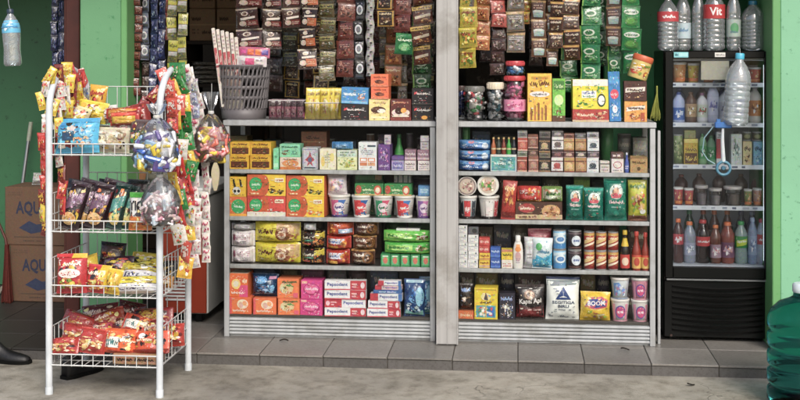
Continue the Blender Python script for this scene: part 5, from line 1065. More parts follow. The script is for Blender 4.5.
# ================================================================== HANGING SACHETS
RAILZ = 1.83
def sachet_strip(px0, px1, pybot, pitch, Y, col, art, label, tilt=0, yaw=0, gap=.9, skew=0):
    """strip of joined sachets hanging from a rail; lowest edge at pybot"""
    SEED[0] += 1; sd_ = SEED[0]; rnd = random.Random(sd_)
    X0, X1 = P(px0, 0, Y)[0], P(px1, 0, Y)[0]; w_ = (X1 - X0) * 1.07; m = MPP(px0, Y); hh = pitch * m
    zb = P((px0 + px1) / 2, pybot, Y)[1]
    t = thing('sachet_strip', label, 'sachets', ((X0 + X1) / 2, Y, zb), (0, math.radians(tilt), math.radians(yaw)), 'sachet strips hanging above the counters')
    mes = [mk_bag(w_, .0095, hh * .985, col, art, False, sd_ * 5 + k, .08).mesh('sachet', 'sachetfoil') for k in range(3)]
    n = max(1, int(math.ceil((RAILZ - .06 - zb) / hh)))
    if zb + n * hh > RAILZ - .01: n -= 1
    ph = rnd.uniform(0, 6)
    for k in range(n):
        sw = .007 * math.sin(ph + k * .55) * min(1, (n - k) / 4)
        link('sachet', mes[k % 3], t, (sw + rnd.uniform(-.003, .003), rnd.uniform(-.008, .008), k * hh), (rnd.uniform(-.16, .16), math.radians(skew) + rnd.uniform(-.07, .07), .35 * math.sin(ph * 2 + k * .8) + rnd.uniform(-.2, .2)))
    mb = MB(); mb.tube([(0, 0, n * hh - .004), (0, 0, (RAILZ - zb))], .0015, 4, '#c8c0b0'); mb.build('string', 'matte', t)
    return t
kap = [rr(.0, .92, 1, 1, '#a89a88'), el(.42, .74, .17, .11, '#c8b8a8'), el(.42, .74, .1, .07, '#5a3a30'), pg([(.2, .42), (.9, .5), (.9, .6), (.2, .54)], '#d8ccc0'), rr(.45, .14, .98, .4, '#6a2420'), el(.3, .26, .17, .13, '#b8a898'), sq(.5, .18, .92, .34, '#c8a898', 2)]
kapo = [rr(.0, .92, 1, 1, '#b0a290'), el(.42, .78, .16, .1, '#d0c0b0'), pg([(.2, .52), (.9, .56), (.9, .66), (.2, .62)], '#e0d4c8'), rr(.42, .12, .98, .5, '#b05a2c'), el(.26, .3, .18, .14, '#c8b8a8'), sq(.5, .2, .9, .4, '#d89a70', 2)]
olv = [rr(.06, .55, .94, .8, '#8a8450'), hd(.12, .6, .88, .76, '#2a2818', 6), bl(.05, .08, .95, .5, ['#6a6a5a', '#3a3a30', '#a8a490', '#54502c'], 8), rr(0, .9, 1, 1, '#4a4630')]
drd = [rr(.05, .08, .95, .92, '#6a342c'), bl(.1, .1, .9, .9, ['#8a4a3c', '#4a2018', '#a8705c', '#3a1a14', '#785040'], 9), sq(.15, .6, .85, .8, '#b89080', 2)]
bwc = [el(.5, .55, .36, .26, '#c8ccd0'), el(.5, .55, .22, .16, '#6a6e74'), rr(.1, .1, .9, .25, '#4a4a4c'), sq(.15, .82, .85, .94, '#8a8a8c', 1)]
gld = [rr(.04, .04, .96, .96, '#b8923c'), rr(.12, .1, .88, .9, '#33221a'), bl(.14, .12, .86, .7, ['#6a4a34', '#8a6a50', '#4a3424', '#c8b090'], 8), hd(.16, .72, .84, .86, '#d8c498', 6)]
gln = [rr(.0, .8, 1, 1, '#2a7a48'), hd(.12, .62, .88, .76, '#d8e8d0', 7), el(.5, .36, .32, .2, '#5aa468'), pg([(.3, .2), (.6, .2), (.7, .5), (.4, .46)], '#98cc98'), rr(0, 0, 1, .06, '#1a4a2c')]
tor = [rr(0, .74, 1, .94, '#c8a44a'), hd(.08, .78, .92, .9, '#5a3a14', 8), rr(.04, .1, .96, .6, '#5a2c1c'), pg([(.1, .3), (.9, .4), (.9, .54), (.1, .44)], '#d8c8b0'), bl(.2, .08, .95, .35, ['#c87a3a', '#8a4a24', '#d8a868'], 6)]
gry = [rr(.0, .84, 1, .96, '#a88a5a'), rr(.06, .1, .94, .8, '#7a7470'), bl(.08, .1, .92, .75, ['#a8a49c', '#54504c', '#8a7a6a', '#c8c4bc', '#6a5a4a'], 10), sq(.12, .6, .88, .76, '#d0ccc4', 2)]
yel = [rr(.0, .88, 1, 1, '#c8b838'), bl(.06, .1, .94, .85, ['#d8b030', '#c87a2a', '#8a9a34', '#e8dc80', '#5a7a34', '#b8502a'], 13), hd(.12, .66, .88, .8, '#7a3418', 5)]
ora = [rr(.06, .06, .94, .94, '#a8643c'), hd(.12, .7, .88, .85, '#e8d0a0', 5), bl(.1, .1, .9, .62, ['#d89a50', '#7a3a24', '#e8c890', '#b8542c', '#4a2a1c'], 10)]
rsp = [rr(.05, .06, .95, .94, '#a84a40'), bl(.1, .1, .9, .9, ['#c88070', '#7a2c28', '#d8b0a0', '#5a2420', '#b86858'], 12)]
drk = [rr(.06, .06, .94, .94, '#4a3430'), bl(.08, .08, .92, .92, ['#6a5650', '#8a7a74', '#3a2826', '#a89890', '#54403a'], 14)]
tea = [rr(0, .88, 1, 1, '#9a7a50'), rr(.08, .5, .92, .84, '#5a4038'), sq(.14, .54, .86, .8, '#b8a090', 2), pg([(.2, .1), (.8, .1), (.88, .44), (.12, .44)], '#9ab0ac'), el(.5, .42, .36, .07, '#c8d0cc')]
cof = [rr(0, .86, 1, 1, '#c0924c'), rr(.04, .05, .96, .84, '#3c241a'), hd(.1, .6, .9, .78, '#c8b8a4', 6), bl(.1, .08, .9, .55, ['#7a5a44', '#a88a70', '#5a3a28', '#d0c0a8', '#2a1810'], 9)]
grp = [rr(.0, .0, .07, 1, '#7aa848'), el(.45, .62, .3, .18, '#c8d4c0'), el(.45, .62, .2, .11, '#2a6a40'), hd(.25, .28, .85, .44, '#a8c8a8', 5), bl(.1, .05, .9, .4, ['#3a8a50', '#1a5a34', '#78b070'], 6)]
gro = [el(.5, .72, .42, .13, '#d0d8cc'), hd(.18, .66, .82, .78, '#3a6a4a', 7), el(.5, .3, .36, .2, '#3f7a3c'), el(.46, .32, .24, .13, '#5a9a48'), rr(0, .94, 1, 1, '#3a7a4c')]
nvy = [bl(.05, .05, .95, .95, ['#2a3464', '#4a5488', '#181c3a', '#6a74a0', '#a8b0c8'], 10)]
ygr = [rr(.0, .5, 1, .95, '#a8a434'), hd(.1, .62, .9, .85, '#5a5a1c', 4), rr(.05, .28, .95, .46, '#a8a8a8'), bl(.05, .02, .95, .3, ['#4a5a4a', '#8a8a40', '#686868'], 6)]
# left opening
S = [(236, 262, 49, 20.5, .50, '#3a1e18', kap, 'first black and maroon coffee sachet strip, above grey basket'),
     (263.5, 282, 49, 20, .54, '#34201a', kap, 'second black and maroon coffee sachet strip from the left'),
     (283, 300.5, 27.5, 20, .52, '#3c221c', kap, 'shortest black and maroon coffee sachet strip, third from left'),
     (300.5, 318.5, 69, 20.5, .48, '#2e1a14', kapo, 'coffee sachet strip with orange squares, reaching lowest over pink tub'),
     (318.5, 334, 81, 16, .50, '#54482a', olv, 'olive and black sachet strip above the yellow sachets'),
     (337, 355, 77, 18.5, .50, '#5e2c20', drd, 'dark red brown sachet strip above the blue carton'),
     (355.5, 365, 79, 19.5, .49, '#1c1c1e', bwc, 'narrow black strip with white discs beside the grey ribbon'),
     (376, 393.5, 27, 17, .47, '#4a2e18', gld, 'gold framed brown sachet strip above the orange cartons'),
     (394, 411.5, 31.5, 17, .48, '#6e2e24', drd, 'maroon sachet strip above the single green sachet'),
     (413.5, 433, 64.5, 20, .46, '#4a2a18', tor, 'slanted brown and gold sachet strip next to the white post')]
for (a, b_, yb_, pt, Y, c, A, lab) in S: sachet_strip(a, b_, yb_, pt, Y, c, A, lab, skew=-6 if 'slanted' in lab else 0)
o = sachet_strip(393.5, 411.5, 54.5, 21.5, .455, '#1d6a3c', gln, 'single bright green sachet hanging under maroon strip')
for ch in list(o.children)[1:-1]: bpy.data.objects.remove(ch)
# twisted grey ribbon strip
X = P(370, 0, .48)[0]; t = thing('ribbon_strip', 'long grey white ribbon of tiny sachets with black dots', 'sachets', (X, .48, P(370, 76, .48)[1]), (0, 0, 0), 'sachet strips hanging above the counters')
mb = MB(); zb = 0; zt_ = RAILZ - t.location.z; V = []; F = []; n = 44; hw = 3.9 * MPP(370, .48)
for i in range(n + 1):
    z = zt_ * i / n; a = .35 * math.sin(i * .9); dx = .004 * math.sin(i * .7); V += [(dx - hw * math.cos(a), -hw * math.sin(a), z), (dx + hw * math.cos(a), hw * math.sin(a), z), (dx - hw * math.cos(a), -hw * math.sin(a) + .002, z), (dx + hw * math.cos(a), hw * math.sin(a) + .002, z)]
for i in range(n): a = i * 4; F += [[a, a + 1, a + 5, a + 4], [a + 2, a + 6, a + 7, a + 3], [a, a + 4, a + 6, a + 2], [a + 1, a + 3, a + 7, a + 5]]
mb.add(V, F, '#a8a6a4', True)
art_on(mb, lambda u, v: (Vector((.0 + (u - .5) * hw * 1.7, -hw * .42, v * zt_)), Vector((0, -1, 0))), [el(.3 + .4 * (k % 2), .02 + k * .041, .22, .008, '#2a2626') for k in range(24)])
mb.build('ribbon', 'sachetfoil', t)
# dim second layer deeper in the shop
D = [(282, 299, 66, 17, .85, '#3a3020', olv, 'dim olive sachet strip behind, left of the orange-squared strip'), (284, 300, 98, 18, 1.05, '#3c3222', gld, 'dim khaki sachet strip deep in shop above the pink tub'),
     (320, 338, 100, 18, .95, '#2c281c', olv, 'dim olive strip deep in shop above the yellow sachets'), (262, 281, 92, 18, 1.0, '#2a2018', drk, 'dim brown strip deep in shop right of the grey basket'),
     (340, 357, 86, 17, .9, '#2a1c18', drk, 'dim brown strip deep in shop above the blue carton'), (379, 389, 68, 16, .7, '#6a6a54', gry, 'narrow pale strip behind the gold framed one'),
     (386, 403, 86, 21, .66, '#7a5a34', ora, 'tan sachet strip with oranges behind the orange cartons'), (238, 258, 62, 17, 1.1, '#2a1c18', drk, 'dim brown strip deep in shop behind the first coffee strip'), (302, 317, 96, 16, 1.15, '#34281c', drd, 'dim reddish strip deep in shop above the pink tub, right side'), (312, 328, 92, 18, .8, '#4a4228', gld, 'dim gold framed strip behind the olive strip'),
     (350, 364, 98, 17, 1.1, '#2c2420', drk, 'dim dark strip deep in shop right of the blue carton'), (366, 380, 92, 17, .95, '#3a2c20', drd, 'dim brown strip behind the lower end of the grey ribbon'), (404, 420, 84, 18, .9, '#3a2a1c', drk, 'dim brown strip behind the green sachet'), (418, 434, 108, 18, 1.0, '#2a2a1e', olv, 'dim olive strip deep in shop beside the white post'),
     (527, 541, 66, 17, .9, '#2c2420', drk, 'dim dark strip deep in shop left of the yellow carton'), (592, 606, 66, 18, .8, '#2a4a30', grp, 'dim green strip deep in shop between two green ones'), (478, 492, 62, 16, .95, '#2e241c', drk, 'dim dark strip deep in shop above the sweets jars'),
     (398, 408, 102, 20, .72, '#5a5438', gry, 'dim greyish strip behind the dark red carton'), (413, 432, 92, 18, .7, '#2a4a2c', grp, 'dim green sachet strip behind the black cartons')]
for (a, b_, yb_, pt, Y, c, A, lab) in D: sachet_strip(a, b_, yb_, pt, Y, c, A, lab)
# right opening
S = [(457.5, 475, 27, 16, .50, '#7a6a54', gry, 'grey brown sachet strip next to the white post'), (460, 477, 68, 20.5, .47, '#a89a34', yel, 'yellow sachet strip next to the white post'),
     (472, 490.5, 16, 15, .53, '#8a3a34', rsp, 'short red sachet strip above the orange one'), (476, 490.5, 50, 15, .49, '#a8703a', ora, 'orange yellow framed sachet strip above the cream-lid jar'),
     (490.5, 505.5, 27, 14, .47, '#8a3c34', rsp, 'rosy sachet strip above the dark brown ribbon'), (491.5, 506, 75, 12, .5, '#3a2a28', drk, 'dark brown patterned strip hanging low above jars'),
     (507, 524.5, 52.5, 21, .49, '#6e604c', gry, 'greyish sachet strip above the blue sweets jar'), (520, 530.5, 24, 12, .52, '#a87a34', yel, 'small yellow and red strip beside the greyish one'),
     (530, 544.5, 57, 19, .47, '#5a3c2a', tea, 'teal cup sachet strip, left of the pair'), (545.5, 557, 66, 17.5, .49, '#5a3c2a', tea, 'teal cup sachet strip, right of the pair'),
     (551, 564, 48, 15.5, .45, '#5a3420', cof, 'gold topped coffee strip, left of the pair'), (563.5, 580, 60, 15.2, .44, '#5a3420', cof, 'gold topped coffee strip, right of the pair'),
     (581, 600.5, 82, 19, .46, '#1f7040', grp, 'green sachet strip with pale round marks'), (606.5, 621.5, 46, 20, .5, '#5a4438', tea, 'brown and white sachet strip before the green oval one'),
     (621.5, 640, 73, 22.5, .47, '#227a40', gro, 'green sachet strip with white ovals near the fridge'), (607, 620, 74, 18, .52, '#24603a', grp, 'narrow green strip below the brown and white one'),
     (560, 577, 92, 16, .56, '#2a6a3c', grp, 'green sachet strip behind the narrow green carton')]
for (a, b_, yb_, pt, Y, c, A, lab) in S: sachet_strip(a, b_, yb_, pt, Y, c, A, lab)
# left of the basket: strips by the doorway
S = [(133.5, 141, 96, 9, .62, '#2c1a1c', drd, 'dark red narrow strip beside the green pier'), (141.5, 150, 60, 16, .64, '#5a6478', bwc, 'grey blue narrow strip second from the green pier'), (141, 149, 104, 14, .70, '#2a1e1c', drk, 'dark brown narrow strip below the grey blue one'),
     (150.5, 158, 108, 15, .60, '#20284e', nvy, 'navy strip, left one of two behind the rack'), (158.5, 166, 104, 15, .61, '#1c2446', nvy, 'navy strip, right one of two behind the rack'), (165.5, 169, 40, 14, .63, '#8a4a4c', rsp, 'very narrow pink strip beside the yellow ones'),
     (167.5, 176.5, 108, 23, .58, '#6a6a3c', ygr, 'yellow and grey strip, left one of two'), (177.5, 186.5, 106, 23.5, .57, '#6a6a3c', ygr, 'yellow and grey strip, right one of two'), (52.5, 58.5, 66, 15, .72, '#1a2040', nvy, 'navy strip in the doorway, left one'), (58.5, 65, 64, 16, .74, '#202846', nvy, 'navy strip in the doorway, right one')]
for (a, b_, yb_, pt, Y, c, A, lab) in S: sachet_strip(a, b_, yb_, pt, Y, c, A, lab)
# rails that carry the strips
for k, Y in enumerate((.47, .53, .62, .72, .88, 1.0)):
    t = thing('hanging_rail', ['frontmost', 'second', 'third', 'fourth', 'fifth', 'rearmost'][k] + ' thin steel rail carrying sachet strips below the ceiling', 'rail', (0, Y, RAILZ))
    mb = MB(); mb.tube([(-2.35, 0, 0), (1.5, 0, 0)], .004, 6); mb.build('rod', 'steel', t)
    for x in (-2.2, -1.2, -.46, .4, 1.2):
        mb = MB(); mb.tube([(x, 0, 0), (x, 0, 2.405 - RAILZ)], .002, 5); mb.build('hanger', 'steel', t)

# ================================================================== BACKGROUND INSIDE THE SHOP
YB = 1.75
x0, x1 = P(186, 0, YB)[0], P(246, 0, YB)[0]
sh = thing('storage_shelf', 'dim wooden storage shelf deep inside behind the grey basket', 'shelf', (0, YB, 0))
for x in (x0 - .03, x1):
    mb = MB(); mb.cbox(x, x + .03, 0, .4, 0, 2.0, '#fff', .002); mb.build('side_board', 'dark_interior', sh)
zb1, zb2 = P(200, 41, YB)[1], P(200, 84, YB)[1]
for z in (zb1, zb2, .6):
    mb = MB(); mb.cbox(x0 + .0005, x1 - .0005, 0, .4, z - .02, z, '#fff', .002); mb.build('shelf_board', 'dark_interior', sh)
xa = x0 + .01; wv = (x1 - x0 - .03) / 2
for k in range(2):
    for j in range(2):
        tag(mk_box(wv - .01, .3, .2, '#8a6c4c', [hd(.1, .6, .45, .75, '#4a3420', 5), hd(.5, .2, .9, .35, '#4a3420', 6), sq(.1, .2, .4, .4, '#5a4430', 2), rr(0, .48, 1, .52, '#a08058')], None, None, .004, 0).build('carton', 'matte', None, (xa + wv * (k + .5), YB + .17, zb1 + .001 + j * .202)),
            ['lower', 'upper'][j] + ' ' + ['left', 'right'][k] + ' brown carton on the dim storage shelf', 'carton')
for k in range(5):
    w_ = .17; mb = mk_bag(w_, .12, .028, '#8a857c', [sq(.1, .2, .9, .8, '#3a3632', 1), rr(.02, .1, .12, .9, '#555')], True, 90 + k, .03)
    tag(mb.build('paper_pack', 'foil', None, (P(201, 0, YB)[0] + RN.uniform(-.01, .01), YB + .09, zb2 + .001 + k * .028)), LEV[5][k] + ' of the pale flat packs piled on the dim storage shelf', 'pack')
# cartons and crates further back to break up the dark
for k, (px, Y, w_, h_, z, c, lab) in enumerate(((330, 2.3, .5, .42, 1.0, '#3a3430', 'dim grey carton on the far bench, left of centre'), (395, 2.3, .4, .3, 1.0, '#4a3c2c', 'dim brown carton on the far bench, centre'), (505, 2.2, .5, .36, 1.0, '#3c342a', 'dim brown carton on the far bench behind the jars'), (560, 2.25, .3, .5, 1.0, '#2c4a34', 'dim green carton on the far bench behind the yellow carton'))):
    tag(mk_box(w_, .3, h_, c, [hd(.15, .55, .7, .75, '#6a6050', 6), rr(0, .47, 1, .51, '#777')], None, None, .004, 0).build('carton', 'matte', None, (P(px, 0, Y)[0], Y + .15, z + .001)), lab, 'carton')
bx0, bx1 = P(255, 0, 2.15)[0], P(600, 0, 2.15)[0]
bn = thing('bench', 'dim wooden bench along the back of the shop', 'bench', (0, 2.15, 0))
mb = MB(); mb.cbox(bx0, bx1, 0, .6, .96, 1.0, '#fff', .003); mb.build('bench_top', 'dark_interior', bn)
for x in (bx0 + .03, (bx0 + bx1) / 2, bx1 - .08):
    for y in (.03, .52):
        mb = MB(); mb.cbox(x, x + .05, y, y + .05, 0, .9598, '#fff', .003); mb.build('leg', 'dark_interior', bn)

# ================================================================== FRIDGE CONTENTS
def fstand(py): return FZ(py)
FYF = FY + .095
fl = [(83.5, 'top fridge shelf'), (123.5, 'second fridge shelf'), (165.5, 'third fridge shelf'), (206.5, 'fourth fridge shelf'), (264.5, 'fridge floor')]
fz = [FZ(a) + .0005 for a, _ in fl]; fz[4] = gz0 + .0045
oc = [rr(0, .1, 1, .3, '#d87a34'), bl(.2, .3, .8, .9, ['#e0a050', '#c8542c', '#e8d8b0'], 8)]
for (a, b_, h_, c, A, d) in ((674, 687.5, 21, '#d89a58', oc, 'orange jelly cup'), (688, 700.5, 20, '#d8c04a', oc, 'yellow jelly cup'), (703, 716, 15, '#c8a070', oc, 'tan jelly cup behind the paper notice'), (749.5, 763, 16, '#c8583c', oc, 'red orange jelly cup')):
    put('jelly_cup', 'cup', d + ' on top fridge shelf', 'cup', a, b_, h_, fz[0], FYF, .06, c, A, lid='#d8b890')
def fbot(px0, px1, h_, row, col, cap, lab, A, d, kind='waist', mat='plastic', lz=(.2, .62), Y=None):
    Y = FYF if Y is None else Y; m = MPP(718, Y); X0, X1 = P(px0, 0, Y)[0], P(px1, 0, Y)[0]
    return bottle('drink_bottle', d + ', ' + fl[row][1], 'bottle', ((X0 + X1) / 2, Y + (X1 - X0) / 2, fz[row]), (X1 - X0) * 1.13, h_ * m, kind, mat, col, cap, lab, A, lz)
gen = lambda c1, c2: [bl(.2, .1, .8, .9, [c1, c2, '#e8e8ea'], 8), hd(.3, .4, .7, .6, c2, 4)]
fbot(674, 685, 31, 1, '#a8b4d8', '#3a4a8a', '#3a60a8', gen('#8aa8d8', '#dfe6f4'), 'blue and white yogurt bottle', lz=(.1, .5))
fbot(686, 697, 31, 1, '#5a4034', '#6a4a34', '#a88a68', gen('#6a4a30', '#d8c090'), 'brown coffee bottle')
fbot(697.5, 708, 30, 1, '#d0d0d4', '#8a5a7a', '#c8d0c0', gen('#4a8a4a', '#b84a48'), 'white bottle with green red label')
fbot(708.5, 719, 42, 1, '#c8c8e0', '#b8b8d8', '#d8d8ee', gen('#a8a0d0', '#7a78b8'), 'tall lilac yogurt bottle')
fbot(720, 733, 34, 1, '#d8d8da', '#3a3a40', '#c8c4cc', gen('#8a88a0', '#5a4a5a'), 'white pot bottle with dark cap')
fbot(735, 748, 39, 1, '#a8d0c0', '#6ab0b8', '#4a6ab8', gen('#8ac8b0', '#e8f0f0'), 'mint and blue bottle')
fbot(749.5, 762, 37, 1, '#c8c0b8', '#a8a0a0', '#c87a34', gen('#e0a050', '#8a4a24'), 'white and orange bottle')
put('milk_can', 'can', 'mottled green can on third fridge shelf', 'can', 674, 683.5, 30, fz[2], FYF, .06, '#7a8a5a', [bl(.1, .1, .9, .9, ['#a8b078', '#4a5a34', '#c8c8a0'], 10)])
put('milk_carton', 'box', 'yellow and brown carton on third fridge shelf', 'carton', 684, 698, 26, fz[2], FYF, .05, '#c8a82c', [rr(.05, .05, .95, .45, '#5a3418'), hd(.12, .5, .88, .66, '#5a2a10', 3), hd(.12, .16, .88, .36, '#e0c050', 3), rr(0, .85, 1, 1, '#e0d070')])
put('milk_carton', 'box', 'khaki carton standing on the yellow one in the fridge', 'carton', 684.5, 696, 8.5, fz[2] + 26.2 * MPP(718, FYF), FYF, .05, '#8a8a58', [])
fbot(699, 707, 31, 2, '#7aa878', '#3a7a4a', '#4a9a5a', gen('#a8d0a0', '#2a6a3a'), 'green tea bottle, left of the pair')
fbot(707.5, 716, 29, 2, '#6a9a78', '#3a7a4a', '#3f8f58', gen('#b8d8b0', '#2a6a4a'), 'green tea bottle, right of the pair')
put('milk_carton', 'box', 'white and red carton on third fridge shelf', 'carton', 716.5, 724, 33, fz[2], FYF, .05, '#d8d8dc', [rr(0, .2, .6, .8, '#b8343c'), sq(.1, .82, .9, .95, '#555', 2)])
put('milk_carton', 'box', 'white and grey carton on third fridge shelf', 'carton', 731, 742, 31, fz[2], FYF, .05, '#c8d0cc', [bl(.1, .1, .9, .9, ['#8aa898', '#e0e4e0', '#4a5a54', '#a8b8b0'], 12)])
put('milk_carton', 'box', 'cream carton with brown art on third fridge shelf', 'carton', 743, 752, 24, fz[2], FYF, .05, '#d8c890', [bl(.1, .05, .9, .5, ['#8a5a34', '#c89a60', '#5a3420'], 7), hd(.15, .6, .85, .8, '#4a3420', 3)])
put('milk_carton', 'box', 'pale blue carton on third fridge shelf', 'carton', 753, 763, 24, fz[2], FYF, .05, '#7ab0c8', [bl(.1, .05, .9, .5, ['#d8e8f0', '#3a7a98', '#a8c8d8'], 7), hd(.15, .6, .85, .8, '#2a5068', 3)])
for k, (a, b_) in enumerate(((743, 752), (753, 763))):
    put('milk_can', 'can', ['left', 'right'][k] + ' dark olive can standing on a carton in the fridge', 'can', a, b_, 9, fz[2] + 24.3 * MPP(718, FYF), FYF + .004, .05, '#54563a', [el(.5, .5, .25, .3, '#8a8a5a')])
for (a, b_, h_, c, A, d) in ((674, 684, 18, '#b84a50', oc, 'red yogurt cup, left of the pair'), (684.5, 694.5, 17, '#c05458', oc, 'red yogurt cup, right of the pair'), (744.5, 753, 17, '#8a9a58', oc, 'olive cup'), (753.5, 763.5, 18, '#c89a8a', oc, 'pinkish cup')):
    put('yogurt_cup', 'cup', d + ' on fourth fridge shelf', 'cup', a, b_, h_, fz[3], FYF, .06, c, A)
for k, (a, b_, h_) in enumerate(((696, 709, 20), (709.5, 723, 17), (725, 744, 19))):
    X0, X1 = P(a, 0, FYF)[0], P(b_, 0, FYF)[0]; m = MPP(718, FYF); w_ = X1 - X0
    t = thing('ice_tub', ['left', 'middle', 'right'][k] + ' clear lidded tub on fourth fridge shelf', 'tub', ((X0 + X1) / 2, FYF + w_ / 2, fz[3]))
    mb = MB(); mb.lathe([(w_ * .40, .001), (w_ * .46, h_ * m * .85)], 18, '#fff', True, False); mb.build('tub_wall', 'tub_film', t)
    mb = MB(); mb.lathe([(w_ * .36, .003), (w_ * .42, h_ * m * .6)], 18, ['#a89aa0', '#b0a8a8', '#8a7a70'][k]); mb.build('filling', 'matte', t)
    mb = MB(); mb.lathe([(w_ * .47, h_ * m * .85), (w_ * .49, h_ * m * .88), (w_ * .49, h_ * m), (w_ * .42, h_ * m)], 18, '#c8c0bc'); mb.build('lid', 'plastic', t)
# bottom bottles
fbot(674, 683.5, 44, 4, '#4a2c2c', '#d8682c', '#b83a44', gen('#d8a0a0', '#e8e0e0'), 'cola bottle with orange cap, far left', 'soda', 'liquid', (.42, .66))
fbot(684.5, 696, 41, 4, '#8a90a0', '#d87030', '#9aa0b8', gen('#5a6480', '#d8dce4'), 'clear bottle with orange cap, second', 'soda', 'liquid', (.2, .5))
fbot(697, 710.5, 43, 4, '#24100e', '#b82c30', '#c0282e', [hd(.2, .35, .8, .65, '#f0e4e4', 8)], 'dark cola bottle with red label', 'soda', 'liquid', (.4, .62))
fbot(711, 721.5, 38, 4, '#6a3c30', '#d87434', '#a88a98', gen('#c85a68', '#e8d8d8'), 'brown tea bottle with orange cap', 'soda', 'liquid', (.15, .5))
fbot(722, 735, 41, 4, '#8a4a40', '#dc6a28', '#7a5068', gen('#d88a78', '#c8a8b8'), 'reddish tea bottle with orange cap', 'soda', 'liquid', (.15, .52))
t = fbot(736, 748, 42, 4, '#8a9a98', '#2f9a4c', '#2f8a3c', [pg([(.2, .1), (.8, .3), (.8, .8), (.2, .6)], '#c8d83a'), tx('Sprite', .25, .38, .75, .66, '#f4f4ec', .06)], 'clear bottle with green cap and green label', 'soda', 'liquid', (.38, .66))
fbot(749, 757.5, 46, 4, '#8a98b8', '#a8b8d8', '#9aa8c8', gen('#c8d4e8', '#6a7aa8'), 'pale blue bottle second from the right', 'soda', 'liquid')
fbot(757.5, 767, 45, 4, '#a0a8b8', '#b83a54', '#b8343c', [hd(.3, .35, .75, .65, '#f0e8e8', 4)], 'clear bottle with red cap and label, far right', 'soda', 'liquid', (.44, .66))
for k, (a, c, cp_) in enumerate(((690, '#2a4a3a', '#2a7a4a'), (704, '#3a2a24', '#a84a24'), (715, '#4a2c24', '#b85a28'), (728, '#5a3428', '#c86a30'), (742, '#3a3a4a', '#5a5a78'), (753, '#54607a', '#7a88b0'))):
    fbot(a - 5, a + 5, 48, 4, c, cp_, '#6a5a58', [], ['first', 'second', 'third', 'fourth', 'fifth', 'sixth'][k] + ' bottle of the rear row', 'soda', 'liquid', (.4, .6), FYF + .14)
for k, (a, r_, c, cp_, h_) in enumerate(((680, 1, '#7a8098', '#8a90b0', 34), (703, 1, '#8a7a70', '#b0a8a0', 36), (726, 1, '#8a88a0', '#a8a8c0', 37), (745, 1, '#7a9088', '#90a8a0', 35), (691, 2, '#5a6a48', '#6a7a50', 30), (712, 2, '#48604a', '#3a6a48', 32), (737, 2, '#6a6a60', '#8a8a80', 31), (757, 2, '#546878', '#6a8090', 30), (682, 3, '#5a3c38', '#8a4a44', 27), (700, 3, '#6a5048', '#8a6a60', 28), (720, 3, '#584640', '#8a7a70', 29), (742, 3, '#5c4a3c', '#8a705a', 28), (759, 3, '#64443c', '#8a5a50', 27))):
    fbot(a - 6, a + 6, h_, r_, c, cp_, None, [], 'rear row bottle ' + ['behind the yogurt', 'behind the brown coffee', 'behind the white pot', 'behind the mint bottle', 'behind the yellow carton', 'behind the green tea', 'behind the grey carton', 'behind the blue carton', 'behind the red cups', 'behind the left tub', 'behind the middle tub', 'behind the right tub', 'behind the pinkish cup'][k], 'waist', 'plastic', Y=FYF + .15)
for k, (a, h_, c, cp_) in enumerate(((676, 17, '#c87a48', '#e0d0b0'), (690, 18, '#8a9a60', '#d0d0b0'), (735, 17, '#b0a060', '#e0d8b8'), (757, 18, '#b86a50', '#e0c8b8'))):
    put('jelly_cup', 'cup', ['first', 'second', 'third', 'fourth'][k] + ' jelly cup of the rear row on top fridge shelf', 'cup', a - 7, a + 7, h_, fz[0], FYF + .12, .06, c, oc)
# water bottles on top of the fridge
TB = [(658.5, 680, 56, '#b83a48', '#b8343c', [hd(.3, .3, .7, .7, '#f0e4e4', 3)], (.52, .70), 'water bottle with red label, far left on the fridge', '#fff'), (676, 692, 60, '#5a8ac0', '#b8ccd4', [hd(.3, .4, .7, .7, '#6a90b0', 4)], (.2, .46), 'water bottle with pale blue label, second on the fridge', '#fff'),
      (692.5, 706, 62, '#c8c8d0', None, [], (.3, .5), 'plain water bottle left of the red Vit label, on the fridge', '#fff'), (705, 727, 64, '#b83a40', '#b8282c', [tx('Vit', .3, .22, .7, .8, '#f4ecec')], (.5, .72), 'big water bottle with square red label, middle of the fridge top', '#fff'),
      (727.5, 742, 62, '#b8c8d0', '#a8b8b0', [el(.5, .5, .2, .3, '#5a9a6a'), hd(.3, .2, .7, .35, '#5a7a8a', 4)], (.22, .5), 'water bottle with grey green label on the fridge', '#fff'), (742.5, 768, 50, '#1d6a84', None, [], (.3, .5), 'wide ribbed water bottle with dark teal top on the fridge', '#fff')]
for k, (a, b_, h_, cap, lab, A, lz, d, c) in enumerate(TB):
    Y = FY + (.05 if k not in (1, 2) else .12); m = MPP(718, Y); X0, X1 = P(a, 0, Y)[0], P(b_, 0, Y)[0]
    if k == 0: X0 = max(X0, fx0 + .002 - .03); 
    bottle('water_bottle', d.replace('red Vit label', 'square red label'), 'bottle', ((X0 + X1) / 2, Y + (X1 - X0) / 2, FH + .0008), X1 - X0, h_ * m, 'water', 'pet', '#fff', cap, lab, A, lz)
# bottle hanging on the fridge door
YH = FY - .07; m = MPP(737, YH); xh, zh = P(737.5, 125, YH)
t = bottle('hanging_bottle', 'empty crumpled clear bottle hanging before the fridge door', 'bottle', (xh - .012, YH, zh), 25 * m, 72 * m, 'water', 'bottle_film', '#fff', '#3fb0d0', None, rot=(0, math.radians(4), 0))
mb = MB(); L = 72 * m; mb.tube([(0, 0, L - .004), (.002, .02, L + .02), (.003, .064, L + .03)], .0012, 4, '#c8c8c8'); mb.build('string', 'matte', t)
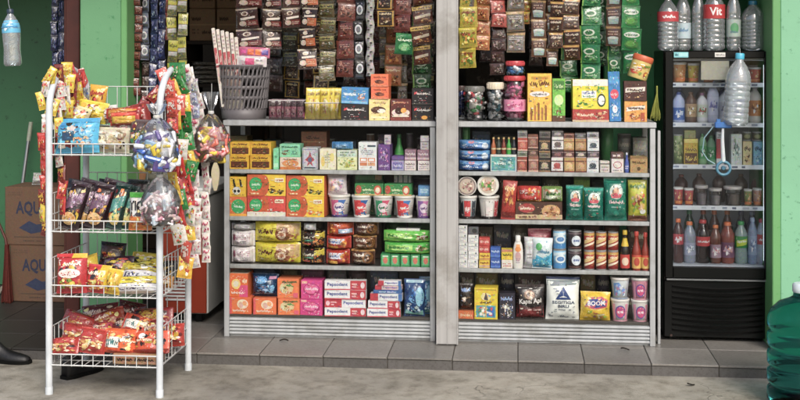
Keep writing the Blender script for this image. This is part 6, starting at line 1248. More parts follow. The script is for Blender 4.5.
# hand pump hanging beneath
t = thing('water_pump', 'blue and white hand pump hanging before the fridge door', 'pump', (P(722, 0, YH)[0], YH - .01, P(722, 178, YH)[1]))
s = MPP(722, YH); mb = MB(); mb.cbox(-7.5 * s, 9 * s, -.012, .012, 50 * s, 56 * s, '#2a6ab0', .004); mb.cbox(-6 * s, -2 * s, -.008, .008, 55.5 * s, 59 * s, '#2a6ab0', .002); mb.cbox(1 * s, 7 * s, -.008, .008, 55.5 * s, 58 * s, '#3a7ac0', .002); mb.build('blue_clip', 'plastic', t)
mb = MB(); mb.tube([(.5 * s, 0, 50 * s), (0, 0, 38 * s), (1 * s, 0, 16 * s)], [.006, .009, .011], 10, '#c4ccd0'); mb.build('tube', 'plastic', t)
mb = MB(); pts = [(math.cos(a) * 6.5 * s + 1 * s, -.004, 10 * s + math.sin(a) * 6.5 * s) for a in [math.pi * 2 * i / 24 for i in range(25)]]; mb.tube(pts, .007, 8, '#4a8098'); mb.build('ring', 'plastic', t)
mb = MB(); mb.lathe([(.011, 0), (.012, .006), (.008, .012)], 14, '#3a6a80'); mb.xf(Matrix.Translation((1 * s, .006, 10 * s)) @ Matrix.Rotation(math.pi / 2, 4, 'X')); mb.build('button', 'plastic', t)
mb = MB(); mb.tube([(-7 * s, 0, 14 * s), (-14 * s, .01, 18 * s), (-19 * s, .02, 26 * s), (-17 * s, .02, 40 * s), (-8 * s, .01, 52 * s)], .003, 8, '#7fa4ac'); mb.build('hose', 'plastic', t)
mb = MB(); mb.tube([(1 * s, 0, 57 * s), (1 * s, .04, 62 * s), (1 * s, .079, 63 * s)], .0012, 4, '#c8c8c8'); mb.build('string', 'matte', t)
# big water jug in the right foreground
jx, jy = 1.163, -.40
t = thing('water_jug', 'large teal ribbed water jug standing at the right edge', 'jug', (jx, jy, GZ)); r = .137; pj = [(r * .86, 0), (r * .97, .012)]
for i in range(4):
    z = .03 + i * .075; pj += [(r, z), (r, z + .034), (r * .98, z + .042), (r * .9, z + .052), (r * .9, z + .058), (r * .98, z + .067)]
pj += [(r, .335), (r * .985, .36), (r * .9, .392), (r * .66, .425), (r * .36, .442), (r * .24, .452), (r * .215, .475)]
mb = MB(); mb.lathe(pj, 40, '#fff', True, True); mb.build('jug_body', 'jug_pet', t)
mb = MB(); mb.lathe([(r * .245, .468), (r * .26, .474), (r * .255, .5), (r * .2, .506)], 20, '#c8d4d8'); mb.build('cap', 'plastic', t)
# ================================================================== WIRE RACK
RXL, RXR, RYF, RYB = -2.0, -1.515, -.55, -.11
rk = thing('wire_rack', 'white four-tier wire rack loaded with snack bags on the pavement', 'rack', ((RXL + RXR) / 2, (RYF + RYB) / 2, GZ))
def rkp(mb, name, mat): mb.xf(Matrix.Translation((-(RXL + RXR) / 2, -(RYF + RYB) / 2, -GZ))); return mb.build(name, mat, rk)
for x in (RXL, RXR):
    pts = [(x, RYF, GZ + .002), (x, RYF, .6), (x, RYF, 1.14)]; cy = (RYF + RYB) / 2; hy = (RYB - RYF) / 2
    for i in range(1, 16): a = math.pi * i / 16; pts.append((x, cy - hy * math.cos(a), 1.16 + .175 * math.sin(a)))
    pts += [(x, RYB, 1.14), (x, RYB, .6), (x, RYB, GZ + .002)]
    mb = MB(); mb.tube(pts, .0145, 12); rkp(mb, 'side_frame', 'white_tube')
    for y in (RYF, RYB):
        mb = MB(); mb.lathe([(.0165, GZ), (.0165, GZ + .03), (.0155, GZ + .032)], 12, '#fff', True, False, c0=(x, y)); rkp(mb, 'foot_cap', 'white_tube')
TZ = [.969, .641, .3645, .0706]
for k, z in enumerate(TZ):
    mb = MB(); wr = .0026; x0, x1, y0, y1 = RXL + .005, RXR - .005, RYF - .004, RYB + .004; zt_ = z + (.28 if k == 0 else .21); zf = z + .047
    def W(a, b_, r=wr): mb.tube([a, b_], r, 5, '#fff', True, False)
    for zz, rr_ in ((z, .0035), (zf, .0035)): W((x0, y0, zz), (x1, y0, zz), rr_)
    for zz in (z, z + .10, zt_): W((x0, y1, zz), (x1, y1, zz))
    for x in (x0, x1):
        for zz in (z, z + .07, zt_ - .05): W((x, y0, zz), (x, y1, zz))
        for i in range(1, 9): y = y0 + (y1 - y0) * i / 9; W((x, y, z), (x, y, zt_ - .05), .002)
    for i in range(11): x = x0 + (x1 - x0) * i / 10; W((x, y0, zf), (x, y0, z - .004), .0022); W((x, y0, z - .004), (x, y1, z - .004), .0022); W((x, y1, z - .004), (x, y1, zt_), .0022)
    for i in range(1, 5): y = y0 + (y1 - y0) * i / 5; W((x0, y, z - .001), (x1, y, z - .001), .0022)
    rkp(mb, 'wire_basket', 'wire')
TN = ['top', 'second', 'third', 'bottom']
def snack(tier, px0, px1, py0, py1, dy, col, art, label, tilt=0, lean=-14, depth=.05, shape='bag', name='snack_bag', cat='bag', yaw=0):
    Y = RYF + dy; X0, Z1 = P(px0, py0, Y); X1, Z0 = P(px1, py1, Y); SEED[0] += 1
    z0 = max(Z0, TZ[tier] + .003) if tier is not None else Z0
    h_ = max(Z1 - z0, .05) / math.cos(math.radians(lean)); r0 = random.Random(SEED[0])
    if shape != 'box': art = [bl(.04, .08, .96, .92, r0.sample(['#d8b030', '#2a1a18', '#e8e0d0', '#6a1414', '#c86a24', '#f0d890', '#3a3034', col], 4), 9)] + list(art)
    if shape == 'box': mb = mk_box(X1 - X0, depth, h_, col, art); mt = 'card'
    else: mb = mk_bag(X1 - X0, depth, h_, col, art, shape == 'hbag', SEED[0], .06, fat=1.15); mt = 'foil'
    o = mb.build(name, mt, None, ((X0 + X1) / 2, Y + depth * .3, z0), (math.radians(lean), math.radians(tilt), math.radians(yaw)))
    return tag(o, label + ', ' + TN[tier] + ' rack tier', cat)
chip = lambda c1, c2: [rr(0, .88, 1, 1, c2), hd(.12, .66, .88, .82, '#f0e4d8', 5), bl(.1, .08, .9, .6, ['#e0b060', '#c88a3a', c1, '#f0d8a0', c2], 12)]
# top tier
blu = [rr(0, .86, 1, 1, '#3fa0cc'), bl(.05, .2, .95, .9, ['#5ab8dc', '#2a88b8', '#8ad0e8', '#4aa8d0'], 12), rr(.2, .35, .5, .6, '#2a4a68'), bl(.45, .1, .85, .5, ['#d8a878', '#e8c8a0', '#c87a4a'], 6)]
snack(0, 53.5, 98, 119, 155, .03, '#4aaed6', blu, 'light blue bag at front left', -2, -10, .07)
snack(0, 92, 128, 128, 156, .06, '#c4bca4', [bl(.05, .1, .95, .9, ['#d8d0b8', '#a89a78', '#e0dcd0', '#8a7a58', '#c8b890'], 16)], 'cream crinkled snack bag at front middle', 2, -12, .07)
snack(0, 126, 150, 120, 150, .08, '#5a4a48', [bl(.05, .1, .95, .9, ['#3a8a5a', '#d8c030', '#c8c0b0', '#8a3a3a', '#3a3038'], 12)], 'green yellow and dark packet at front right', 3, -12, .06)
snack(0, 73, 104, 101, 122, .2, '#d8c436', [bl(.05, .1, .95, .9, ['#e8dc70', '#d8a030', '#e8e4d8', '#b83a2c', '#c8b020'], 14)], 'yellow bag behind the light blue one', 10, -10, .06)
snack(0, 86, 104, 85, 112, .28, '#d8a020', [hd(.1, .6, .9, .8, '#a82a20', 4), bl(.1, .1, .9, .55, ['#c83a2a', '#e8d060', '#8a5a1a'], 7)], 'orange yellow upright packet at the rear', 6, -5, .04)
snack(0, 95, 117, 106, 124, .22, '#d4d0cc', [bl(.05, .1, .95, .9, ['#e8e4e0', '#8a8a90', '#c8b8a0', '#a86a5a', '#b8b8b8'], 14)], 'white patterned bag behind the cream one', -8, -10, .06)
for k in range(3):
    snack(0, 105 + k * 2, 140 - k, 113 + k * 3.4, 119 + k * 3.4, .16 - .02 * k, ['#a82420', '#8a1c1c', '#b83024'][k], [rr(.1, .2, .9, .8, ['#c8842c', '#d8503a', '#c8a030'][k])], LEV[3][2 - k] + ' red packet of the pile at the middle', -3, -4, .07, 'hbag', 'candy_pack', 'packet')
for k in range(6):
    snack(0, 60 + k * 15, 80 + k * 15, 126, 150, .26 + .03 * (k % 2), ['#7a3a2c', '#c8b83a', '#b8b0a8', '#8a2a24', '#3f6a3a', '#b87a2c'][k], chip('#a84a2a', '#e0d8c0'), ['brown', 'lime', 'pale grey', 'dark red', 'green', 'amber'][k] + ' bag packed at the rear', RN.uniform(-8, 8), -8, .06)
# second tier
pur = [rr(0, .9, 1, 1, '#3a2a34'), pg([(.1, .35), (.9, .55), (.9, .8), (.1, .6)], '#6a4a60'), hd(.15, .62, .85, .78, '#b8a0b0', 6), el(.45, .2, .34, .13, '#d8b078'), bl(.15, .08, .85, .34, ['#e0c088', '#b8843a', '#c89a58'], 7), bl(.3, .4, .9, .7, ['#8a6a88', '#4a3040', '#a890a8'], 5)]
tl = [rr(0, .9, 1, 1, '#1c3a34'), pg([(.1, .3), (.9, .5), (.9, .75), (.1, .6)], '#4a8a80'), el(.5, .2, .32, .13, '#d8c070'), bl(.2, .1, .85, .5, ['#e0d090', '#3a7a70', '#a8b870'], 7)]
for k, (a, b_, t0) in enumerate(((57, 77, 182), (66, 90, 180), (82, 103, 184), (90, 113, 180))):
    snack(1, a, b_, t0, 229, .05 + .035 * (k % 2) + .01 * k, '#2a1c20', pur, ['leftmost', 'second', 'third', 'fourth'][k] + ' brown purple potato crisp bag leaning right', 13, -14, .05)
for k, (a, b_, t0) in enumerate(((104, 120, 184), (113, 129, 186))):
    snack(1, a, b_, t0, 229, .05 + .03 * k, '#1a3430', tl, ['left', 'right'][k] + ' dark teal crisp bag leaning right', 11, -14, .05)
for k in range(5):
    snack(1, 60 + k * 16, 82 + k * 16, 180 + (k % 2) * 3, 226, .26 + .02 * (k % 2), ['#1f1618', '#2a2024', '#181214', '#241c1e', '#1c2624'][k], [rr(.1, .75, .9, .9, '#3a2c30'), bl(.2, .2, .8, .6, ['#4a3a40', '#2a1e22'], 4)], ['first', 'second', 'third', 'fourth', 'fifth'][k] + ' dark crisp bag of the rear row', RN.uniform(-6, 12), -6, .05)
snack(1, 127.5, 151, 193, 231, .02, '#dcdcd8', [rr(0, .86, 1, 1, '#4fae3c'), tx('TIC', .06, .52, .66, .78, '#24242c'), rr(0, .0, 1, .36, '#d8782c'), bl(.1, .02, .9, .4, ['#e8b050', '#c8542a', '#f0d890'], 8)], 'white bag with green top and orange foot at front right', 0, -6, .06)
# third tier
red = [rr(0, .9, .55, 1, '#c82a30'), rr(.55, .88, 1, 1, '#e0b83a'), hd(.15, .68, .85, .82, '#f4e0d0', 5), el(.5, .5, .36, .12, '#e8e0d8'), hd(.25, .45, .75, .56, '#b82a30', 4), bl(.1, .1, .95, .42, ['#d8c050', '#a86a2c', '#7a9a3a', '#e0d080'], 9)]
rdy = [rr(.6, .2, 1, 1, '#d8b830'), hd(.1, .6, .7, .78, '#f0e0c8', 5), bl(.1, .08, .95, .5, ['#e0c060', '#c86a2c', '#a82a24', '#e8dca0'], 10)]
wy = [rr(0, .55, 1, 1, '#d8c838'), rr(0, .1, 1, .5, '#dcdce0'), hd(.1, .16, .8, .42, '#2a2a5a', 6), bl(.1, .5, .95, .95, ['#e8dc80', '#c8b020', '#8a7a2a', '#f0ecd8'], 10)]
snack(2, 54.5, 85.5, 255, 296, .03, '#b8242c', red, 'bright red snack bag with white band at front left', -2, -9, .07)
snack(2, 83, 107, 266, 295, .05, '#b82a2c', rdy, 'red and yellow snack bag next to the bright red one', 5, -12, .06)
snack(2, 103, 118, 270, 296, .035, '#d8b428', [bl(.05, .1, .95, .9, ['#e8d050', '#c88a2a', '#d8c040'], 8)], 'narrow golden bag edge in the middle', 8, -12, .05)
snack(2, 110, 156, 278, 297, .05, '#d8d4c8', wy, 'wide white and yellow bag with dark letters', -3, -20, .07, 'hbag')
snack(2, 118, 158, 266, 284, .13, '#d4c034', wy, 'yellow and white bag lying behind the wide one', 3, -30, .07, 'hbag')
snack(2, 97, 123, 243, 268, .24, '#241c1c', [rr(.1, .6, .9, .85, '#4a3836'), sq(.2, .3, .8, .5, '#7a6a60', 2)], 'dark brown bag standing at the rear', 4, -8, .06)
snack(2, 100, 132, 258, 276, .19, '#3a2034', [bl(.05, .1, .95, .9, ['#c8b030', '#5a3a5a', '#2a1a2a', '#b83a3a', '#8a7a90'], 12)], 'purple and yellow bag lying in the middle', -4, -25, .06, 'hbag')
snack(2, 128, 160, 254, 274, .25, '#c8b430', [bl(.05, .1, .95, .9, ['#d8c850', '#3a3a34', '#e0dcc8', '#a89020'], 12)], 'lime yellow bag at the rear right', 6, -18, .06, 'hbag')
snack(2, 152, 178, 262, 282, .33, '#2c2a2c', [bl(.05, .1, .95, .9, ['#c8a030', '#4a4a4c', '#c86a2a', '#888'], 10)], 'black and gold packets at the far right rear', -5, -10, .06, 'hbag')
snack(2, 150, 172, 278, 295, .2, '#c88a34', [bl(.05, .1, .95, .9, ['#e0b050', '#a84a2a', '#d8d0b0'], 10)], 'orange brown bag behind the right leg', 4, -12, .06)
# bottom tier
rb_ = [rr(0, .9, 1, 1, '#c84a3a'), hd(.1, .55, .7, .75, '#f0d8c0', 5), bl(.1, .08, .95, .55, ['#d8b070', '#b8743a', '#e8d0a0', '#8a1a1c'], 10)]
go = [rr(.05, .5, .95, .9, '#a82a24'), bl(.05, .05, .95, .6, ['#d8b878', '#c8944a', '#e8d8b0', '#a86a34'], 12)]
org = [rr(.0, .0, 1, .12, '#b83a1c'), rr(.08, .2, .52, .62, '#e8e4dc'), hd(.12, .28, .5, .56, '#2a6a6a', 4), hd(.55, .4, .95, .62, '#f4e0c0', 4), bl(.5, .6, .95, .95, ['#e88a3a', '#c8401c', '#f0b060'], 5)]
dk2 = [hd(.1, .5, .6, .75, '#d8c0b0', 5), bl(.3, .1, .95, .6, ['#a83a2c', '#4a1a18', '#c88a4a', '#6a2420'], 9)]
snack(3, 48.5, 77, 340, 356, -.005, '#a82824', go, 'red and gold packet overhanging the front left', -4, -32, .05, 'hbag')
snack(3, 74, 103, 331, 355, .02, '#b03028', go, 'red and gold biscuit bag at front, second from left', 7, -24, .06)
snack(3, 101, 134, 331, 355, .03, '#d8561c', org, 'orange snack bag with white panel at front', 3, -20, .06, 'hbag')
snack(3, 131, 168, 333, 356, .03, '#d04a1c', [rr(.0, .0, 1, .2, '#8a2418'), hd(.15, .5, .6, .7, '#f0d0b0', 5), el(.3, .75, .1, .12, '#e8e8e4'), bl(.5, .2, .95, .9, ['#e08a3a', '#b83018', '#e8b870'], 8)], 'orange red snack bag at front right', -3, -20, .06, 'hbag')
snack(3, 58, 88, 326, 345, .13, '#9a2a24', go, 'red and gold bag behind the overhanging packet', 6, -24, .06)
snack(3, 90, 112, 325, 340, .16, '#b8485a', rb_, 'pinkish red bag in the middle', -6, -30, .06, 'hbag')
snack(3, 108, 152, 322, 338, .16, '#6a1f20', dk2, 'dark red bag lying behind the orange one', 4, -34, .06, 'hbag')
snack(3, 80, 118, 306, 328, .27, '#5a1a1c', dk2, 'dark maroon bag at the rear left', -8, -20, .06)
snack(3, 112, 140, 303, 328, .3, '#4a1618', dk2, 'blackish red bag at the rear middle', 10, -14, .06)
snack(3, 128, 172, 310, 330, .26, '#8a1f1e', [bl(.05, .1, .95, .9, ['#b83028', '#d8b030', '#5a1616', '#c8a040'], 12), hd(.2, .4, .7, .65, '#e0b840', 5)], 'red bag with yellow marks at the rear right', -5, -24, .06, 'hbag')
snack(3, 158, 184, 326, 348, .2, '#a82c1c', [bl(.05, .1, .95, .9, ['#d8b030', '#c84a24', '#e0d080', '#7a1a18'], 12)], 'red and yellow bag at the right side', -6, -18, .06)
mbx = mk_box(.20, .10, .045, '#a07858', [hd(.1, .3, .9, .65, '#3a2c20', 9)], None, None, .003)
tag(mbx.build('wafer_box', 'card', None, (P(136, 0, RYF + .03)[0], RYF + .07, TZ[3] + .004)), 'flat brown carton under the orange bags, bottom rack tier', 'box')

# loose heaps that fill the tiers
snack(0, 124, 152, 104, 130, .2, '#8a2a24', [bl(.05, .1, .95, .9, ['#d8b040', '#b83028', '#e8e0d0', '#3a6a3a'], 12)], 'red and gold bag slumped at the right rear', -14, -18, .06)
snack(0, 62, 84, 106, 128, .14, '#d8cc9a', [bl(.05, .1, .95, .9, ['#e8e4d8', '#c84a3a', '#d8b83a', '#8a8a90'], 12)], 'cream and red bag slumped at the left', 16, -14, .05)
snack(0, 108, 136, 122, 140, .12, '#c8c0b8', [bl(.05, .1, .95, .9, ['#e8e4e0', '#b86a70', '#a89a88', '#d8d0c8'], 12)], 'pale crinkled bag lying behind the cream one', -10, -30, .05, 'hbag')
snack(2, 70, 100, 258, 278, .17, '#a82c24', rdy, 'red and yellow bag tipped behind the bright red one', -18, -20, .06)
snack(2, 88, 116, 274, 292, .11, '#c89a2c', chip('#a84a2a', '#d8c878'), 'golden snack bag tipped over in the middle', 20, -28, .06, 'hbag')
snack(2, 134, 164, 262, 282, .17, '#dcd8cc', wy, 'white and yellow bag tipped at the right', -16, -24, .06, 'hbag')
snack(3, 56, 92, 315, 336, .2, '#8a2420', go, 'red and gold bag tipped at the left rear', 18, -22, .06, 'hbag')
snack(3, 92, 126, 312, 332, .21, '#a8402c', rb_, 'brick red bag tipped in the middle rear', -20, -26, .06, 'hbag')
snack(3, 118, 150, 318, 336, .12, '#b8341c', org, 'orange bag with white panel tipped behind the front ones', 14, -30, .06, 'hbag')
snack(3, 142, 170, 322, 342, .11, '#7a1c1c', dk2, 'dark red bag tipped behind the right front bag', -18, -26, .06, 'hbag')
# garlands of small sachets on the rack
def chain(pts, w_, hh, pal, label, seed, jit=.5, name='sachet_garland'):
    """pts: world points from top to bottom"""
    rnd = random.Random(seed); t = thing(name, label, 'sachets', pts[-1]); base = Vector(pts[-1])
    mes = []
    for k, (c, cs) in enumerate(pal):
        mes.append(mk_bag(w_, .014, hh * 1.28, c, [bl(.05, .08, .95, .92, cs, 9), hd(.15, .55, .85, .75, cs[0], 3)], False, seed * 9 + k, .06).mesh('sachet', 'sachetfoil'))
    pts = [Vector(p) for p in pts]; k = 0; carry = 0
    for a, b_ in zip(pts, pts[1:]):
        L = (b_ - a).length; n = max(1, round(L / hh)); d = (b_ - a) / n
        for i in range(n):
            p = a + d * (i + 1) - base
            q = (-d).to_track_quat('Z', 'Y').to_euler()
            link('sachet', rnd.choice(mes), t, p + Vector((rnd.uniform(-.013, .013), rnd.uniform(-.015, .015), rnd.uniform(-.006, .006))) * jit, (-math.asin(max(-1, min(1, -d.normalized().y * -1))) * 0 + rnd.uniform(-.45, .45) * jit, math.atan2(-d.x, -d.z) + rnd.uniform(-.5, .5) * jit, rnd.uniform(-1.3, 1.3) * jit)); k += 1
    return t
W3 = lambda px, py, Y: (P(px, py, Y)[0], Y, P(px, py, Y)[1])
WR = lambda px, py, Y: W3(px, py, Y + .088)
palY = [('#e4c840', ['#f0e080', '#d83a30', '#f4f0e0']), ('#d8b82c', ['#e8dc70', '#b8322c', '#d8a030', '#e8e4d0']), ('#b82c28', ['#d8584a', '#e0b83a', '#8a1c1c', '#e8d8c8']), ('#d8d4cc', ['#c83a34', '#e8e4dc', '#8a8a90', '#d8b83a']), ('#7a2a24', ['#d8b03a', '#a83a2c', '#3a1a1c'])]
palG = [('#e0dcd4', ['#f0ece4', '#c83a34', '#3a8a4a', '#d8b83a']), ('#e0b830', ['#f0e070', '#c84a2a', '#f4f0e4']), ('#b82420', ['#d8403a', '#8a1814', '#e8e0d8', '#d8b030']), ('#2a7a3a', ['#4aa050', '#1a4a24', '#e0d8c0', '#b83028']), ('#d8a828', ['#e8d060', '#b83a24', '#e8e4d8']), ('#c84a3a', ['#e8e0d8', '#f0ece4', '#a82a24'])]
palW = [('#d8d0cc', ['#e8e4e0', '#b84a68', '#d8b8b8', '#c0b0ac']), ('#dcd8d0', ['#b8486a', '#e8e4e0', '#e0c8c8', '#8a2a44']), ('#d0c8c4', ['#e8e0dc', '#c86a84', '#a89894'])]
palB = [('#a8a8a8', ['#d8d8dc', '#5a5a68', '#3a6aa8', '#c8c8cc']), ('#8a90a8', ['#c8ccd8', '#3a4a78', '#e0e0e4'])]
chain([WR(50, 74, -.59), WR(50, 100, -.6), WR(51, 160, -.6)], .042, .06, palY, 'short red and yellow sachet garland behind the left front leg', 21, .6)
chain([WR(66, 69, -.5), WR(68, 92, -.51), WR(66, 118, -.52)], .05, .064, palY, 'short thick yellow sachet garland under the left arch', 22, .6)
chain([WR(79, 68, -.4), WR(81, 88, -.4), WR(80, 112, -.4)], .046, .064, palY, 'short sachet garland right of the thick yellow one, left arch', 23, .6)
chain([WR(166, 72, -.53), WR(170, 100, -.55), WR(173, 150, -.56), WR(177, 205, -.56)], .05, .066, palG, 'red and green sachet garland right behind the right front leg', 24, .6)
chain([WR(54, 70, -.60), WR(45, 84, -.62), WR(44, 150, -.625), WR(43, 236, -.62)], .034, .062, palY, 'yellow and red sachet garland hanging outside the left front leg', 3)
chain([WR(60, 70, -.55), WR(62, 96, -.56), WR(60, 150, -.57), WR(62, 215, -.57)], .04, .064, palY, 'yellow and red sachet garland hanging inside the left front leg', 5)
chain([WR(72, 68, -.46), WR(75, 95, -.46), WR(73, 124, -.47)], .045, .066, palY, 'short yellow and red sachet garland at the middle of left arch', 7)
chain([WR(84, 72, -.33), WR(88, 100, -.33), WR(84, 124, -.33)], .04, .066, [palY[2], palY[0], palB[0]], 'pale sachet garland at the rear of left arch', 8)
chain([WR(171, 68, -.47), WR(176, 100, -.48), WR(180, 160, -.5), WR(184, 278, -.5)], .066, .072, palG, 'red and green sachet garland on the right arch, longest one', 11)
chain([WR(177, 70, -.40), WR(184, 95, -.42), WR(188, 150, -.42), WR(190, 240, -.42)], .06, .07, palG[:4], 'green and yellow sachet garland just right of the longest one', 12)
chain([WR(186, 70, -.34), WR(192, 92, -.35), WR(194, 160, -.36), WR(197, 268, -.36)], .042, .058, palW, 'white and pink sachet garland, left of the pair beside the rack', 13, .3)
chain([WR(187, 70, -.32), WR(201, 110, -.31), WR(206, 180, -.31), WR(207, 262, -.31)], .040, .058, palW, 'white and pink sachet garland, right of the pair beside the rack', 14, .3)
chain([WR(182, 69, -.36), WR(191, 80, -.37), WR(197, 118, -.37)], .036, .05, palB, 'short grey blue sachet garland at the top of right arch', 15)
# dark red ribbon strip sagging across the top tier
chain([WR(160, 84, -.3), WR(150, 100, -.3), WR(138, 112, -.3), WR(124, 119, -.3)], .05, .06, [('#7a1a1c', ['#a82a24', '#d8a83a', '#4a1014']), ('#8a2420', ['#c84a34', '#d8b050', '#5a1416'])], 'dark red sachet strip sagging from right arch across the top tier', 16)

# knotted clear bags with sweets
def clear_bag(px, pytop, pybot, wpx, Y, cols, label, n, seed, size=.014, neck=.2, flat=.8):
    m = MPP(px, Y); h_ = (pybot - pytop) * m; r = wpx / 2 * m; x, z = P(px, pybot, Y); rnd = random.Random(seed)
    t = thing('sweets_bag', label, 'bag', (x, Y, z))
    zn = h_ * (1 - neck)
    pf = [(r * .3, .0), (r * .8, h_ * .03), (r, h_ * .2), (r * .98, h_ * .38), (r * .8, zn * .72), (r * .42, zn * .92), (r * .14, zn), (r * .12, zn + .01), (r * .34, zn + h_ * neck * .5), (r * .5, h_)]
    wob = lambda a, zz: 1 + .05 * math.sin(a * 5 + seed + zz * 14) + .12 * noise.noise(Vector((math.cos(a) * 1.5, math.sin(a) * 1.5, zz * 18 + seed))) + .06 * math.sin(a * 9 + zz * 30)
    mb = MB(); mb.lathe(pf, 36, '#fff', True, False, wob); mb.xf(Matrix.Scale(flat, 4, (0, 1, 0))); mb.build('film', 'bag_film', t)
    mb = MB(); mb.lathe([(r * .16, zn - .004), (r * .19, zn + .003), (r * .16, zn + .01)], 12, '#c8c8c4'); mb.build('knot', 'plastic', t)
    mb = MB()
    for i in range(n):
        zz = rnd.uniform(.02, zn * .62); a = rnd.uniform(0, 6.28); q = (rnd.random() ** .25) * r * .80 * (1 if zz < h_ * .4 else .72)
        s = size * rnd.uniform(.7, 1.2); k0 = len(mb.v); mb.cbox(-s * 1.35, s * 1.35, -s * .35, s * .35, -s, s, rnd.choice(cols), s * .3); mb.cbox(-s * .8, s * .8, -s * .37, s * .37, -s * .5, s * .3, rnd.choice(cols), s * .1)
        mb.xf(Matrix.Translation((q * math.sin(a), -q * math.cos(a) * flat, zz)) @ Matrix.Rotation(rnd.uniform(0, 6), 4, Vector((rnd.random(), rnd.random(), rnd.random() + .1))), k0)
    mb.build('sweets', 'foil', t)
    mb = MB(); mb.tube([(0, 0, zn), (.002, .004, h_ * 1.02), (.001, .01, h_ * 1.12)], .0013, 4, '#c8c8c4'); mb.build('string', 'matte', t)
clear_bag(157, 104, 171, 44, -.61, ['#3a6ac0', '#dfe2ea', '#8ab8e0', '#d8c030', '#e8e8ec', '#5a4a8a', '#e8ecf4'], 'clear bag of blue, white and yellow sweets tied to the right front leg', 120, 2, .024)
clear_bag(160, 160, 226, 38, -.615, ['#d8c8cc', '#e8e4e4', '#b87a8a', '#c8b0b0', '#c8d8e4', '#f0e8e4', '#f0f0f0'], 'clear bag of pale pink sweets hanging below the blue one', 150, 3, .019, .25)
clear_bag(211, 92, 162, 34, -.25, ['#d86a5a', '#e8d048', '#e8e0d4', '#c84a4a', '#d8b83a', '#e0a0a0'], 'clear bag of red and yellow sweets right of the rack', 100, 4, .019, .3)

# ================================================================== FREEZER, CARTONS, BROOMS
Y0 = .58; xr = P(207.5, 0, Y0)[0]; xl = P(160, 0, Y0)[0]; FHt = .66
fz_ = thing('chest_freezer', 'white chest freezer with orange red front behind the wire rack', 'freezer', ((xl + xr) / 2, Y0, 0)); ox = (xl + xr) / 2
def zp(name, mat, x0, x1, y0, y1, z0, z1, b=.006): mb = MB(); mb.cbox(x0 - ox, x1 - ox, y0, y1, z0, z1, '#fff', b); return mb.build(name, mat, fz_)
zp('freezer_body', 'freezer_white', xl, xr, .012, .6, .05, FHt); zp('front_panel', 'red_paint', xl + .003, xr - .006, 0, .0115, .055, FHt - .04, .003)
zp('lid', 'freezer_white', xl - .006, xr + .006, -.006, .606, FHt + .001, FHt + .045, .008)
for k in range(7): zp('vent_slat', 'freezer_white', xl + .03, xl + .16, -.006, -.0005, .12 + k * .018, .13 + k * .018, .001)
for x in (xl + .04, xr - .08):
    for y in (.05, .5): zp('foot', 'black_plastic', x, x + .04, y, y + .04, .001, .0495, .004)
# cream phone-like handle, modelled as a flat sole shape
xq, zq = P(215, 191, .25); t = thing('cream_handle', 'cream coloured sandal sole hanging at the left cabinet side', 'sandal', (LX0 - .03, .27, zq))
mb = MB(); V = []; F = []; hh = 28 * MPP(215, .25)
for i in range(13):
    v = i / 12; wd = .019 * (math.sin(math.pi * min(max(v, .03), .97)) ** .45) * (1 - .12 * math.sin(2 * math.pi * v)); z = v * hh; V += [(-wd, -.006, z), (wd, -.006, z), (wd, .006, z), (-wd, .006, z)]
for i in range(12):
    a = i * 4
    for j in range(4): b2 = (j + 1) % 4; F.append([a + j, a + b2, a + 4 + b2, a + 4 + j])
F += [[3, 2, 1, 0], [48, 49, 50, 51]]; mb.add(V, F, '#c8bc9a', False); mb.build('sole', 'plastic', t)
mb = MB(); mb.tube([(0, 0, hh - .004), (.01, 0, hh + .03), (.03, .01, hh + .04)], .0015, 4, '#888'); mb.build('string', 'matte', t)
# two cartons in the alcove
def aqua(px0, px1, py0, py1, Y, z0, tx0, tx1, label):
    X0, X1 = P(px0, 0, Y)[0], P(px1, 0, Y)[0]; h_ = (py1 - py0) * MPP(px0, Y); w_ = X1 - X0
    A = [rr(0, .985, 1, 1, '#6a4c34'), tx('AQUA', tx0, .5, tx1, .76, '#262c44'), pg([(tx0 + .05, .3), (tx0 + .22, .42), (tx1 - .2, .36), (tx1 + .02, .4), (tx1 - .1, .24), (tx0 + .25, .2)], '#28324e'), sq(tx0 + .1, .06, tx1 - .1, .1, '#4a3a30', 1), sq(.05, .85, .3, .93, '#5a4434', 2), rr(tx0 - .02, .14, tx1, .15, '#4a3c34')]
    mb = mk_box(w_, .26, h_, '#654a36', A, None, None, .004, 0)
    return tag(mb.build('water_carton', 'matte', None, ((X0 + X1) / 2, Y + .13, z0 + .0006), (0, 0, math.radians(RN.uniform(-1.5, 1.5)))), label, 'carton'), z0 + h_
o, zt_ = aqua(10, 72, 245.5, 302, 1.03, 0, .2, .72, 'brown water carton standing on the alcove floor, lower one')
aqua(5, 67, 187, 245, 1.025, zt_, .18, .72, 'brown water carton stacked on another in the alcove, upper one')
# crumpled white bag on the cartons
mb = mk_bag(.10, .07, .07, '#b8b8b4', [bl(.05, .05, .95, .95, ['#d8d8d4', '#a0a09c', '#c8c8c4'], 8)], False, 77)
tag(mb.build('plastic_bag', 'foil', None, (P(36, 0, 1.06)[0], 1.12, P(36, 187, 1.025)[1] + .002), (math.radians(-20), 0, 0)), 'small crumpled white bag on the upper water carton', 'bag')
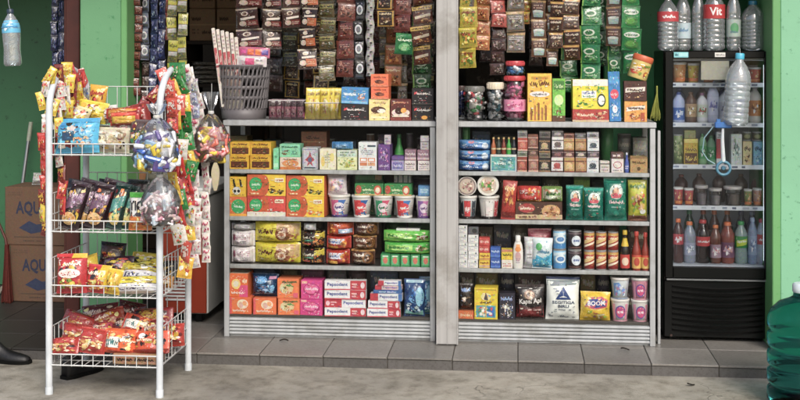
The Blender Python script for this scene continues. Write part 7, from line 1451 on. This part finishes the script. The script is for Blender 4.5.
# broom handle leaning on the alcove wall
t = thing('mop', 'mop with grey blue stick and pale grip leaning in the alcove', 'mop', (0, 0, 0))
pb_, pt_ = Vector(W3(14, 262, 1.26)), Vector(W3(31, 122, 1.42)); pb_.z = .06; pb_.x -= .03
mb = MB(); mb.tube([pb_, pb_.lerp(pt_, .88)], .011, 8); mb.build('stick', 'steel', t)
mb = MB(); mb.tube([pb_.lerp(pt_, .88), pt_], .013, 8, '#a8b09c'); mb.build('grip', 'plastic', t)
mb = MB(); rnd = random.Random(5)
for i in range(50): a = rnd.uniform(0, 6.28); q = rnd.uniform(.02, .08); mb.tube([pb_ + Vector((0, 0, .01)), pb_ + Vector((q * math.cos(a) * .6, q * math.sin(a) * .6, -.02)), pb_ + Vector((q * math.cos(a), q * math.sin(a), -.055))], .004, 4, '#8a8478')
mb.build('mop_head', 'matte', t)
t = thing('broom', 'red bristled broom standing at the left edge of the alcove', 'broom', W3(7, 301, .985))
t.location.z = 0; mb = MB(); rnd = random.Random(6)
for i in range(110): a = rnd.uniform(-.03, .03); y = rnd.uniform(-.02, .02); mb.tube([(a, y, rnd.uniform(.001, .015)), (a * .5, y * .8, .2), (a * .3, y * .6, .33)], .0022, 3, '#fff')
mb.build('bristles', 'broom_red', t)
mb = MB(); mb.tube([(0, 0, .3), (-.01, .004, .36), (-.3, .1, .9)], .008, 8); mb.build('stick', 'dark_wood', t)
# cartons behind the rack
tag(mk_box(.26, .2, .16, '#8a5a38', [hd(.1, .5, .6, .75, '#4a3020', 6), rr(0, .47, 1, .5, '#a07850')], None, None, .004, 0).build('carton', 'matte', None, (P(146, 0, .62)[0], .80, FHt + .046)), 'brown carton lying on the chest freezer', 'carton')
mb = mk_bag(.2, .12, .16, '#7a7668', [sq(.2, .3, .8, .7, '#5a564a', 2)], False, 78)
tag(mb.build('grey_sack', 'sack', None, (P(160, 0, .6)[0], .64, FHt + .046), (math.radians(-8), math.radians(6), 0)), 'small grey sack slumped on the chest freezer', 'sack')
# shoes on the pavement
def shoe(px, py, rz, label, L=.25, sx=1):
    x, y = GP(px, py); t = thing('shoe', label, 'shoe', (x, y, GZ), (0, 0, rz)); mb = MB(); V = []; F = []; n = 14; q = 12
    for i in range(n + 1):
        u = i / n; wd = .042 * (math.sin(math.pi * min(max(u * .93 + .05, .02), .985)) ** .4) * (1 - .18 * math.exp(-((u - .42) / .18) ** 2)); hh = .085 * math.exp(-((u - .12) / .30) ** 2) + .038 * (1 - .5 * u ** 6)
        for j in range(q):
            a = 2 * math.pi * j / q; sy = math.cos(a); sz = math.sin(a); V.append((u * L - L / 2, wd * sy, .012 + (hh if sz > 0 else .010) * sz))
    for i in range(n):
        for j in range(q): F.append([i * q + j, (i + 1) * q + j, (i + 1) * q + (j + 1) % q, i * q + (j + 1) % q])
    F += [list(range(q)), [n * q + j for j in range(q - 1, -1, -1)]]; mb.add(V, F, '#fff', True); mb.build('upper', 'shoe', t)
    mb = MB(); V = []
    for i in range(n + 1):
        u = i / n; wd = .046 * (math.sin(math.pi * min(max(u * .93 + .05, .02), .985)) ** .4) * (1 - .18 * math.exp(-((u - .42) / .18) ** 2)); x_ = u * (L + .01) - L / 2 - .005
        V += [(x_, -wd, .0005), (x_, wd, .0005), (x_, wd, .016), (x_, -wd, .016)]
    F = []
    for i in range(n):
        for j in range(4): F.append([i * 4 + j, i * 4 + (j + 1) % 4, (i + 1) * 4 + (j + 1) % 4, (i + 1) * 4 + j])
    F += [[3, 2, 1, 0], [n * 4, n * 4 + 1, n * 4 + 2, n * 4 + 3]]; mb.add(V, F, '#fff'); mb.build('sole', 'black_plastic', t)
shoe(6, 362, -.15, 'black shoe on the pavement at the left edge')
shoe(83, 374, 1.1, 'black shoe lying under the wire rack', .22)
# small dry leaves
for k, (px, py, z) in enumerate(((284, 342.5, .001), (625, 351, .001), (691, 386, GZ + .001))):
    x, y = GP(px, py, z); mb = MB(); s = .022; V = []; F = []
    for i in range(7):
        u = i / 6; w_ = .35 * math.sin(math.pi * u) + .03; cz = .006 * math.sin(3 * u + k) + .006; V += [((u - .5) * 2 * s, -w_ * s, cz + .005), ((u - .5) * 2 * s, 0, cz), ((u - .5) * 2 * s, w_ * s, cz + .006)]
    for i in range(6): a = i * 3; F += [[a, a + 3, a + 4, a + 1], [a + 1, a + 4, a + 5, a + 2]]
    mb.add(V, F, '#2c2620', True); tag(mb.build('dry_leaf', 'matte', None, (x, y, z), (0, 0, .3 * k)), ['dark dry leaf on the tiles below the left cabinet', 'dark dry leaf on the tiles below the right cabinet', 'dark dry leaf on the pavement before the fridge'][k], 'leaf')
# water bottle hanging at the upper left
Yh = -.25; m = MPP(12, Yh); x, z = P(13, 66, Yh)
t = bottle('hanging_bottle', 'clear water bottle with light blue label hanging at upper left', 'bottle', (x, Yh, z), 18 * m, 57 * m, 'waist', 'bottle_film', '#fff', '#2a3848', '#5fb4d8', [bl(.2, .1, .8, .9, ['#a8d8ec', '#3a90c0', '#d8ecf4'], 8), rr(.1, .4, .9, .55, '#3a88b8')], (.58, .80), rot=(0, math.radians(-3), 0))
mb = MB(); pr_ = [(r_ * .93, z_) for r_, z_ in bottle_prof(18 * m, 57 * m, 'waist')][:7]; mb.lathe(pr_, 18, '#dfe6e8', True, True); mb.build('water', 'water_pet', t)
mb = MB(); mb.tube([(0, 0, 56 * m), (-.006, 0, 62 * m), (-.03, 0, 2.36 - z)], .0016, 5, '#8a9098'); mb.build('string', 'matte', t)

bad = [l for l in LABELS if not 4 <= len(l.split()) <= 16]; dup = [l for l, n in LABELS.items() if len(n) > 1]
print('LABELS', len(LABELS), 'bad', bad, 'dup', dup)
